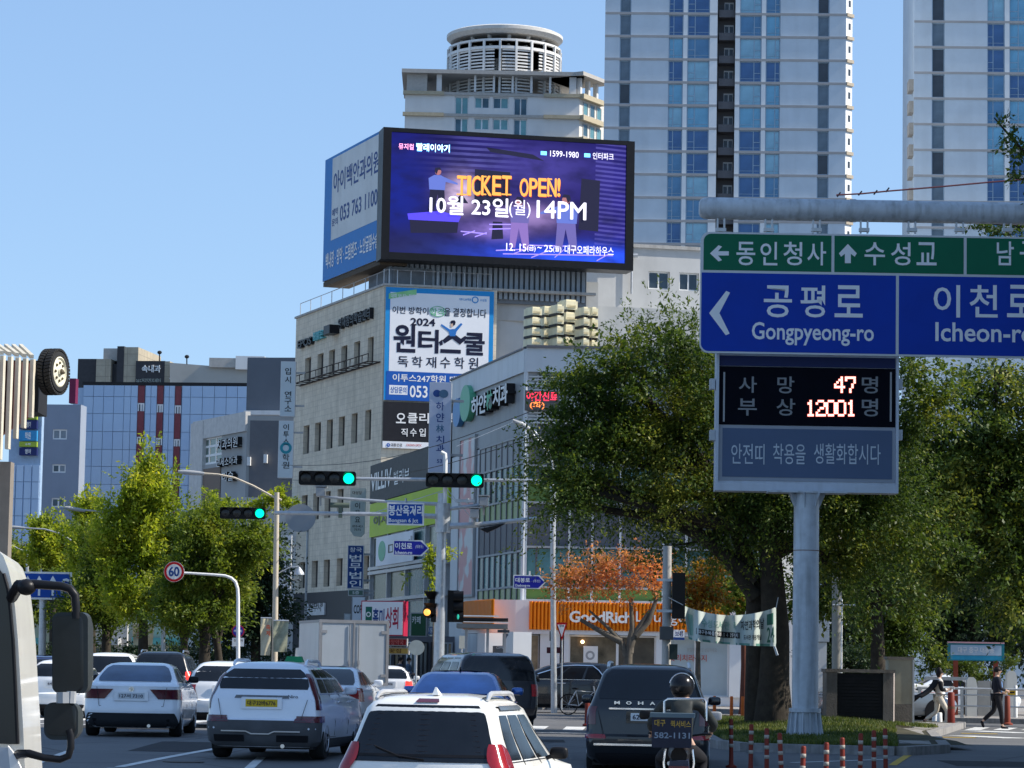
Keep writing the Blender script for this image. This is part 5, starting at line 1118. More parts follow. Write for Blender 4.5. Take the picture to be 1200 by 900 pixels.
for t_, x0, y0, x1, y1 in (('치과의원', 260,514,284,526),('연세소아과', 259,536,284,546),('미술', 266,553,279,564)):
    r = (GW_.uz(x0,(y0 + y1) / 2)[0], GW_.uz((x0 + x1) / 2, y1)[1], GW_.uz(x1,(y0 + y1) / 2)[0], GW_.uz((x0 + x1) / 2, y0)[1]); GW_.text(t_, r, M_lblk, T,   .02,.3,.02, name='channel_letters'); GW_.text(t_, r, M_lwht, T, .33,0,.0, name='channel_letters')
for px in (292.5,312):
    r = GF.rect(px - 2,536 + (px - 292) * -.15, px + 2,546 + (px - 292) * -.15); mb = MB(); GF.box(mb, *r, .1,.4); mb.build('wall_lamp', M_white, T, fix=False)
r = GF.rect(303,565,346,590); mb = MB(); GF.box(mb, r[0], 0, r[2] + 1, GF.uz(325,590)[1], .1,6); mb.build('low_roof', mat('band_pale_grey', (.55,.54,.52),.7), T, fix=False)
HW = Wall(300,240,-8,460); T = thing('rear_grey_building', 'dark grey-blue building rising behind the low grey office and the blade signs', 'building', HW.P, 0)
mb = MB(); HW.box(mb, HW.uz(289,460)[0], 0, HW.uz(350,460)[0], HW.uz(315,419)[1], -10,0); mb.build('wall', mat('slate_dark', (.10,.12,.15),.6, var=.08, scale=.4), T, fix=False)
mb = MB(); HW.box(mb, HW.uz(289,460)[0], HW.uz(315,487)[1], HW.uz(350,460)[0], HW.uz(315,482)[1], .01,.8); mb.build('ledge', M_mpl, T, fix=False)
for i, (px0, px1, yt_, Y, c_, lb) in enumerate(((-60,60,640,225,(.30,.27,.22), 'low tan building behind the left trees, near the blue lane sign'),(60,150,690,215,(.45,.44,.42), 'low pale building behind the left trees, near the yellow banner'),(150,240,700,205,(.33,.35,.30), 'low shop with teal awnings behind the left trees'),(240,335,700,192,(.35,.29,.21), 'low tan wall building behind the no parking sign'))):
    W_ = Wall(px0, Y, -3,760); T = thing('low_building', lb, 'building', W_.pt(3,0)); mb = MB(); b_ = W_.uz(px1,760)[0]; zz = W_.uz((px0 + px1) / 2, yt_)[1]
    W_.box(mb, 0,0, b_ - .1, zz, -6,0); mb.build('wall', mat('low_wall_%d' % i, c_, .8, var=.15, scale=.6, dirt=.3), T, fix=False)
    mb = MB(); W_.box(mb, -.1, zz, b_, zz + .25,-6.2,.3); mb.build('roof', M_crg, T, fix=False)
    mb = MB(); W_.box(mb, .5,2.7, b_ - .5,3.2,.01,1.4); mb.build('awning', mat(('awning_teal', 'awning_grey', 'awning_teal', 'awning_tan')[i], ((.10,.33,.33),(.4,.4,.4),(.10,.33,.33),(.35,.28,.2))[i], .6), T, fix=False)
    for k in range(4):
        u = .6 + (b_ - 1.2) * k / 4; window(W_, T, (u, .4, u + (b_ - 1.2) / 4 - .3,2.6),-.02, M_white if (k + i) % 2 else M_frame, [M_glass, G_h[1]], 2,0,.08)
# ------------------------------------------------------------------ the overhead direction sign and the display under it
SGD = 61.
GSn = Wall(943, SGD, -.3,400); r_ = GSn.rect
T = thing('direction_sign', 'large green and blue Korean direction sign hanging from the thick grey tube', 'direction sign', GSn.pt(3,6),0)
sc = SGD / FPX
M_sgf = mat('sign_frame_pale', (.55,.58,.60),.45,.2, var=.05); M_sgg = mat('sign_green', (.006,.135,.07),.6, var=.06, scale=1.5); M_sgb = mat('sign_blue', (.006,.045,.38),.6, var=.08, scale=1.2); M_sgw = mat('sign_white', (.78,.80,.82),.4, var=.03)
def rrect(W_, r, rad, w_, m, T_, nm, th=0., corners=(1,1,1,1), n=6):
    u0, z0, u1, z1 = r; P = []
    for (cu, cz, a0, on) in ((u1 - rad, z1 - rad, 0, corners[0]),(u0 + rad, z1 - rad, 90, corners[1]),(u0 + rad, z0 + rad, 180, corners[2]),(u1 - rad, z0 + rad, 270, corners[3])):
        if on:
            for k in range(n + 1): a_ = R(a0 + 90 * k / n); P.append((cu + rad * math.cos(a_), cz + rad * math.sin(a_)))
        else: P.append((cu + rad * (1 if a0 in (0,270) else -1), cz + rad * (1 if a0 in (0,90) else -1)))
    mb = MB()
    if th: mb.prism([W_.pt(u, z, w_) for u, z in P], W_.n * -th)
    else: mb.add([W_.pt(u, z, w_) for u, z in P], [tuple(range(len(P)))])
    return mb.build(nm, m, T_, fix=bool(th))
xr = 1378
u0, _, _, zt_ = r_(820,272,830,300); z0_ = r_(900,400,930,415)[1]; u1 = r_(1300,300, xr, 350)[2]; zt_ = r_(900,273,930,300)[3]
rrect(GSn, (u0 + .02, z0_, u1, zt_),11 * sc, -.0, M_sgf, T, 'carrier_panel', .08)
um = r_(1052,350,1060,350)[0]; ug1 = r_(976,300,980,310)[0]; ug2 = r_(1131,300,1135,310)[0]; zm_ = r_(900,300,930,319.5)[1]; e = 2.2 * sc
pb = 4.5 * sc
def field(a, b, c, d, m, cor, nm='field'): return rrect(GSn, (a, b, c, d),9 * sc, .006, m, T, nm, 0, cor)
field(u0 + .02 + e * 1.6, zm_ + e * .8, ug1 - e * .8, zt_ - e, M_sgg, (0,1,0,0)); field(ug1 + e * .8, zm_ + e * .8, ug2 - e * .8, zt_ - e, M_sgg, (0,0,0,0)); field(ug2 + e * .8, zm_ + e * .8, u1 - e, zt_ - e, M_sgg, (1,0,0,0))
field(u0 + e * 1.2, z0_ + e, um - e, zm_ - e * .6, M_sgb, (0,0,1,0)); field(um + e * .6, z0_ + e, u1 - e, zm_ - e * .6, M_sgb, (0,0,0,1))
def gt(t, x0, y0, x1, y1, b=.02, sp=1.): GSn.text(t, r_(x0, y0, x1, y1), M_sgw, T, .014,0, b, sp)
for t, x0, x1 in (('동', 863,885),('인', 891,911),('청', 918,940),('사', 946,968)): gt(t, x0,283.5, x1,311)
for t, x0, x1 in (('수', 1013,1037),('성', 1044,1067),('교', 1074,1097.5)): gt(t, x0,284, x1,311)
for t, x0, x1 in (('남', 1168,1188),('구', 1195,1219),('청', 1226,1248)): gt(t, x0,283, x1,311)
for t, x0, x1 in (('공', 895,928),('평', 938,967),('로', 978,1011)): gt(t, x0,334.5, x1,372)
for t, x0, x1 in (('이', 1094,1125),('천', 1136,1169),('로', 1180,1213)): gt(t, x0,334, x1,372)
gt('Gongpyeong-ro', 881,378.5,1024,405,.028); gt('Icheon-ro', 1096,378.5,1212,401,.028)
def gpoly(pts, nm='arrow'):
    mb = MB(); mb.add([GSn.pt(*GSn.uz(x, y),.014) for x, y in pts], [tuple(range(len(pts)))]); mb.build(nm, M_sgw, T, fix=False)
gpoly([(832,297),(842,287.5),(846,289),(841.5,294.5),(854,294.5),(854,299.5),(841.5,299.5),(846,305),(842,306.5)])
gpoly([(993.5,286),(1004,297),(1001.5,301),(997,297.5),(997,308.5),(990,308.5),(990,297.5),(985.5,301),(983,297)])
mb = MB(); q = [(831,367),(851,341),(855.5,343),(843,367),(855,391),(850.5,393)]
mb.add([GSn.pt(*GSn.uz(x, y),.014) for x, y in q], [(0,1,2,3),(0,3,4,5)]); mb.build('arrow', M_sgw, T, fix=False)
mb = MB()
for px in range(845,1400,56):
    for dx in (-4,4): q = r_(px + dx - 1,258, px + dx + 1,273); GSn.box(mb, q[0], q[1], q[2], q[3] + .1,-.1,-.02)
    q = r_(px - 6,267, px + 6,271); GSn.box(mb, *q, -.12,.0)
for px in range(860,1400,110): q = r_(px - 1.5,275, px + 1.5,412); GSn.box(mb, *q, -.2,-.082)
mb.build('hanging_bracket', M_steel, T, fix=False)
T = thing('sign_gantry', 'thick pale grey horizontal tube with a domed end carrying the green and blue sign', 'gantry', GSn.pt(9,0,-.1),0)
a_ = GSn.uz(832,247.5); b_ = GSn.uz(1480,246); zc = (a_[1] + GSn.uz(1190,245)[1]) / 2; rt = 13.2 * sc
mb = MB(); pts = [GSn.pt(GSn.uz(819.5,247)[0] + d_, zc, -.1) for d_ in (0,.03,.1,.2)] + [GSn.pt(b_[0], zc, -.1)]
mb.tube(pts, [rt * .55, rt * .8, rt * .95, rt, rt], 24); mb.build('tube', M_pale_steel, T, smooth=40)
p = GSn.pt(b_[0], 0,-.1); mb = MB(); mb.lathe((p.x, p.y, 0), [(.36,.1),(.36,1),(.27, zc + .4)], 24); mb.build('column', M_pale_steel, T, smooth=40)
mb = MB()
for q in (1000,1200,1340): mb.lathe(GSn.pt(GSn.uz(q, 247)[0], zc, -.1), [(rt + .012,-.06),(rt + .012,.06)], 24, 'X')
mb.build('joint_band', M_pale_steel, T, smooth=40)
DW = GSn.off(-.35); T = thing('display_board', 'black and slate traffic casualty display with amber digits on the pale blue-grey column', 'display board', DW.pt(DW.uz(945,570)[0], DW.uz(945,577)[1]),0)
q = DW.rect(839,400,1053,576.5); mb = MB(); DW.box(mb, *q, -.55,-.05); f_ = 3.2 * sc
for s_ in ((q[0], q[1], q[0] + f_, q[3]),(q[2] - f_, q[1], q[2], q[3]),(q[0] + f_, q[1], q[2] - f_, q[1] + 9.5 * sc)): DW.box(mb, *s_, -.05,.04)
mb.build('housing', mat('housing_pale_blue', (.50,.55,.62),.45,.1, var=.06, dirt=.2), T, fix=False)
rr_ = DW.rect(842.5,418,1049.5,430); wq(DW, rr_, -.03, mat('display_navy', (.02,.03,.10),.6, var=.06), T, 'navy_strip')
rr_ = DW.rect(842.5,430.5,1049.5,499); wq(DW, rr_, -.028, mat('display_black', (.004,.005,.010),.6, var=.2, spec=.04), T, 'black_panel')
rr2 = DW.rect(842.5,499.5,1049.5,564); wq(DW, rr2,-.03, mat('display_border_grey', (.30,.33,.38),.5, var=.04), T, 'grey_border')
rr2 = DW.rect(846.5,503,1045.5,560); wq(DW, rr2,-.02, mat('display_slate', (.085,.125,.21),.5, var=.05, scale=1), T, 'slate_panel')
M_dg = mat('display_grey_text', (.24,.25,.26),.5)
for t, x0, y0, x1, y1 in (('사', 866,441,887,460),('망', 911,441,931,461),('명', 1010,441,1029,461),('부', 865,467,887,487),('상', 910,467,932,487),('명', 1010,467,1029,488)): DW.text(t, DW.rect(x0, y0, x1, y1), M_dg, T, -.015,0,.02)
mb = MB()
for x in (847.5,1043): q = DW.rect(x, 436, x + 2,494); DW.box(mb, *q, -.03,.0)
mb.build('side_bar', M_frame, T, fix=False)
DG = {'0': ('01110', '10001', '10001', '10001', '10001', '10001', '01110'), '1': ('00100', '01100', '00100', '00100', '00100', '00100', '01110'), '2': ('01110', '10001', '00001', '00110', '01000', '10000', '11111'), '4': ('00010', '00110', '01010', '10010', '11111', '00010', '00010'), '7': ('11111', '10001', '00001', '00010', '00010', '00100', '00100')}
def dots(s_, x0, y0, cw, rh, pitch):
    mb = MB(); mb2 = MB()
    for i, ch in enumerate(s_):
        for j, row in enumerate(DG[ch]):
            for k, v in enumerate(row):
                if v == '1':
                    u, z = DW.uz(x0 + i * pitch + k * cw, y0 + j * rh); DW.box(mb, u - .022, z - .022, u + .022, z + .022,-.02,-.012); DW.box(mb2, u - .03, z - .03, u + .03, z + .03,-.024,-.02)
    mb.build('digits', em('led_pink_white', (1.,.66,.55),1.), T, fix=False); mb2.build('digit_glow_ring', em('led_red_dim', (.75,.06,.03),.5), T, fix=False)
dots('47', 979,442.5,2.5,2.75,12.6); dots('12001', 945.5,470.0,2.3,2.75,11.9)
for t, x0, x1 in (('안전띠', 857,896),('착용을', 906,944),('생활화합시다', 954,1032)): DW.text(t, DW.rect(x0,520, x1,544), mat('display_text_pale', (.50,.56,.62),.5), T, -.01,0,.006)
mb = MB()
for py in (449,509):
    for x0, x1 in ((832.5,838.5),(1053.5,1058.5)): q = DW.rect(x0, py - 6, x1, py + 6); DW.box(mb, *q, -.4,-.1)
mb.build('side_lug', M_pale_steel, T, fix=False)
pt_ = at(945,590, SGD + .25); pbm = at(942.5,866, SGD); cx = (pt_.x + at(943,850, SGD).x) / 2; cy = SGD + .1; zb_ = .14
T = thing('sign_column', 'pale blue-grey steel column with a gusseted foot standing on the grass island', 'column', (cx, cy, zb_),0)
r0 = 15.2 * sc; ztp = DW.uz(945,577)[1]
mb = MB(); mb.lathe((cx, cy, 0), [(r0, zb_ + .5),(r0 * 1.02, zb_ + 1.),(r0 * .97, ztp - .02)], 32); mb.build('shaft', M_pale_steel, T, smooth=40)
mb = MB(); mb.lathe((cx, cy, 0), [(r0 * 1.24, zb_ + .52),(r0 * 1.24, zb_ + .60)], 32); mb.lathe((cx, cy, 0), [(r0 * 1.08, zb_ + .05),(r0 * 1.03, zb_ + .52)], 32)
mb.obox((cx, cy, zb_ + .03), r0 * 2.9, r0 * 2.9,.07, R(20)); mb.build('foot_plate', M_pale_steel, T)
for k in range(14):
    a = 6.2832 * k / 14; e1 = Vector((math.cos(a), math.sin(a),0)); e2 = Vector((-e1.y, e1.x, 0)) * .012; c_ = Vector((cx, cy, 0)); mb = MB()
    mb.prism([c_ + e1 * r0 * 1.01 - e2 + Vector((0,0, zb_ + .07)), c_ + e1 * r0 * 1.42 - e2 + Vector((0,0, zb_ + .07)), c_ + e1 * r0 * 1.22 - e2 + Vector((0,0, zb_ + .51)), c_ + e1 * r0 * 1.01 - e2 + Vector((0,0, zb_ + .51))], e2 * 2); mb.build('gusset', M_pale_steel, T)
    if k % 2 == 0: mb = MB(); mb.prism([c_ + e1 * r0 * .97 - e2 + Vector((0,0, ztp - .03)), c_ + e1 * r0 * 1.5 - e2 + Vector((0,0, ztp - .03)), c_ + e1 * r0 * .97 - e2 + Vector((0,0, ztp - .35))], e2 * 2); mb.build('gusset', M_pale_steel, T)
q = DW.rect(898,575,990,581); mb = MB(); mb.box(q[0] + GSn.P.x - 0, cy - .3, ztp - .04, q[2] + GSn.P.x, cy + .3, ztp + .0); mb.build('top_plate', M_pale_steel, T)
mb = MB(); mb.lathe((cx, cy, 0), [(r0 * .99 + .004, ztp - 1.25),(r0 * .99 + .004, ztp - 1.235)], 32); mb.build('weld_seam', mat('rust_brown', (.18,.08,.04),.8), T)

# ------------------------------------------------------------------ traffic signal mast in the middle, with its arms
MD = 76.
def rod(mb, pts, r, n=8): mb.tube([at(*p) for p in pts], r, n)
x_ = at(517,700, MD).x; T = thing('signal_mast', 'pale galvanised traffic signal mast with long thin arms in front of the corner buildings', 'signal mast', (x_, MD, 0),0)
mb = MB(); p = at(518.5,578, MD); b = at(514,785, MD); mb.tube([(b.x, MD, 0),(b.x, MD, b.z),(p.x, MD, p.z)], [.16,.145,.12], 14); mb.build('post', M_steel, T, smooth=40)
mb = MB(); rod(mb, [(521,600, MD - .1),(522,540, MD - .1),(521.5,532, MD - .1),(517,530, MD - .1)], .055); mb.build('hooked_pipe', M_white, T, smooth=40)
mb = MB(); rod(mb, [(350,561.5, MD),(420,561, MD),(640,563.5, MD)], .045); mb.build('signal_arm', M_steel, T)
mb = MB(); rod(mb, [(322,601, MD),(450,602.5, MD),(519,605.5, MD)], [.05,.055,.07]); mb.build('signal_arm', M_steel, T)
mb = MB(); rod(mb, [(376,582, MD),(455,588, MD),(518,591, MD)], [.035,.04,.05]); mb.build('camera_arm', M_steel, T)
mb = MB(); rod(mb, [(520,617, MD),(560,615, MD),(629,607.5, MD)], [.09,.07,.05]); mb.build('lamp_arm', M_steel, T)
mb = MB(); rod(mb, [(520,597, MD),(562,592, MD)], .05); mb.build('camera_arm', M_steel, T)
mb = MB()
for py in (604,617,597): q = at(519, py, MD); mb.lathe((q.x, q.y, q.z - .16), [(.2,0),(.2,.32)], 12)
mb.build('clamp', M_steel, T, smooth=40)
mb = MB()
for a_, b_ in (((519,575),(436,601.5)),((521,570),(560,615.5)),((521,578),(545,595))): rod(mb, [(*a_, MD),(*b_, MD)], .012,4)
mb.build('stay_wire', M_steel, T)
def cam_box(px, py, nm='camera'):
    q = at(px, py, MD - .1); mb = MB(); mb.obox(q, .22,.5,.22); mb.obox(q + Vector((0,.05,.15)),.3,.62,.03); mb.obox(q - Vector((0,0,.2)),.05,.05,.3); mb.build(nm, M_frame, T)
for px, py in ((376,577),(556,602),(567,588)): cam_box(px, py)
mb = MB(); q = at(548,588, MD); mb.tube([at(548,590, MD), at(548,584, MD)], .04,6); mb.obox(at(545,587, MD),.5,.12,.08); mb.build('sensor', M_steel, T)
mb = MB(); q = at(358,607, MD); mb.lathe(Vector((at(398,605, MD).x, MD, at(398,592, MD).z)) , [(.07,-.25),(.07,.25)], 10, 'X'); mb.obox(at(399,599, MD),.1,.1,.35); mb.build('arm_box', mat('arm_box_green', (.12,.15,.12),.6), T)
mb = MB(); q0, q1 = at(562,620, MD), at(592,616, MD); mb.prism([q0 + Vector((0,-.1,0)), q1 + Vector((0,-.1,.05)), q1 + Vector((-.15,-.1,-.04)), q0 + Vector((.2,-.1,-.1))], (0,.25,0)); mb.build('lamp_head', M_black, T)
M_lens = mat('lens_unlit', (.02,.02,.02),.2, var=.2); M_gl = mat('signal_green_lit', (.0,.85,.42),.4, var=0, emit=1.15)
M_sigbox = mat('signal_black', (.008,.008,.009),.45, var=.1)
def signal(px0, py0, px1, py1, Y, label, lit=3, group='four-lamp traffic signals with the green lamp lit', back=False):
    W_ = Wall((px0 + px1) / 2, Y, 0, py0); q = W_.rect(px0, py0, px1, py1); T = thing('traffic_signal', label, 'traffic signal', W_.pt((q[0] + q[2]) / 2, q[1]),0, group)
    rrect(W_, q, .06,.0, M_sigbox, T, 'housing', .18)
    h = (q[3] - q[1]); cw = (q[2] - q[0]) / 4; z = (q[1] + q[3]) / 2
    for k in range(4):
        u = q[0] + cw * (k + .5); c = W_.pt(u, z, 0)
        mb = MB(); mb.lathe(c, [(h * .40,.01),(h * .36,-.015),(h * .0 + .001,-.035)], 20, 'Y'); ln = mb.build('lens', M_gl if k == lit and not back else M_lens, T, smooth=40)
        mb = MB(); vs = []; fs = []; n_ = 12
        for i in range(n_ + 1):
            a = R(-15 + 210 * i / n_)
            for rr, d in ((.44,0),(.44,-.26 * max(.35, math.sin(max(0, a))))): vs.append(c + Vector((math.cos(a) * h * rr, d, math.sin(a) * h * rr)))
        for i in range(n_): fs.append((2 * i, 2 * i + 1,2 * i + 3,2 * i + 2))
        mb.add(vs, fs); mb.build('visor', M_sigbox, T, fix=False)
    mb = MB(); mb.obox(W_.pt((q[0] + q[2]) / 2, z, -.2),.1,.12,.3); mb.build('bracket', M_steel, T)
    return T
signal(350,552,417,568.5, MD - .25, 'four-lamp traffic signal lit green on the upper arm, left of the mast')
signal(499,554.5,567,571, MD - .25, 'four-lamp traffic signal lit green on the upper arm at the mast itself')
signal(257.5,594.5,311,608, MD + 22, 'smaller farther four-lamp traffic signal lit green beside the slim street lamp post at left')
signal(634,550,700,567, MD - .25, 'four-lamp traffic signal half hidden in the leaves at the right end of the arm', lit=9, group=None)
T = thing('traffic_signal', 'upright black traffic signal with deep hoods seen side-on, right of the mast', 'traffic signal', at(528,735, MD),0)
mb = MB(); q = Wall(530, MD + .4,0,700); r = q.rect(524.5,692,538,729); q.box(mb, *r, -.15,.1); mb.build('housing', M_sigbox, T, fix=False)
for k, yy in enumerate((699,711,723)):
    c = at(536, yy, MD + .3); mb = MB(); mb.lathe(c, [(.13,-.1),(.15,.16),(.14,.16),(.12,-.1)], 14, 'X'); mb.build('visor', M_sigbox, T)
    if k == 2: mb = MB(); mb.ball(c + Vector((.02,-.16,0)),(.03,.02,.07),8,5); mb.build('lens', mat('signal_green_dim', (.02,.35,.25),.4, var=0, emit=.5), T)
T = thing('warning_lamp', 'small amber warning lamp with a dark cowl left of the signal mast', 'lamp', at(501,716, MD),0)
mb = MB(); mb.ball(at(500.5,717.5, MD - .2),(.09,.09,.09),12,8); mb.build('lens', em('amber', (1.,.42,.08),.9), T, smooth=60)
mb = MB(); mb.lathe(at(503,717, MD), [(.17,-.1),(.15,.2),(.02,.25)], 12, 'Y'); mb.tube([at(503,718, MD), at(512,726, MD)], .05,6); mb.box(at(505,728, MD).x, MD - .1, at(505,729, MD).z, at(511,728, MD).x, MD + .1, at(505,720, MD).z); mb.build('cowl', M_sigbox, T)
T = thing('pedestrian_signal', 'dark two-lamp box with flared hoods left of the signal mast', 'pedestrian signal', at(509,705, MD),0)
mb = MB(); W_ = Wall(507, MD + .2,0,700); r = W_.rect(503.5,693,511,712); W_.box(mb, *r, -.12,.08)
for yy in (694,708): c = at(506, yy, MD); mb.add([c + Vector(v) for v in ((-.2,-.3,.02),(.12,-.3,.02),(.12,.1,.02),(-.1,.1,-.18),(.1,.1,-.18))], [(0,1,2),(0,2,3),(2,4,3),(0,3,4,1)])
mb.build('housing', M_sigbox, T)

# ------------------------------------------------------------------ road-name and junction signs
def plate(name, label, x0, y0, x1, y1, Y, m, texts, cat='road sign', arrow=False, edge=None, h=0., group=None):
    W_ = Wall((x0 + x1) / 2, Y, h, (y0 + y1) / 2); q = W_.rect(x0, y0, x1, y1); T = thing(name, label, cat, W_.pt((q[0] + q[2]) / 2, q[1]), R(h), group); b_ = (q[3] - q[1]) * .07
    def outline(r, ar):
        u0, z0, u1, z1 = r
        return [(u0, z0),(u1 - ar, z0),(u1,(z0 + z1) / 2),(u1 - ar, z1),(u0, z1)] if ar else [(u0, z0),(u1, z0),(u1, z1),(u0, z1)]
    ar = (q[3] - q[1]) * .45 if arrow else 0
    mb = MB(); mb.prism([W_.pt(u, z, 0) for u, z in outline(q, ar)], W_.n * -.05); mb.build('edge', edge or M_white, T)
    mb = MB(); mb.add([W_.pt(u, z, .006) for u, z in outline((q[0] + b_, q[1] + b_, q[2] - b_ * (1.3 if ar else 1), q[3] - b_), ar)], [tuple(range(5 if ar else 4))]); mb.build('face', m, T, fix=False)
    for t in texts: W_.text(t[0], W_.rect(*t[1:5]), M_sgw, T, .012,0, t[5] if len(t) > 5 else .03)
    mb = MB(); mb.tube([W_.pt(q[0] + .2, q[3] - .1,-.08), W_.pt(q[2] - .2, q[3] - .1,-.08)], .03,5); mb.tube([W_.pt((q[0] + q[2]) / 2, q[1] + .05,-.09), W_.pt((q[0] + q[2]) / 2, q[3] + .12,-.09)], .03,5); mb.build('bracket', M_steel, T)
    return T, W_, q
M_rs = mat('sign_blue_bright', (.01,.07,.36),.4, var=.05); M_rs2 = mat('sign_blue_violet', (.02,.025,.32),.4, var=.05)
plate('junction_sign', 'blue rectangular junction name sign on the lower signal arm', 453.5,589,497,615.5, MD - .2, M_rs, [('봉산육거리', 455.5,592,495.5,604.5,.045),('Bongsan 6 Jct', 455.5,607.5,490,613.5,.03)])
plate('street_name_sign', 'blue arrow-ended street name sign below the junction sign, left of the mast', 460.5,633,503,651.5, MD - .2, M_rs2, [('이천로', 463,636,483,643.5,.04),('Icheon-ro', 463,645.5,483,649.5,.03),('(대봉동)', 487,638.5,496,643,.0)], arrow=True)
plate('street_name_sign', 'blue arrow-ended street name sign right of the mast beneath the big tree', 601.5,674,639.5,690, MD + 8, M_rs2, [('대봉로', 604,677,621,682.5,.04),('Daebong-ro', 604,684.5,621,688.5,.03),('(동산)', 625,679,633,683,.0)], arrow=True)
T, W_, q = plate('lane_sign', 'blue overhead lane direction sign with white arrows behind the truck mirror at left', 11,670,84,702.5,118, M_rs, [])
for x in (18,32.5,46,62,74):
    if x < 70:
        for (a, b) in (((x - 1.3,698),(x + 1.3,680)),):
            r = W_.rect(x - 1.3,680, x + 1.3,698 if x > 25 else 692); wq(W_, r, .012, M_sgw, T, 'arrow')
        mb = MB(); mb.add([W_.pt(*W_.uz(*p),.014) for p in ((x - 4.5,682.5),(x, 674.5),(x + 4.5,682.5))], [(0,1,2)]); mb.build('arrow', M_sgw, T, fix=False)
    else:
        mb = MB(); mb.tube([W_.pt(*W_.uz(*p),.02) for p in ((x - 1,698),(x - 1,684),(x + 1,680),(x + 4,679.5),(x + 7,681))], .06,6); mb.build('arrow', M_sgw, T)
T = thing('sign_post', 'pale round post under the blue lane direction sign at left', 'post', at(50,760,118),0); mb = MB(); a = at(50.5,702,118.3); b = at(49,790,118.3); mb.tube([(b.x, b.y, .1),(a.x, a.y, a.z + .5)], .15,12); mb.build('post', M_steel, T, smooth=40)
YB = 100.; T = thing('speed_limit_sign', 'round 60 speed limit sign with a red rim on a curved white arm', 'speed sign', at(278,770, YB),0)
mb = MB(); rod(mb, [(279,780, YB),(279,700, YB),(278.5,690, YB),(276,682, YB),(271,677.5, YB),(264,674.8, YB),(250,673.5, YB),(203,670.5, YB)], [.07,.06,.055,.055,.055,.05,.045,.04]); mb.build('pole', M_white, T, smooth=60)
W_ = Wall(204, YB - .1,0,670); c = W_.uz(204,670); rs = 12 / FPX * YB
disc(W_, c[0], c[1], rs, rs, -.03,.0, M_white, T, 'plate'); ring(W_, 204,670, rs * .74, rs * .97,.008, mat('sign_red_rim', (.45,.01,.015),.4), T, 28, 'rim'); W_.text('60', W_.rect(197.6,663.8,210.2,675.6), M_nv, T, .01,0,.05)
T = thing('no_parking_sign', 'round blue no-parking sign with a red rim above a small white plate', 'road sign', at(279,760, YB + 4),0)
W_ = Wall(279, YB + 3.8,0,740); c = W_.uz(279,739.5); rs = 7.7 / FPX * YB; disc(W_, c[0], c[1], rs, rs, -.03,0, M_red, T, 'rim'); disc(W_, c[0], c[1], rs * .8, rs * .8,.004,.008, M_rs2, T, 'face'); W_.text('주정차', W_.rect(274,738,284,741), M_lwht, T, .012,0,.03)
q = W_.rect(272,747.5,286,757.5); wq(W_, q, .0, M_white, T, 'plate'); W_.text('견인지역', (q[0] + .05, q[1] + .16, q[2] - .05, q[3] - .05), M_lblk, T, .01,0,.02)
mb = MB(); mb.tube([W_.pt(c[0], .1,-.06), W_.pt(c[0], c[1] + rs, -.06)], .035,6); mb.build('post', M_steel, T)
YT = 97.; T = thing('yield_sign', 'white triangular yield sign with a red rim in front of the orange fascia', 'road sign', at(657,800, YT),0); W_ = Wall(657, YT, 0,740)
for s_, w_, m in ((1.,0, mat('sign_red_rim', (.45,.01,.015),.4)),(.66,.006, M_sgw)):
    c0 = Vector(W_.uz(657.8,736.5)); mb = MB(); P = [Vector(W_.uz(651,729.5)), Vector(W_.uz(665,729.5)), Vector(W_.uz(658.5,751.5))]; P = [c0 + (p - c0) * s_ for p in P]
    mb.prism([W_.pt(*p, w_) for p in P], W_.n * -.02); mb.build('rim' if s_ == 1 else 'face', m, T)
W_.text('양보', W_.rect(655.5,732,661,735), M_lblk, T, .012,0,.03)
mb = MB(); mb.tube([W_.pt(W_.uz(658.5,800)[0], .1,-.06), W_.pt(W_.uz(658.5,740)[0], W_.uz(658,731)[1], -.06)], .03,6); mb.build('post', M_steel, T)
T = thing('pedestrian_signal', 'black pedestrian signal with push-button boxes on a reddish post by the lounge', 'pedestrian signal', at(649,800, YT),0)
mb = MB(); mb.tube([(at(647.5,800, YT).x, YT, .1),(at(648,720, YT).x, YT, at(648,575, YT).z)], .045,8); mb.build('post', M_pale_steel, T)
W_ = Wall(648, YT - .2,0,745); mb = MB(); W_.box(mb, *W_.rect(644,740,651,751),-.1,.1); mb.build('housing', M_sigbox, T, fix=False); mb = MB(); W_.box(mb, *W_.rect(646,752,650.5,775),-.08,.0); mb.build('timer_strip', mat('timer_brown', (.16,.08,.07),.5), T, fix=False)
for x in (643,654.5): mb = MB(); W_.box(mb, *W_.rect(x - 2.3,758.5, x + 2,765.5),-.1,.06); mb.build('side_lamp', mat('side_lamp_maroon', (.05,.012,.02),.4), T, fix=False)

# ------------------------------------------------------------------ street lamps
def lamp(label, pts, Y, post, r=.06, group='street lamps with curved arms', head=None, m=None):
    T = thing('street_lamp', label, 'street lamp', at(post[0], 790, Y),0, group)
    mb = MB(); b = at(post[0], 790, Y); t = at(post[2], post[1], Y); mb.tube([(b.x, Y, .1),(b.x * .5 + t.x * .5, Y, (.1 + t.z) / 2),(t.x, Y, t.z)], [.1,.085,.075], 10); mb.build('post', m or M_steel, T, smooth=40)
    mb = MB(); rod(mb, [(*p, Y) for p in pts], r * .55,6); mb.build('arm', m or M_steel, T, smooth=60)
    p, q = at(*pts[0], Y), at(*pts[1], Y); d = (q - p).normalized(); mb = MB(); L = .7
    mb.tube([p - d * .1, p + d * .1, p + d * L * .6, p + d * L], [.04,.075,.07,.05], 8); mb.build('lamp_head', M_frame, T, smooth=50)
    return T
M_lp = mat('lamp_post_cream', (.55,.48,.38),.5,.1, var=.08)
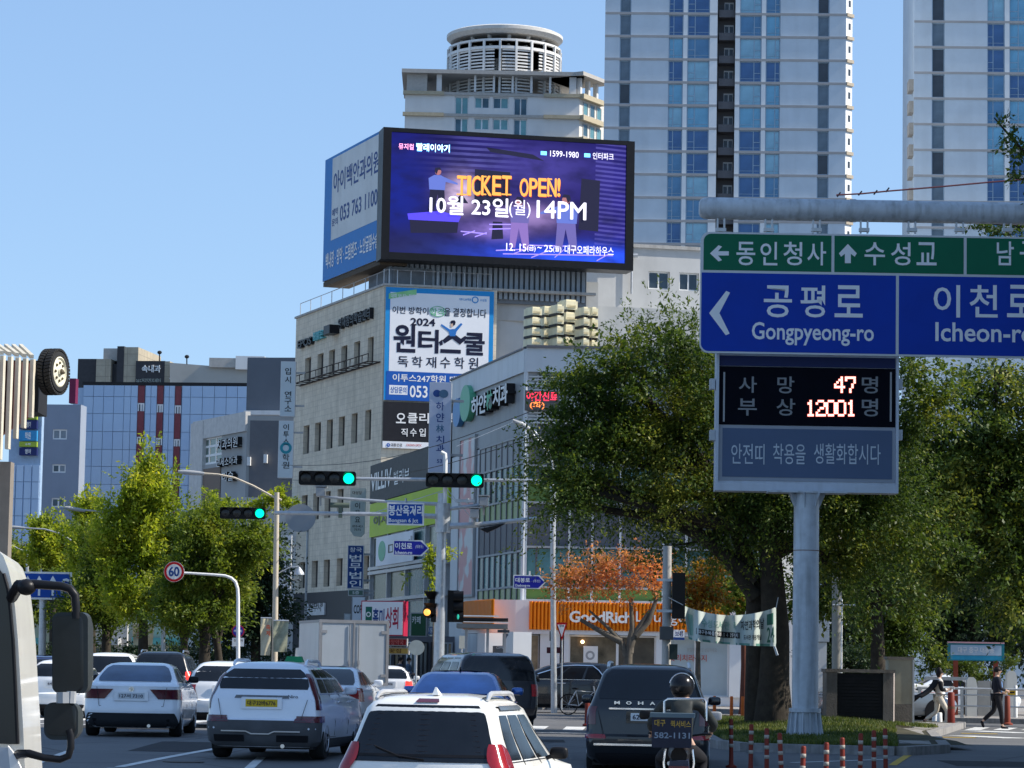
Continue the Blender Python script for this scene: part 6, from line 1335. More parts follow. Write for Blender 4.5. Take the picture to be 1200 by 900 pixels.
lamp('street lamp with long curved arm on a slim cream post, left of the stone building', [(212.5,553),(225,554),(255,556),(275,560),(297,569.5),(320,582),(330,586)], 88,(322,577,324.5), m=M_lp)
lamp('thin street lamp arm over the tree crowns left of the speed sign', [(79,595),(90,597),(119,599.5),(140,605),(160,613),(175,620)], 112,(192,612,192))
lamp('farther thin street lamp arm at far left above the small tree', [(10,617.5),(25,618.5),(52,620),(70,625),(85,634)], 128,(97,630,97))
lamp('farthest street lamp arm at the left edge of the picture', [(-4,635),(8,638),(18,641),(28,646)], 140,(32,644,32))
T = lamp('tall street lamp with a double curved arm in front of the glass corner building', [(604,494),(613,499),(625,509),(635,521),(642,535),(646,548)], 92,(650,545,647)); mb = MB(); rod(mb, [(600,493,92),(612,495.5,92),(628,507,92),(640,522,92),(647,540,92),(649,552,92)], .03,6); rod(mb, [(603,494,92),(535,523,92)], .012,4); mb.build('arm', M_white, T)
mb = MB(); rod(mb, [(322,700,88),(326,672,88),(340,664.5,88),(350,664,88)], .02,5); c = at(350.5,672,88); mb.lathe((c.x, c.y, c.z), [(.16,-.04),(.15,.03),(.05,.16),(.02,.2)], 12); T = thing('hanging_lamp', 'small bell-shaped lamp on a curved bracket left of the stone office wall', 'lamp', c); mb.build('bell', M_steel, T, smooth=40)
T = thing('round_mirror', 'large grey convex traffic mirror behind the slim lamp post', 'traffic mirror', at(352,607,120)); W_ = Wall(352,120,0,607); c = W_.uz(352,607); disc(W_, c[0], c[1], .62,.58,-.1,0, mat('mirror_back_grey', (.33,.34,.36),.5, var=.05), T, 'disc', 36); mb = MB(); mb.tube([W_.pt(c[0] + .3,.1,-.15), W_.pt(c[0] + .3, c[1], -.15)], .05,6); mb.build('post', M_steel, T)
T = thing('traffic_mirror', 'round pale back of a traffic mirror low beside the signal mast', 'traffic mirror', at(488,759,92)); W_ = Wall(488,92,0,759); c = W_.uz(488,759); disc(W_, c[0], c[1], .25,.24,-.06,0, mat('mirror_pale', (.45,.48,.44),.5), T, 'disc', 28); mb = MB(); mb.tube([W_.pt(c[0], .1,-.1), W_.pt(c[0], c[1], -.1)], .03,6); mb.build('post', M_steel, T)

# ------------------------------------------------------------------ blade signs and banners
def blade(name, label, x0, y0, x1, y1, Y, m, chars=(), mc=None, h=0., th=.5, extra=None, edge=None, side=1, cat='blade sign'):
    W_ = Wall((x0 + x1) / 2, Y, h, (y0 + y1) / 2); q = W_.rect(x0, y0, x1, y1); T = thing(name, label, cat, W_.pt((q[0] + q[2]) / 2, q[1]), R(h))
    mb = MB(); W_.box(mb, *q, -th, -.004); mb.build('casing', edge or M_mpl, T, fix=False); wq(W_, (q[0] + .03, q[1] + .03, q[2] - .03, q[3] - .03),.0, m, T, 'face')
    for c in chars: W_.text(c[0], W_.rect(*c[1:5]), c[5] if len(c) > 5 else (mc or M_lblk), T, .012,0,.02)
    for z in (q[1] + .2 * (q[3] - q[1]), q[1] + .8 * (q[3] - q[1])): mb = MB(); W_.box(mb, q[2], z - .05, q[2] + .5, z + .05,-.3,-.2); mb.build('bracket', M_frame, T, fix=False)
    return T, W_, q
M_bs = mat('blade_silver', (.48,.54,.57),.45,.15, var=.06, scale=.8, dirt=.15)
blade('blade_sign', 'tall silver blade sign at roof level left of the stone office, upper of two', 328.5,423.5,346,488,158, M_bs, [(c, 334,431 + k * 10,341,439 + k * 10) for k, c in enumerate('입시')] + [(c, 333.5,458.5 + k * 8.2,341.5,465.7 + k * 8.2) for k, c in enumerate('연구소')])
T, W_, q = blade('blade_sign', 'silver blade sign with a teal ring emblem, lower of the two beside the stone office', 326,493,343.5,560,157, M_bs, [(c, 332,497 + k * 8.5,338.5,504 + k * 8.5) for k, c in enumerate('이투스')] + [('학', 331,532,339,540),('원', 331,541,339,549)])
ring(W_, 335,525,.17,.32,.012, mat('teal_ring', (.03,.24,.30),.5), T, 24)
blade('blade_sign', 'plain white blade sign with small grey print just right of the slim lamp post', 321.5,627,341,692,150, mat('blade_white', (.56,.60,.66),.5, var=.05, dirt=.1), [('피부과', 327,630,336,634),('의원', 327,638,334,641),('정형외과', 326,659,337,663),('통증의학과', 325.5,672,337,677),('한의원', 326,680.5,336,684)], M_frame)
T, W_, q = blade('blade_sign', 'pale blue blade sign reading COPY vertically behind the slim lamp post', 315,695,334,727,148, mat('blade_pale_blue', (.45,.55,.68),.5), [(c, 323,697.5 + k * 6.6,328,702.5 + k * 6.6) for k, c in enumerate('COPY')], M_nv)
blade('blade_sign', 'navy blue blade sign with bold white Korean letters on the stone office corner', 407,639,426,690,138, M_nv, [('창국', 410,641.5,424,647)] + [(c, 409.5,650 + k * 10,423.5,658.5 + k * 10) for k, c in enumerate('법무법인')], M_wht_print)
mb = MB()
W_ = Wall(417,139,0,693); blade('blade_sign', 'small green plate under the navy blade sign', 408,691,426,698,138, mat('plate_green', (.10,.17,.13),.5), [('5층', 413,692.5,421,696.5)], M_wht_print)
T = thing('silver_sign', 'silver tapered sign plate with dark characters before the stone wall, below the left signal', 'sign', at(419,627,137)); W_ = Wall(419,137,0,600); mb = MB()
P = [W_.uz(x, y) for x, y in ((410.5,572),(429,572),(427,625),(423,629),(414.5,628),(410.5,622))]; mb.prism([W_.pt(*p) for p in P], W_.n * -.3); mb.build('panel', mat('plate_silver_green', (.38,.41,.38),.5,.2), T)
for t, y0, y1, x0, x1 in (('대성당', 575.5,579.5,413,424),('이', 589,596,416,422),('용', 597.5,604,416,422),('요', 605.5,612,416,422),('053-421', 615.5,618,413,425),('7575', 619.5,622,415,423)): W_.text(t, W_.rect(x0, y0, x1, y1), M_lblk, T, .01,0,.02)
T, W_, q = blade('blade_sign', 'tall pale blade sign with a blue round logo above vertical dental clinic lettering', 502.5,448,528.5,554,118, mat('blade_lilac', (.42,.47,.60),.45, var=.05, scale=.6), [('하', 511,471,520.5,481),('얀', 511,484,520.5,494.5),('林', 511,497.5,520.5,507, mat('letter_navy_green', (.05,.15,.25),.5)),('치', 511,510.5,520.5,519.5),('과', 511,521,520.5,530.5),('53', 512,538,518,542.5)], M_nv, th=.7)
c = W_.uz(511.5,461); disc(W_, c[0] + .02, c[1], .16,.15,.005,.01, M_nv, T, 'logo'); c = W_.uz(520,461.5); disc(W_, c[0], c[1], .19,.17,.012,.018, mat('logo_slate', (.06,.13,.22),.5), T, 'logo')
board('shop_sign', 'white upright sign reading COPY left of the crimson-rimmed lightbox', 419,136,412,699,428,735,0, M_pw, .2, [('COPY', 414.5,709,427,719, M_lblk, .03)])
board('stone_plaque', 'two small pale plates beside the white COPY sign', 404,137,403,719,411,737,0, mat('plate_steel', (.55,.57,.58),.4,.3),.1, [])
def banner(label, x0, y0, x1, y1, Y, m, texts, px_pole, col=None, group=None):
    T = thing('lamp_banner', label, 'banner', at((x0 + x1) / 2, y1, Y),0, group); W_ = Wall((x0 + x1) / 2, Y, 0, y0); q = W_.rect(x0, y0, x1, y1); mb = MB(); nx = 8; vs = []
    for j in range(7):
        for i in range(nx + 1):
            t = i / nx; u = q[0] + (q[2] - q[0]) * (t * (1 - .14 * j / 6) + .05 * j / 6); vs.append(W_.pt(u, q[3] + (q[1] - q[3]) * j / 6,.06 * math.sin(t * 6 + j)))
    mb.add(vs, [(j * (nx + 1) + i, j * (nx + 1) + i + 1,(j + 1) * (nx + 1) + i + 1,(j + 1) * (nx + 1) + i) for j in range(6) for i in range(nx)]); mb.build('cloth', m, T, fix=False, smooth=60)
    for t in texts: W_.text(t[0], W_.rect(*t[1:5]), t[5], T, .09,0,.03)
    mb = MB(); mb.tube([W_.pt(q[0], q[3] + .02,0), W_.pt(q[2], q[3] + .02,0)], .025,5); mb.build('rod', M_steel, T)
M_bny = mat('banner_cream', (.55,.50,.36),.7, var=.15, scale=2)
banner('cream banner with red characters on the slim lamp post, left half', 305,725,318,768,87.6, M_bny, [(c, 312,732 + k * 7,317,738 + k * 7, mat('print_vermilion', (.6,.08,.02),.5)) for k, c in enumerate('축제')], 322)
banner('olive and blue picture banner on the slim lamp post, right half', 320,728,338,764,87.6, mat('banner_olive', (.35,.36,.26),.7, var=.45, scale=3), [], 322)
banner('small cream banner hanging among the left trees', 155,732,181,756,118, M_bny, [(c, 160,736 + k * 8,166,743 + k * 8, mat('print_dull_red', (.4,.12,.08),.5)) for k, c in enumerate('대구')], 167)
banner('small pale banner with a figure at the far left beside the grey post', 24,744,41,768,122, mat('banner_grey', (.42,.42,.44),.7, var=.3, scale=2), [], 33)
for px, Y, lb in ((167.5,118.3, 'thin yellowish post carrying the cream banner among the left trees'),(33,122.3, 'thin post carrying the pale banner at far left')):
    T = thing('banner_post', lb, 'post', at(px, 790, Y)); mb = MB(); a = at(px, 790, Y); mb.tube([(a.x, Y, .1),(a.x + .03, Y, at(px, 719, Y).z)], .045,6); mb.build('post', M_lp, T)
YBn = 66.; T = thing('street_banner', 'sagging white-green cloth banner strung between a concrete post and the big tree', 'banner', at(855,740, YBn));
def bsurf(s, t):
    x = 800.5 + (909.5 - 800.5) * s; top = 709 + 10.5 * math.sin(min(1, s * 1.02) * math.pi) ** .8 + 3 * s; bot = 749 + 8.5 * s + 2 * math.sin(s * math.pi);
    if s < .12: x += (0.12 - s) * 60 * (t - .0) * .9
    return at(x, top + (bot - top) * t, YBn + .12 * math.sin(s * 13 + t * 2) + .10 * math.sin(s * 31))
mb = MB(); n1, n2 = 60,10; mb.add([bsurf(i / n1, j / n2) for j in range(n2 + 1) for i in range(n1 + 1)], [(j * (n1 + 1) + i, j * (n1 + 1) + i + 1,(j + 1) * (n1 + 1) + i + 1,(j + 1) * (n1 + 1) + i) for j in range(n2) for i in range(n1)])
mb.build('cloth', mat('banner_mint', (.52,.58,.54),.55, var=.12, scale=1.5), T, fix=False, smooth=80)
def btext(t, s0, t0, s1, t1, m, b=.03):
    v, f = text_data(t, b); mb = MB(); mb.add([bsurf(s0 + x * (s1 - s0), t1 + y * (t0 - t1)) - Vector((0,.012,0)) for x, y in v], f); mb.build('lettering', m, T, fix=False)
def bpatch(s0, t0, s1, t1, m, o=.008, nm='print'):
    mb = MB(); k = 14; mb.add([bsurf(s0 + (s1 - s0) * i / k, t) - Vector((0, o, 0)) for t in (t0, t1) for i in range(k + 1)], [(i, i + 1, k + 2 + i, k + 1 + i) for i in range(k)]); mb.build(nm, m, T, fix=False)
bpatch(.14,.58,.61,.78, M_lblk); btext('대구경북첨단의료복합단지', .16,.61,.59,.75, M_wht_print); btext('수성도서관', .2,.22,.5,.50, mat('print_mint', (.25,.42,.36),.5)); btext('축!', .54,.2,.57,.5, mat('print_mint', (.25,.42,.36),.5)); btext('자연과학의날', .62,.2,.87,.5, M_lblk); btext('도서관 개관기념', .65,.66,.84,.82, M_lblk)
bpatch(.9,.12,.97,.42, mat('print_dark_green', (.05,.16,.12),.5)); btext('24', .9,.48,.98,.9, mat('print_dark_green', (.05,.16,.12),.5)); bpatch(.0,.93,1,1, mat('banner_edge_green', (.12,.28,.24),.5)); bpatch(.04,.2,.10,.85, mat('print_mint', (.25,.42,.36),.5))
mb = MB(); mb.tube([bsurf(0,0), at(783,700, YBn)], .012,4); mb.tube([bsurf(1,0), at(912,700, YBn)], .012,4); mb.tube([bsurf(.98,1), at(911,768, YBn)], .03,5); mb.build('rope', M_steel, T)
# ------------------------------------------------------------------ trees
def leaf_mesh(name, centers, dirs, size, m, parent, droop=.25, wid=.5, spread=None):
    """centers Nx3, dirs Nx3 (leaf axis); one kite-shaped leaf each"""
    n = len(centers); c = np.asarray(centers); d = np.asarray(dirs, float); d += rng.normal(0,.55, d.shape); d[:, 2] -= droop; d /= np.linalg.norm(d, axis=1)[:, None] + 1e-9
    r = rng.normal(0,1, d.shape); r[:, 2] *= .35; s = np.cross(d, np.cross(r, d)); s /= np.linalg.norm(s, axis=1)[:, None] + 1e-9
    L = (size * rng.uniform(.6,1.35, n))[:, None]; w_ = L * wid
    nrm = np.cross(d, s)
    V = np.empty((n * 4,3)); V[0::4] = c; V[1::4] = c + d * L * .45 + s * w_ * .5 + nrm * L * .06; V[2::4] = c + d * L; V[3::4] = c + d * L * .45 - s * w_ * .5 + nrm * L * .06
    inv = np.array(wm(parent).inverted()); V = V @ inv[:3, :3].T + inv[:3,3]
    me = bpy.data.meshes.new(name); me.vertices.add(n * 4); me.vertices.foreach_set('co', V.ravel()); me.loops.add(n * 4); me.loops.foreach_set('vertex_index', np.arange(n * 4, dtype=np.int32))
    me.polygons.add(n); me.polygons.foreach_set('loop_start', np.arange(0, n * 4,4, dtype=np.int32)); me.update(calc_edges=True); me.validate()
    me.materials.append(m); return link(name, me, parent)
def sprays(lobes, n, rad, up=0., drp=.25, length=.9, per=34, fill=.35):
    """lobes: (center Vector, rx, ry, rz, weight). Leafy twigs run outwards through the shell of each lobe."""
    W = np.array([l[4] * (l[1] * l[3]) for l in lobes]); W = W / W.sum(); C = []; Dv = []; ns = max(1, int(n / per))
    idx = rng.choice(len(lobes), ns, p=W)
    for i in idx:
        c, rx, ry, rz, _ = lobes[i]; fr = 1.5 / max(.6, length)
        for _t in range(6):     # boughs gather in clumps with open gaps between them
            v = rng.normal(0,1,3); v /= np.linalg.norm(v); q = rng.uniform(.55,1.) if rng.random() > fill else rng.uniform(.1,.7); o = np.array(c) + v * np.array((rx, ry, rz)) * q
            if noise.noise(Vector(o) * fr) > .04: break
        dr = v * np.array((1,1,.55)) + np.array((0,0, up)) + rng.normal(0,.3,3); dr /= np.linalg.norm(dr)
        L = length * rng.uniform(.5,1.25) * (.6 if q < .6 else 1); t = rng.uniform(-.4,1, per) * L
        p = o + dr * t[:, None] + rng.normal(0, rad, (per, 3)) * (1.1 - .6 * np.clip(t / L, 0,1))[:, None]; p[:, 2] -= drp * np.clip(t, 0,9) ** 2 / max(L, .1)
        C.append(p); Dv.append(np.repeat(dr[None], per, 0) + rng.normal(0,.5,(per, 3)))
    return np.concatenate(C), np.concatenate(Dv)
def P3(px, py, Y, dy=0.): v = at(px, py, Y + dy); return v
def tree(name, label, Y, trunk, lobes, n, size, m, bark, tr, cat='tree', group=None, up=0., drp=.2, length=.9, rad=.12, per=34, wid=.5, limbs=True, fill=.35, droop=.25, sh=.86):
    """trunk: [(px, py)...] from the foot up; lobes: (px, py, rx_px, ry_px, dy, weight)"""
    b = at(*trunk[0], Y); T = thing(name, label, cat, (b.x, Y, .0),0, group); k = Y / FPX
    LB = [(P3(l[0], l[1], Y, l[4]), l[2] * k * sh, l[2] * k * .9 * sh, l[3] * k * sh, l[5]) for l in lobes]
    mb = MB(); pts = [Vector((b.x, Y, 0))] + [at(px, py, Y) for px, py in trunk[1:]]; N = len(pts); rs = [tr * 1.25] + [tr * (1 - .5 * i / (N - 1)) for i in range(1, N)]; mb.tube(pts, rs, 10)
    mb.tube([Vector((b.x, Y, 0)), Vector((b.x, Y, .3))], [tr * 1.6, tr * 1.1], 10)
    mb.build('trunk', bark, T, smooth=60)
    if limbs:
        for c, rx, ry, rz, w_ in LB:
            i0 = random.randrange(max(1, N - 2), N); s = pts[i0]; mb = MB(); mid = s.lerp(c, .5) + Vector((random.uniform(-.1,.1) * rx, 0,-.12 * rz)); mb.tube([s, mid, c], [tr * .42, tr * .3, tr * .12], 7)
            for _ in range(5):
                v = Vector(rng.normal(0,1,3)).normalized(); e_ = c + Vector((v.x * rx, v.y * ry, abs(v.z) * rz)) * .8; mb.tube([mid.lerp(c, random.uniform(.2,1)), c.lerp(e_, .5) + Vector((0,0,.1 * rz)), e_], [tr * .15, tr * .09,.012], 5)
            mb.build('limb', bark, T, smooth=60)
    C, D_ = sprays(LB, n, rad, up, drp, length, per, fill); leaf_mesh('crown', C, D_, size, m, T, droop, wid)
    return T
BK = mat('bark_dark', (.045,.038,.03),.9, var=.3, scale=6, bump=.5); BK2 = mat('bark_grey', (.13,.115,.095),.9, var=.3, scale=6, bump=.4)
LZ = leaf_mat('zelkova_leaves', (.026,.052,.013),(.07,.112,.02),(.28,.28,.045),.34)
LZ2 = leaf_mat('zelkova_leaves_sunlit', (.03,.055,.012),(.075,.12,.02),(.22,.22,.03),.4)  # leaf copy with sunlight on the crown's edges put into its colour
LG = leaf_mat('ginkgo_leaves', (.11,.16,.015),(.27,.33,.035),(.50,.46,.06),.52)
LG2 = leaf_mat('street_tree_leaves', (.04,.075,.016),(.13,.18,.025),(.33,.34,.05),.45)
LM = leaf_mat('maple_leaves', (.18,.12,.05),(.56,.21,.09),(.74,.36,.18),.5)
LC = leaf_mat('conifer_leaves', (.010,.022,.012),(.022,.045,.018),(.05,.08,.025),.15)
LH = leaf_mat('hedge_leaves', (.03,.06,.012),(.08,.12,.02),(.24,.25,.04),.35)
tree('zelkova_tree', 'huge dark green tree with a double trunk right behind the pale sign column', 69, [(906,862),(907,800),(909,740),(905,680),(900,620),(905,560)],
     [(790,500,120,85,0,1.),(870,450,95,70,1,1.),(720,520,75,60,0,1.),(950,560,110,95,0,1.1),(860,585,120,60,0,1.),(760,590,100,50,.5,1.),(690,575,62,48,-1,1.),(1010,590,90,90,-.5,1.),(930,480,85,70,2,1.),(690,460,45,32,0,.8),(780,425,65,35,1,.9),(830,640,80,35,1,.6),(970,660,75,45,0,.8),(665,530,45,35,0,.8),(735,440,55,30,0,.7),(1050,520,60,80,0,.9),(655,590,36,26,0,.6)],
     150000,.095, LZ, BK, .42, length=1.45, rad=.12, drp=.3, sh=.76, per=48)
T = [o for o in COL.objects if o.name == 'zelkova_tree'][0]; mb = MB(); mb.tube([at(888,862,69.4) * 1, at(887,760,69.4), at(886,690,69.4), at(870,640,69.4), at(850,590,69.4)], [.34,.27,.25,.2,.1], 10); mb.build('trunk', BK, T, smooth=60)
for q in (((905,650),(960,620),(1020,560)),((886,700),(840,640),(760,600)),((905,600),(880,540),(800,470)),((886,680),(800,610),(700,560)),((906,640),(930,560),(900,470))):
    mb = MB(); mb.tube([at(*p, 69.2) for p in q], [.2,.13,.05], 8); mb.build('limb', BK, T, smooth=60)
C, D_ = sprays([(P3(px, py, 68.2), r1 * 69 / FPX, .8, r2 * 69 / FPX, 1.) for px, py, r1, r2 in ((672,450,26,18),(700,430,34,20),(652,515,20,14),(690,505,32,18),(668,560,22,14),(745,412,34,20),(800,398,34,18),(840,470,20,50),(650,480,16,10),(720,470,34,26),(1060,440,30,24),(1085,640,40,20),(1100,470,30,40))], 15000,.06,.1,.3,.75,30,.1)
leaf_mesh('crown', C, D_, .12, LZ2, T, .3)
C, D_ = sprays([(P3(px, py, 69),.28,.4,.5,1.) for px, py in ((762,382),(775,372),(790,390),(745,395),(812,378),(733,405))], 1500,.03,.8,.1,.8,24,.1)
leaf_mesh('crown', C, D_, .11, LZ2, T, .1,.35)
tree('street_tree', 'dark leafy tree filling the right edge of the picture behind the direction sign', 86, [(1222,800),(1215,700),(1200,620),(1185,560)],
     [(1150,520,80,80,0,1),(1210,560,90,100,0,1),(1130,600,80,60,0,1),(1190,660,100,60,0,1),(1100,560,70,90,1,1),(1165,450,60,45,0,.8),(1250,480,80,90,0,1),(1110,660,60,40,0,.7),(1230,700,60,50,1,.8)], 62000,.16, LZ, BK, .3, length=1.5, rad=.14, sh=.8, per=44)
tree('street_tree', 'mid green tree right of the sign column, its crown low over the stone pillar', 92, [(1030,800),(1028,720),(1025,640)],
     [(1000,640,70,60,0,1),(1060,620,70,60,0,1),(960,690,50,45,0,.8),(1070,680,50,35,0,.8),(1100,610,60,50,0,1),(1020,560,80,60,0,1)], 34000,.16, LZ, BK, .25, length=1., rad=.15)
tree('street_tree', 'bright yellow-green tree behind the cream conifer, lit by the sun above the pillar', 96, [(1060,800),(1058,730),(1056,680)],
     [(1040,690,36,36,0,1),(1065,715,32,40,0,1),(1050,750,38,32,0,1),(1075,680,30,24,0,.8),(1030,730,30,34,0,1)], 15000,.13, LH, BK, .18, length=.8, rad=.1, up=-.3, drp=.5)
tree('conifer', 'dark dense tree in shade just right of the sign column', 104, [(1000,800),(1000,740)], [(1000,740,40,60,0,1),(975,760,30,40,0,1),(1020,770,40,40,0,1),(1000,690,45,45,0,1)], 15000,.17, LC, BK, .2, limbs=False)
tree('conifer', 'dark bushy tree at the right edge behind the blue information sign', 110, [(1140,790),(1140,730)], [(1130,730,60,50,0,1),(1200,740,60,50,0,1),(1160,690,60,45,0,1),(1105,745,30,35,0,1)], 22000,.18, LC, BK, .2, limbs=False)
T = thing('tree_branch', 'dark leafy branch of a nearer tree reaching in at the top right corner', 'tree', at(1400,800,52))
mb = MB(); mb.tube([Vector((at(1400,800,52).x, 52,0)), at(1390,500,52), at(1370,330,52)], [.3,.26,.2], 10); mb.build('trunk', BK, T, smooth=60)
for q in (((1372,330),(1300,250),(1210,190),(1165,138)),((1380,330),(1300,262),(1230,215),(1185,208)),((1380,400),(1300,330),(1240,280))):
    mb = MB(); mb.tube([at(*p, 52) for p in q], [.13,.08,.04,.012][:len(q)], 6); mb.build('limb', BK, T, smooth=60)
lb = [(P3(px, py, 52), r * 52 / FPX, .5, r2 * 52 / FPX, 1.) for px, py, r, r2 in ((1172,146,9,9),(1186,160,11,10),(1196,176,11,16),(1210,185,14,18),(1160,130,4,4),(1240,220,30,26),(1192,210,8,5),(1290,250,40,40),(1340,290,50,50),(1300,330,50,40),(1380,260,50,60))]
C, D_ = sprays(lb, 9000,.06,0,.2,.35,24,.3); leaf_mesh('crown', C, D_, .10, LZ, T)
T = thing('tree_branch', 'tips of leafy twigs hanging just below the thick tube at the right', 'tree', at(1390,800,66)); C, D_ = sprays([(P3(1140,263,66),.32,.3,.08,1.),(P3(1175,268,66),.4,.3,.1,1.)], 700,.05,0,.2,.25,20); leaf_mesh('crown', C, D_, .10, LZ, T)
mb = MB(); mb.tube([at(1420,330,66), at(1250,268,66), at(1150,262,66)], [.1,.04,.012], 6); mb.build('limb', BK, T)
tree('maple_tree', 'orange-red maple with a forked trunk in front of the orange fascia', 90, [(738,806),(736,775),(738,752),(741,735)],
     [(690,668,44,14,0,1.),(730,660,46,14,0,1.),(768,670,30,14,0,.9),(700,684,46,12,0,1.),(660,670,20,9,0,.7),(748,686,32,12,0,.8),(676,698,30,9,0,.7),(650,680,14,7,0,.6)], 7600,.105, LM, BK2,.16, length=.6, rad=.08, per=24, fill=.3, drp=.1, sh=.95, limbs=False)
T = [o for o in COL.objects if o.name == 'maple_tree'][0]
for q in (((735,772),(728,752),(712,735),(690,715)),((738,760),(744,742),(762,715)),((738,765),(741,740),(739,700)),((745,745),(760,728),(770,700)),((728,752),(708,742),(680,726))):
    mb = MB(); mb.tube([at(*p, 90) for p in q], [.12,.09,.06,.03][:len(q)], 7); mb.build('limb', BK2, T, smooth=60)
tree('maple_tree', 'smaller orange and yellow-green maple behind the banner post', 94, [(818,806),(818,760),(820,720)], [(825,690,30,26,0,1),(800,680,24,22,0,.8),(840,665,20,16,0,.8),(812,708,22,14,0,.6)], 6000,.13, leaf_mat('maple_leaves_mixed', (.10,.11,.02),(.28,.15,.02),(.45,.13,.03),.45), BK2,.1, length=.7, rad=.09, per=26)
tree('young_tree', 'slim young tree with a reddish trunk and bright green crown behind the white banner', 98, [(871.5,830),(872,780),(871,730),(870,700)], [(870,690,24,22,0,1),(885,705,20,14,0,.8),(858,706,18,12,0,.8)], 5200,.14, leaf_mat('young_leaves', (.06,.11,.015),(.15,.21,.03),(.3,.32,.06),.5), mat('bark_reddish', (.14,.055,.04),.85, var=.2),.13, length=.6, rad=.09, per=24)
tree('shrub', 'small yellow-green climbing shrub behind the signal mast', 112, [(508,770),(508,720)], [(505,650,8,10,0,1),(507,672,6,14,0,1),(525,655,6,20,0,.8),(480,675,7,6,0,.6),(508,690,5,8,0,.5)], 1100,.14, LG, BK2,.05, length=.4, rad=.05, per=18, limbs=False, cat='shrub')
gk = 'street trees in the row along the left side of the road'
tree('ginkgo_tree', 'tallest yellow-green ginkgo with a pointed top in front of the blue panelled building', 112, [(168,790),(168,730),(168,640),(166,580)],
     [(166,560,16,32,0,1),(152,600,26,40,0,1),(186,596,28,40,0,1),(140,650,30,40,0,1),(175,650,40,42,0,1.1),(205,640,28,40,0,1),(160,700,50,34,0,1),(212,690,36,34,0,1),(136,612,16,24,0,.8)], 42000,.17, LG, BK, .2, group=gk, up=1.1, drp=.0, length=1.0, rad=.12)
tree('ginkgo_tree', 'slender pointed ginkgo above the truck mirror at left', 122, [(108,790),(108,720),(106,640)], [(101,592,11,22,0,1),(108,620,18,30,0,1),(98,650,26,30,0,1),(112,690,30,30,0,1)], 15000,.17, LG, BK, .18, group=gk, up=1.1, drp=0., length=.9, rad=.11)
tree('ginkgo_tree', 'bright green ginkgo between the lane sign and the tallest ginkgo', 132, [(62,790),(62,720),(62,650)], [(48,622,10,24,0,1),(66,640,20,26,0,1),(46,650,20,24,0,1),(76,670,26,24,0,1),(85,635,12,20,0,.8)], 13000,.18, LG, BK, .18, group=gk, up=1.1, drp=0., length=.9, rad=.12)
tree('street_tree', 'dark green columnar tree beside the slender ginkgo, in shade', 118, [(126,790),(124,720),(122,660)], [(118,640,18,40,0,1),(112,690,24,40,0,1),(128,720,30,28,0,1),(95,720,30,24,0,1)], 17000,.16, LG2, BK, .2, group=gk, up=.7, drp=0., rad=.13)
tree('street_tree', 'low dark green tree at the far left beyond the blue lane sign', 142, [(20,790),(20,720)], [(30,656,26,20,0,1),(10,690,40,26,0,1),(50,690,40,26,0,1),(-20,660,40,40,0,1),(85,712,30,18,0,.8),(60,720,60,16,0,.8)], 22000,.2, LG2, BK, .2, group=gk, up=.5, drp=0., rad=.14)
tree('street_tree', 'rounded green tree with sunlit yellowish leaves under the smaller traffic signal', 106, [(240,790),(240,730),(238,680)], [(235,630,34,34,0,1),(262,628,34,26,0,1),(290,640,34,30,0,1),(222,670,36,36,0,1),(262,670,40,40,0,1),(240,716,50,26,0,.9),(200,720,40,24,0,.8)], 38000,.15, LG2, BK, .22, group=gk, up=.4, drp=.05, rad=.12)
tree('conifer', 'dark drooping conifer left of the slim cream lamp post', 116, [(300,790),(300,720),(300,650)], [(306,660,30,40,0,1),(288,700,40,36,0,1),(312,720,30,36,0,1),(270,730,36,26,0,.8),(300,625,26,26,0,.9)], 24000,.16, LC, BK, .2, up=-.2, drp=.4, length=1.2, rad=.1)
tree('small_tree', 'small yellow-leaved tree peeping behind the slim lamp post beneath the grey office', 140, [(320,790),(320,640)], [(318,586,18,8,0,1),(330,590,16,7,0,1),(302,594,12,7,0,.8),(250,592,12,12,0,.8),(275,598,20,10,0,.8)], 3500,.18, LG, BK, .1, length=.7, rad=.1, limbs=False, up=.4)
for i, (px, Y, lb) in enumerate(((92,126, 'thin dark trunk behind the white wagon at far left'),(125,120, 'thin dark trunk left of the cream banner'),(214,109, 'dark trunk right of the cream banner'),(262,108, 'dark leaning trunk left of the no-parking sign'),(238,112, 'slender dark trunk between two thicker ones'))):
    T = thing('tree', lb, 'tree', at(px, 790, Y)); mb = MB(); a = at(px, 790, Y); b = at(px + (-6,3,4,-14,5)[i], 700, Y); mb.tube([(a.x, Y, 0),(a.x + (b.x - a.x) * .4, Y, b.z * .45),(b.x, Y, b.z)], [.2,.14,.12], 8)
    for s_ in (-1,1): mb.tube([(a.x + (b.x - a.x) * .5, Y, b.z * .55),(b.x + s_ * .9, Y, b.z + .6)], [.09,.05], 6)
    mb.build('trunk', BK, T, smooth=60); C, D_ = sprays([((b.x, Y, b.z + .4),1.6,1.5,.9,1.)], 2600,.12,.2,.1,.8); leaf_mesh('crown', C, D_, .15, LG2, T)
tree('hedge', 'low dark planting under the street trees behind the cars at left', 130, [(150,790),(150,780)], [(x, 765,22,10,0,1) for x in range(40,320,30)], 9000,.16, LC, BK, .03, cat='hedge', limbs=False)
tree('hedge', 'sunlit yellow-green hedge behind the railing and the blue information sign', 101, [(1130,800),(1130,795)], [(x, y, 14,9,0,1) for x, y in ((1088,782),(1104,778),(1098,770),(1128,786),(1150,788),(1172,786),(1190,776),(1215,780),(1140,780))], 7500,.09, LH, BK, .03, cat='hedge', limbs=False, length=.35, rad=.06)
tree('hedge', 'dark undergrowth behind the zelkova trunks', 100, [(960,800),(960,795)], [(985,770,24,20,0,1),(1010,775,22,20,0,1)], 4000,.14, LC, BK, .03, cat='hedge', limbs=False)
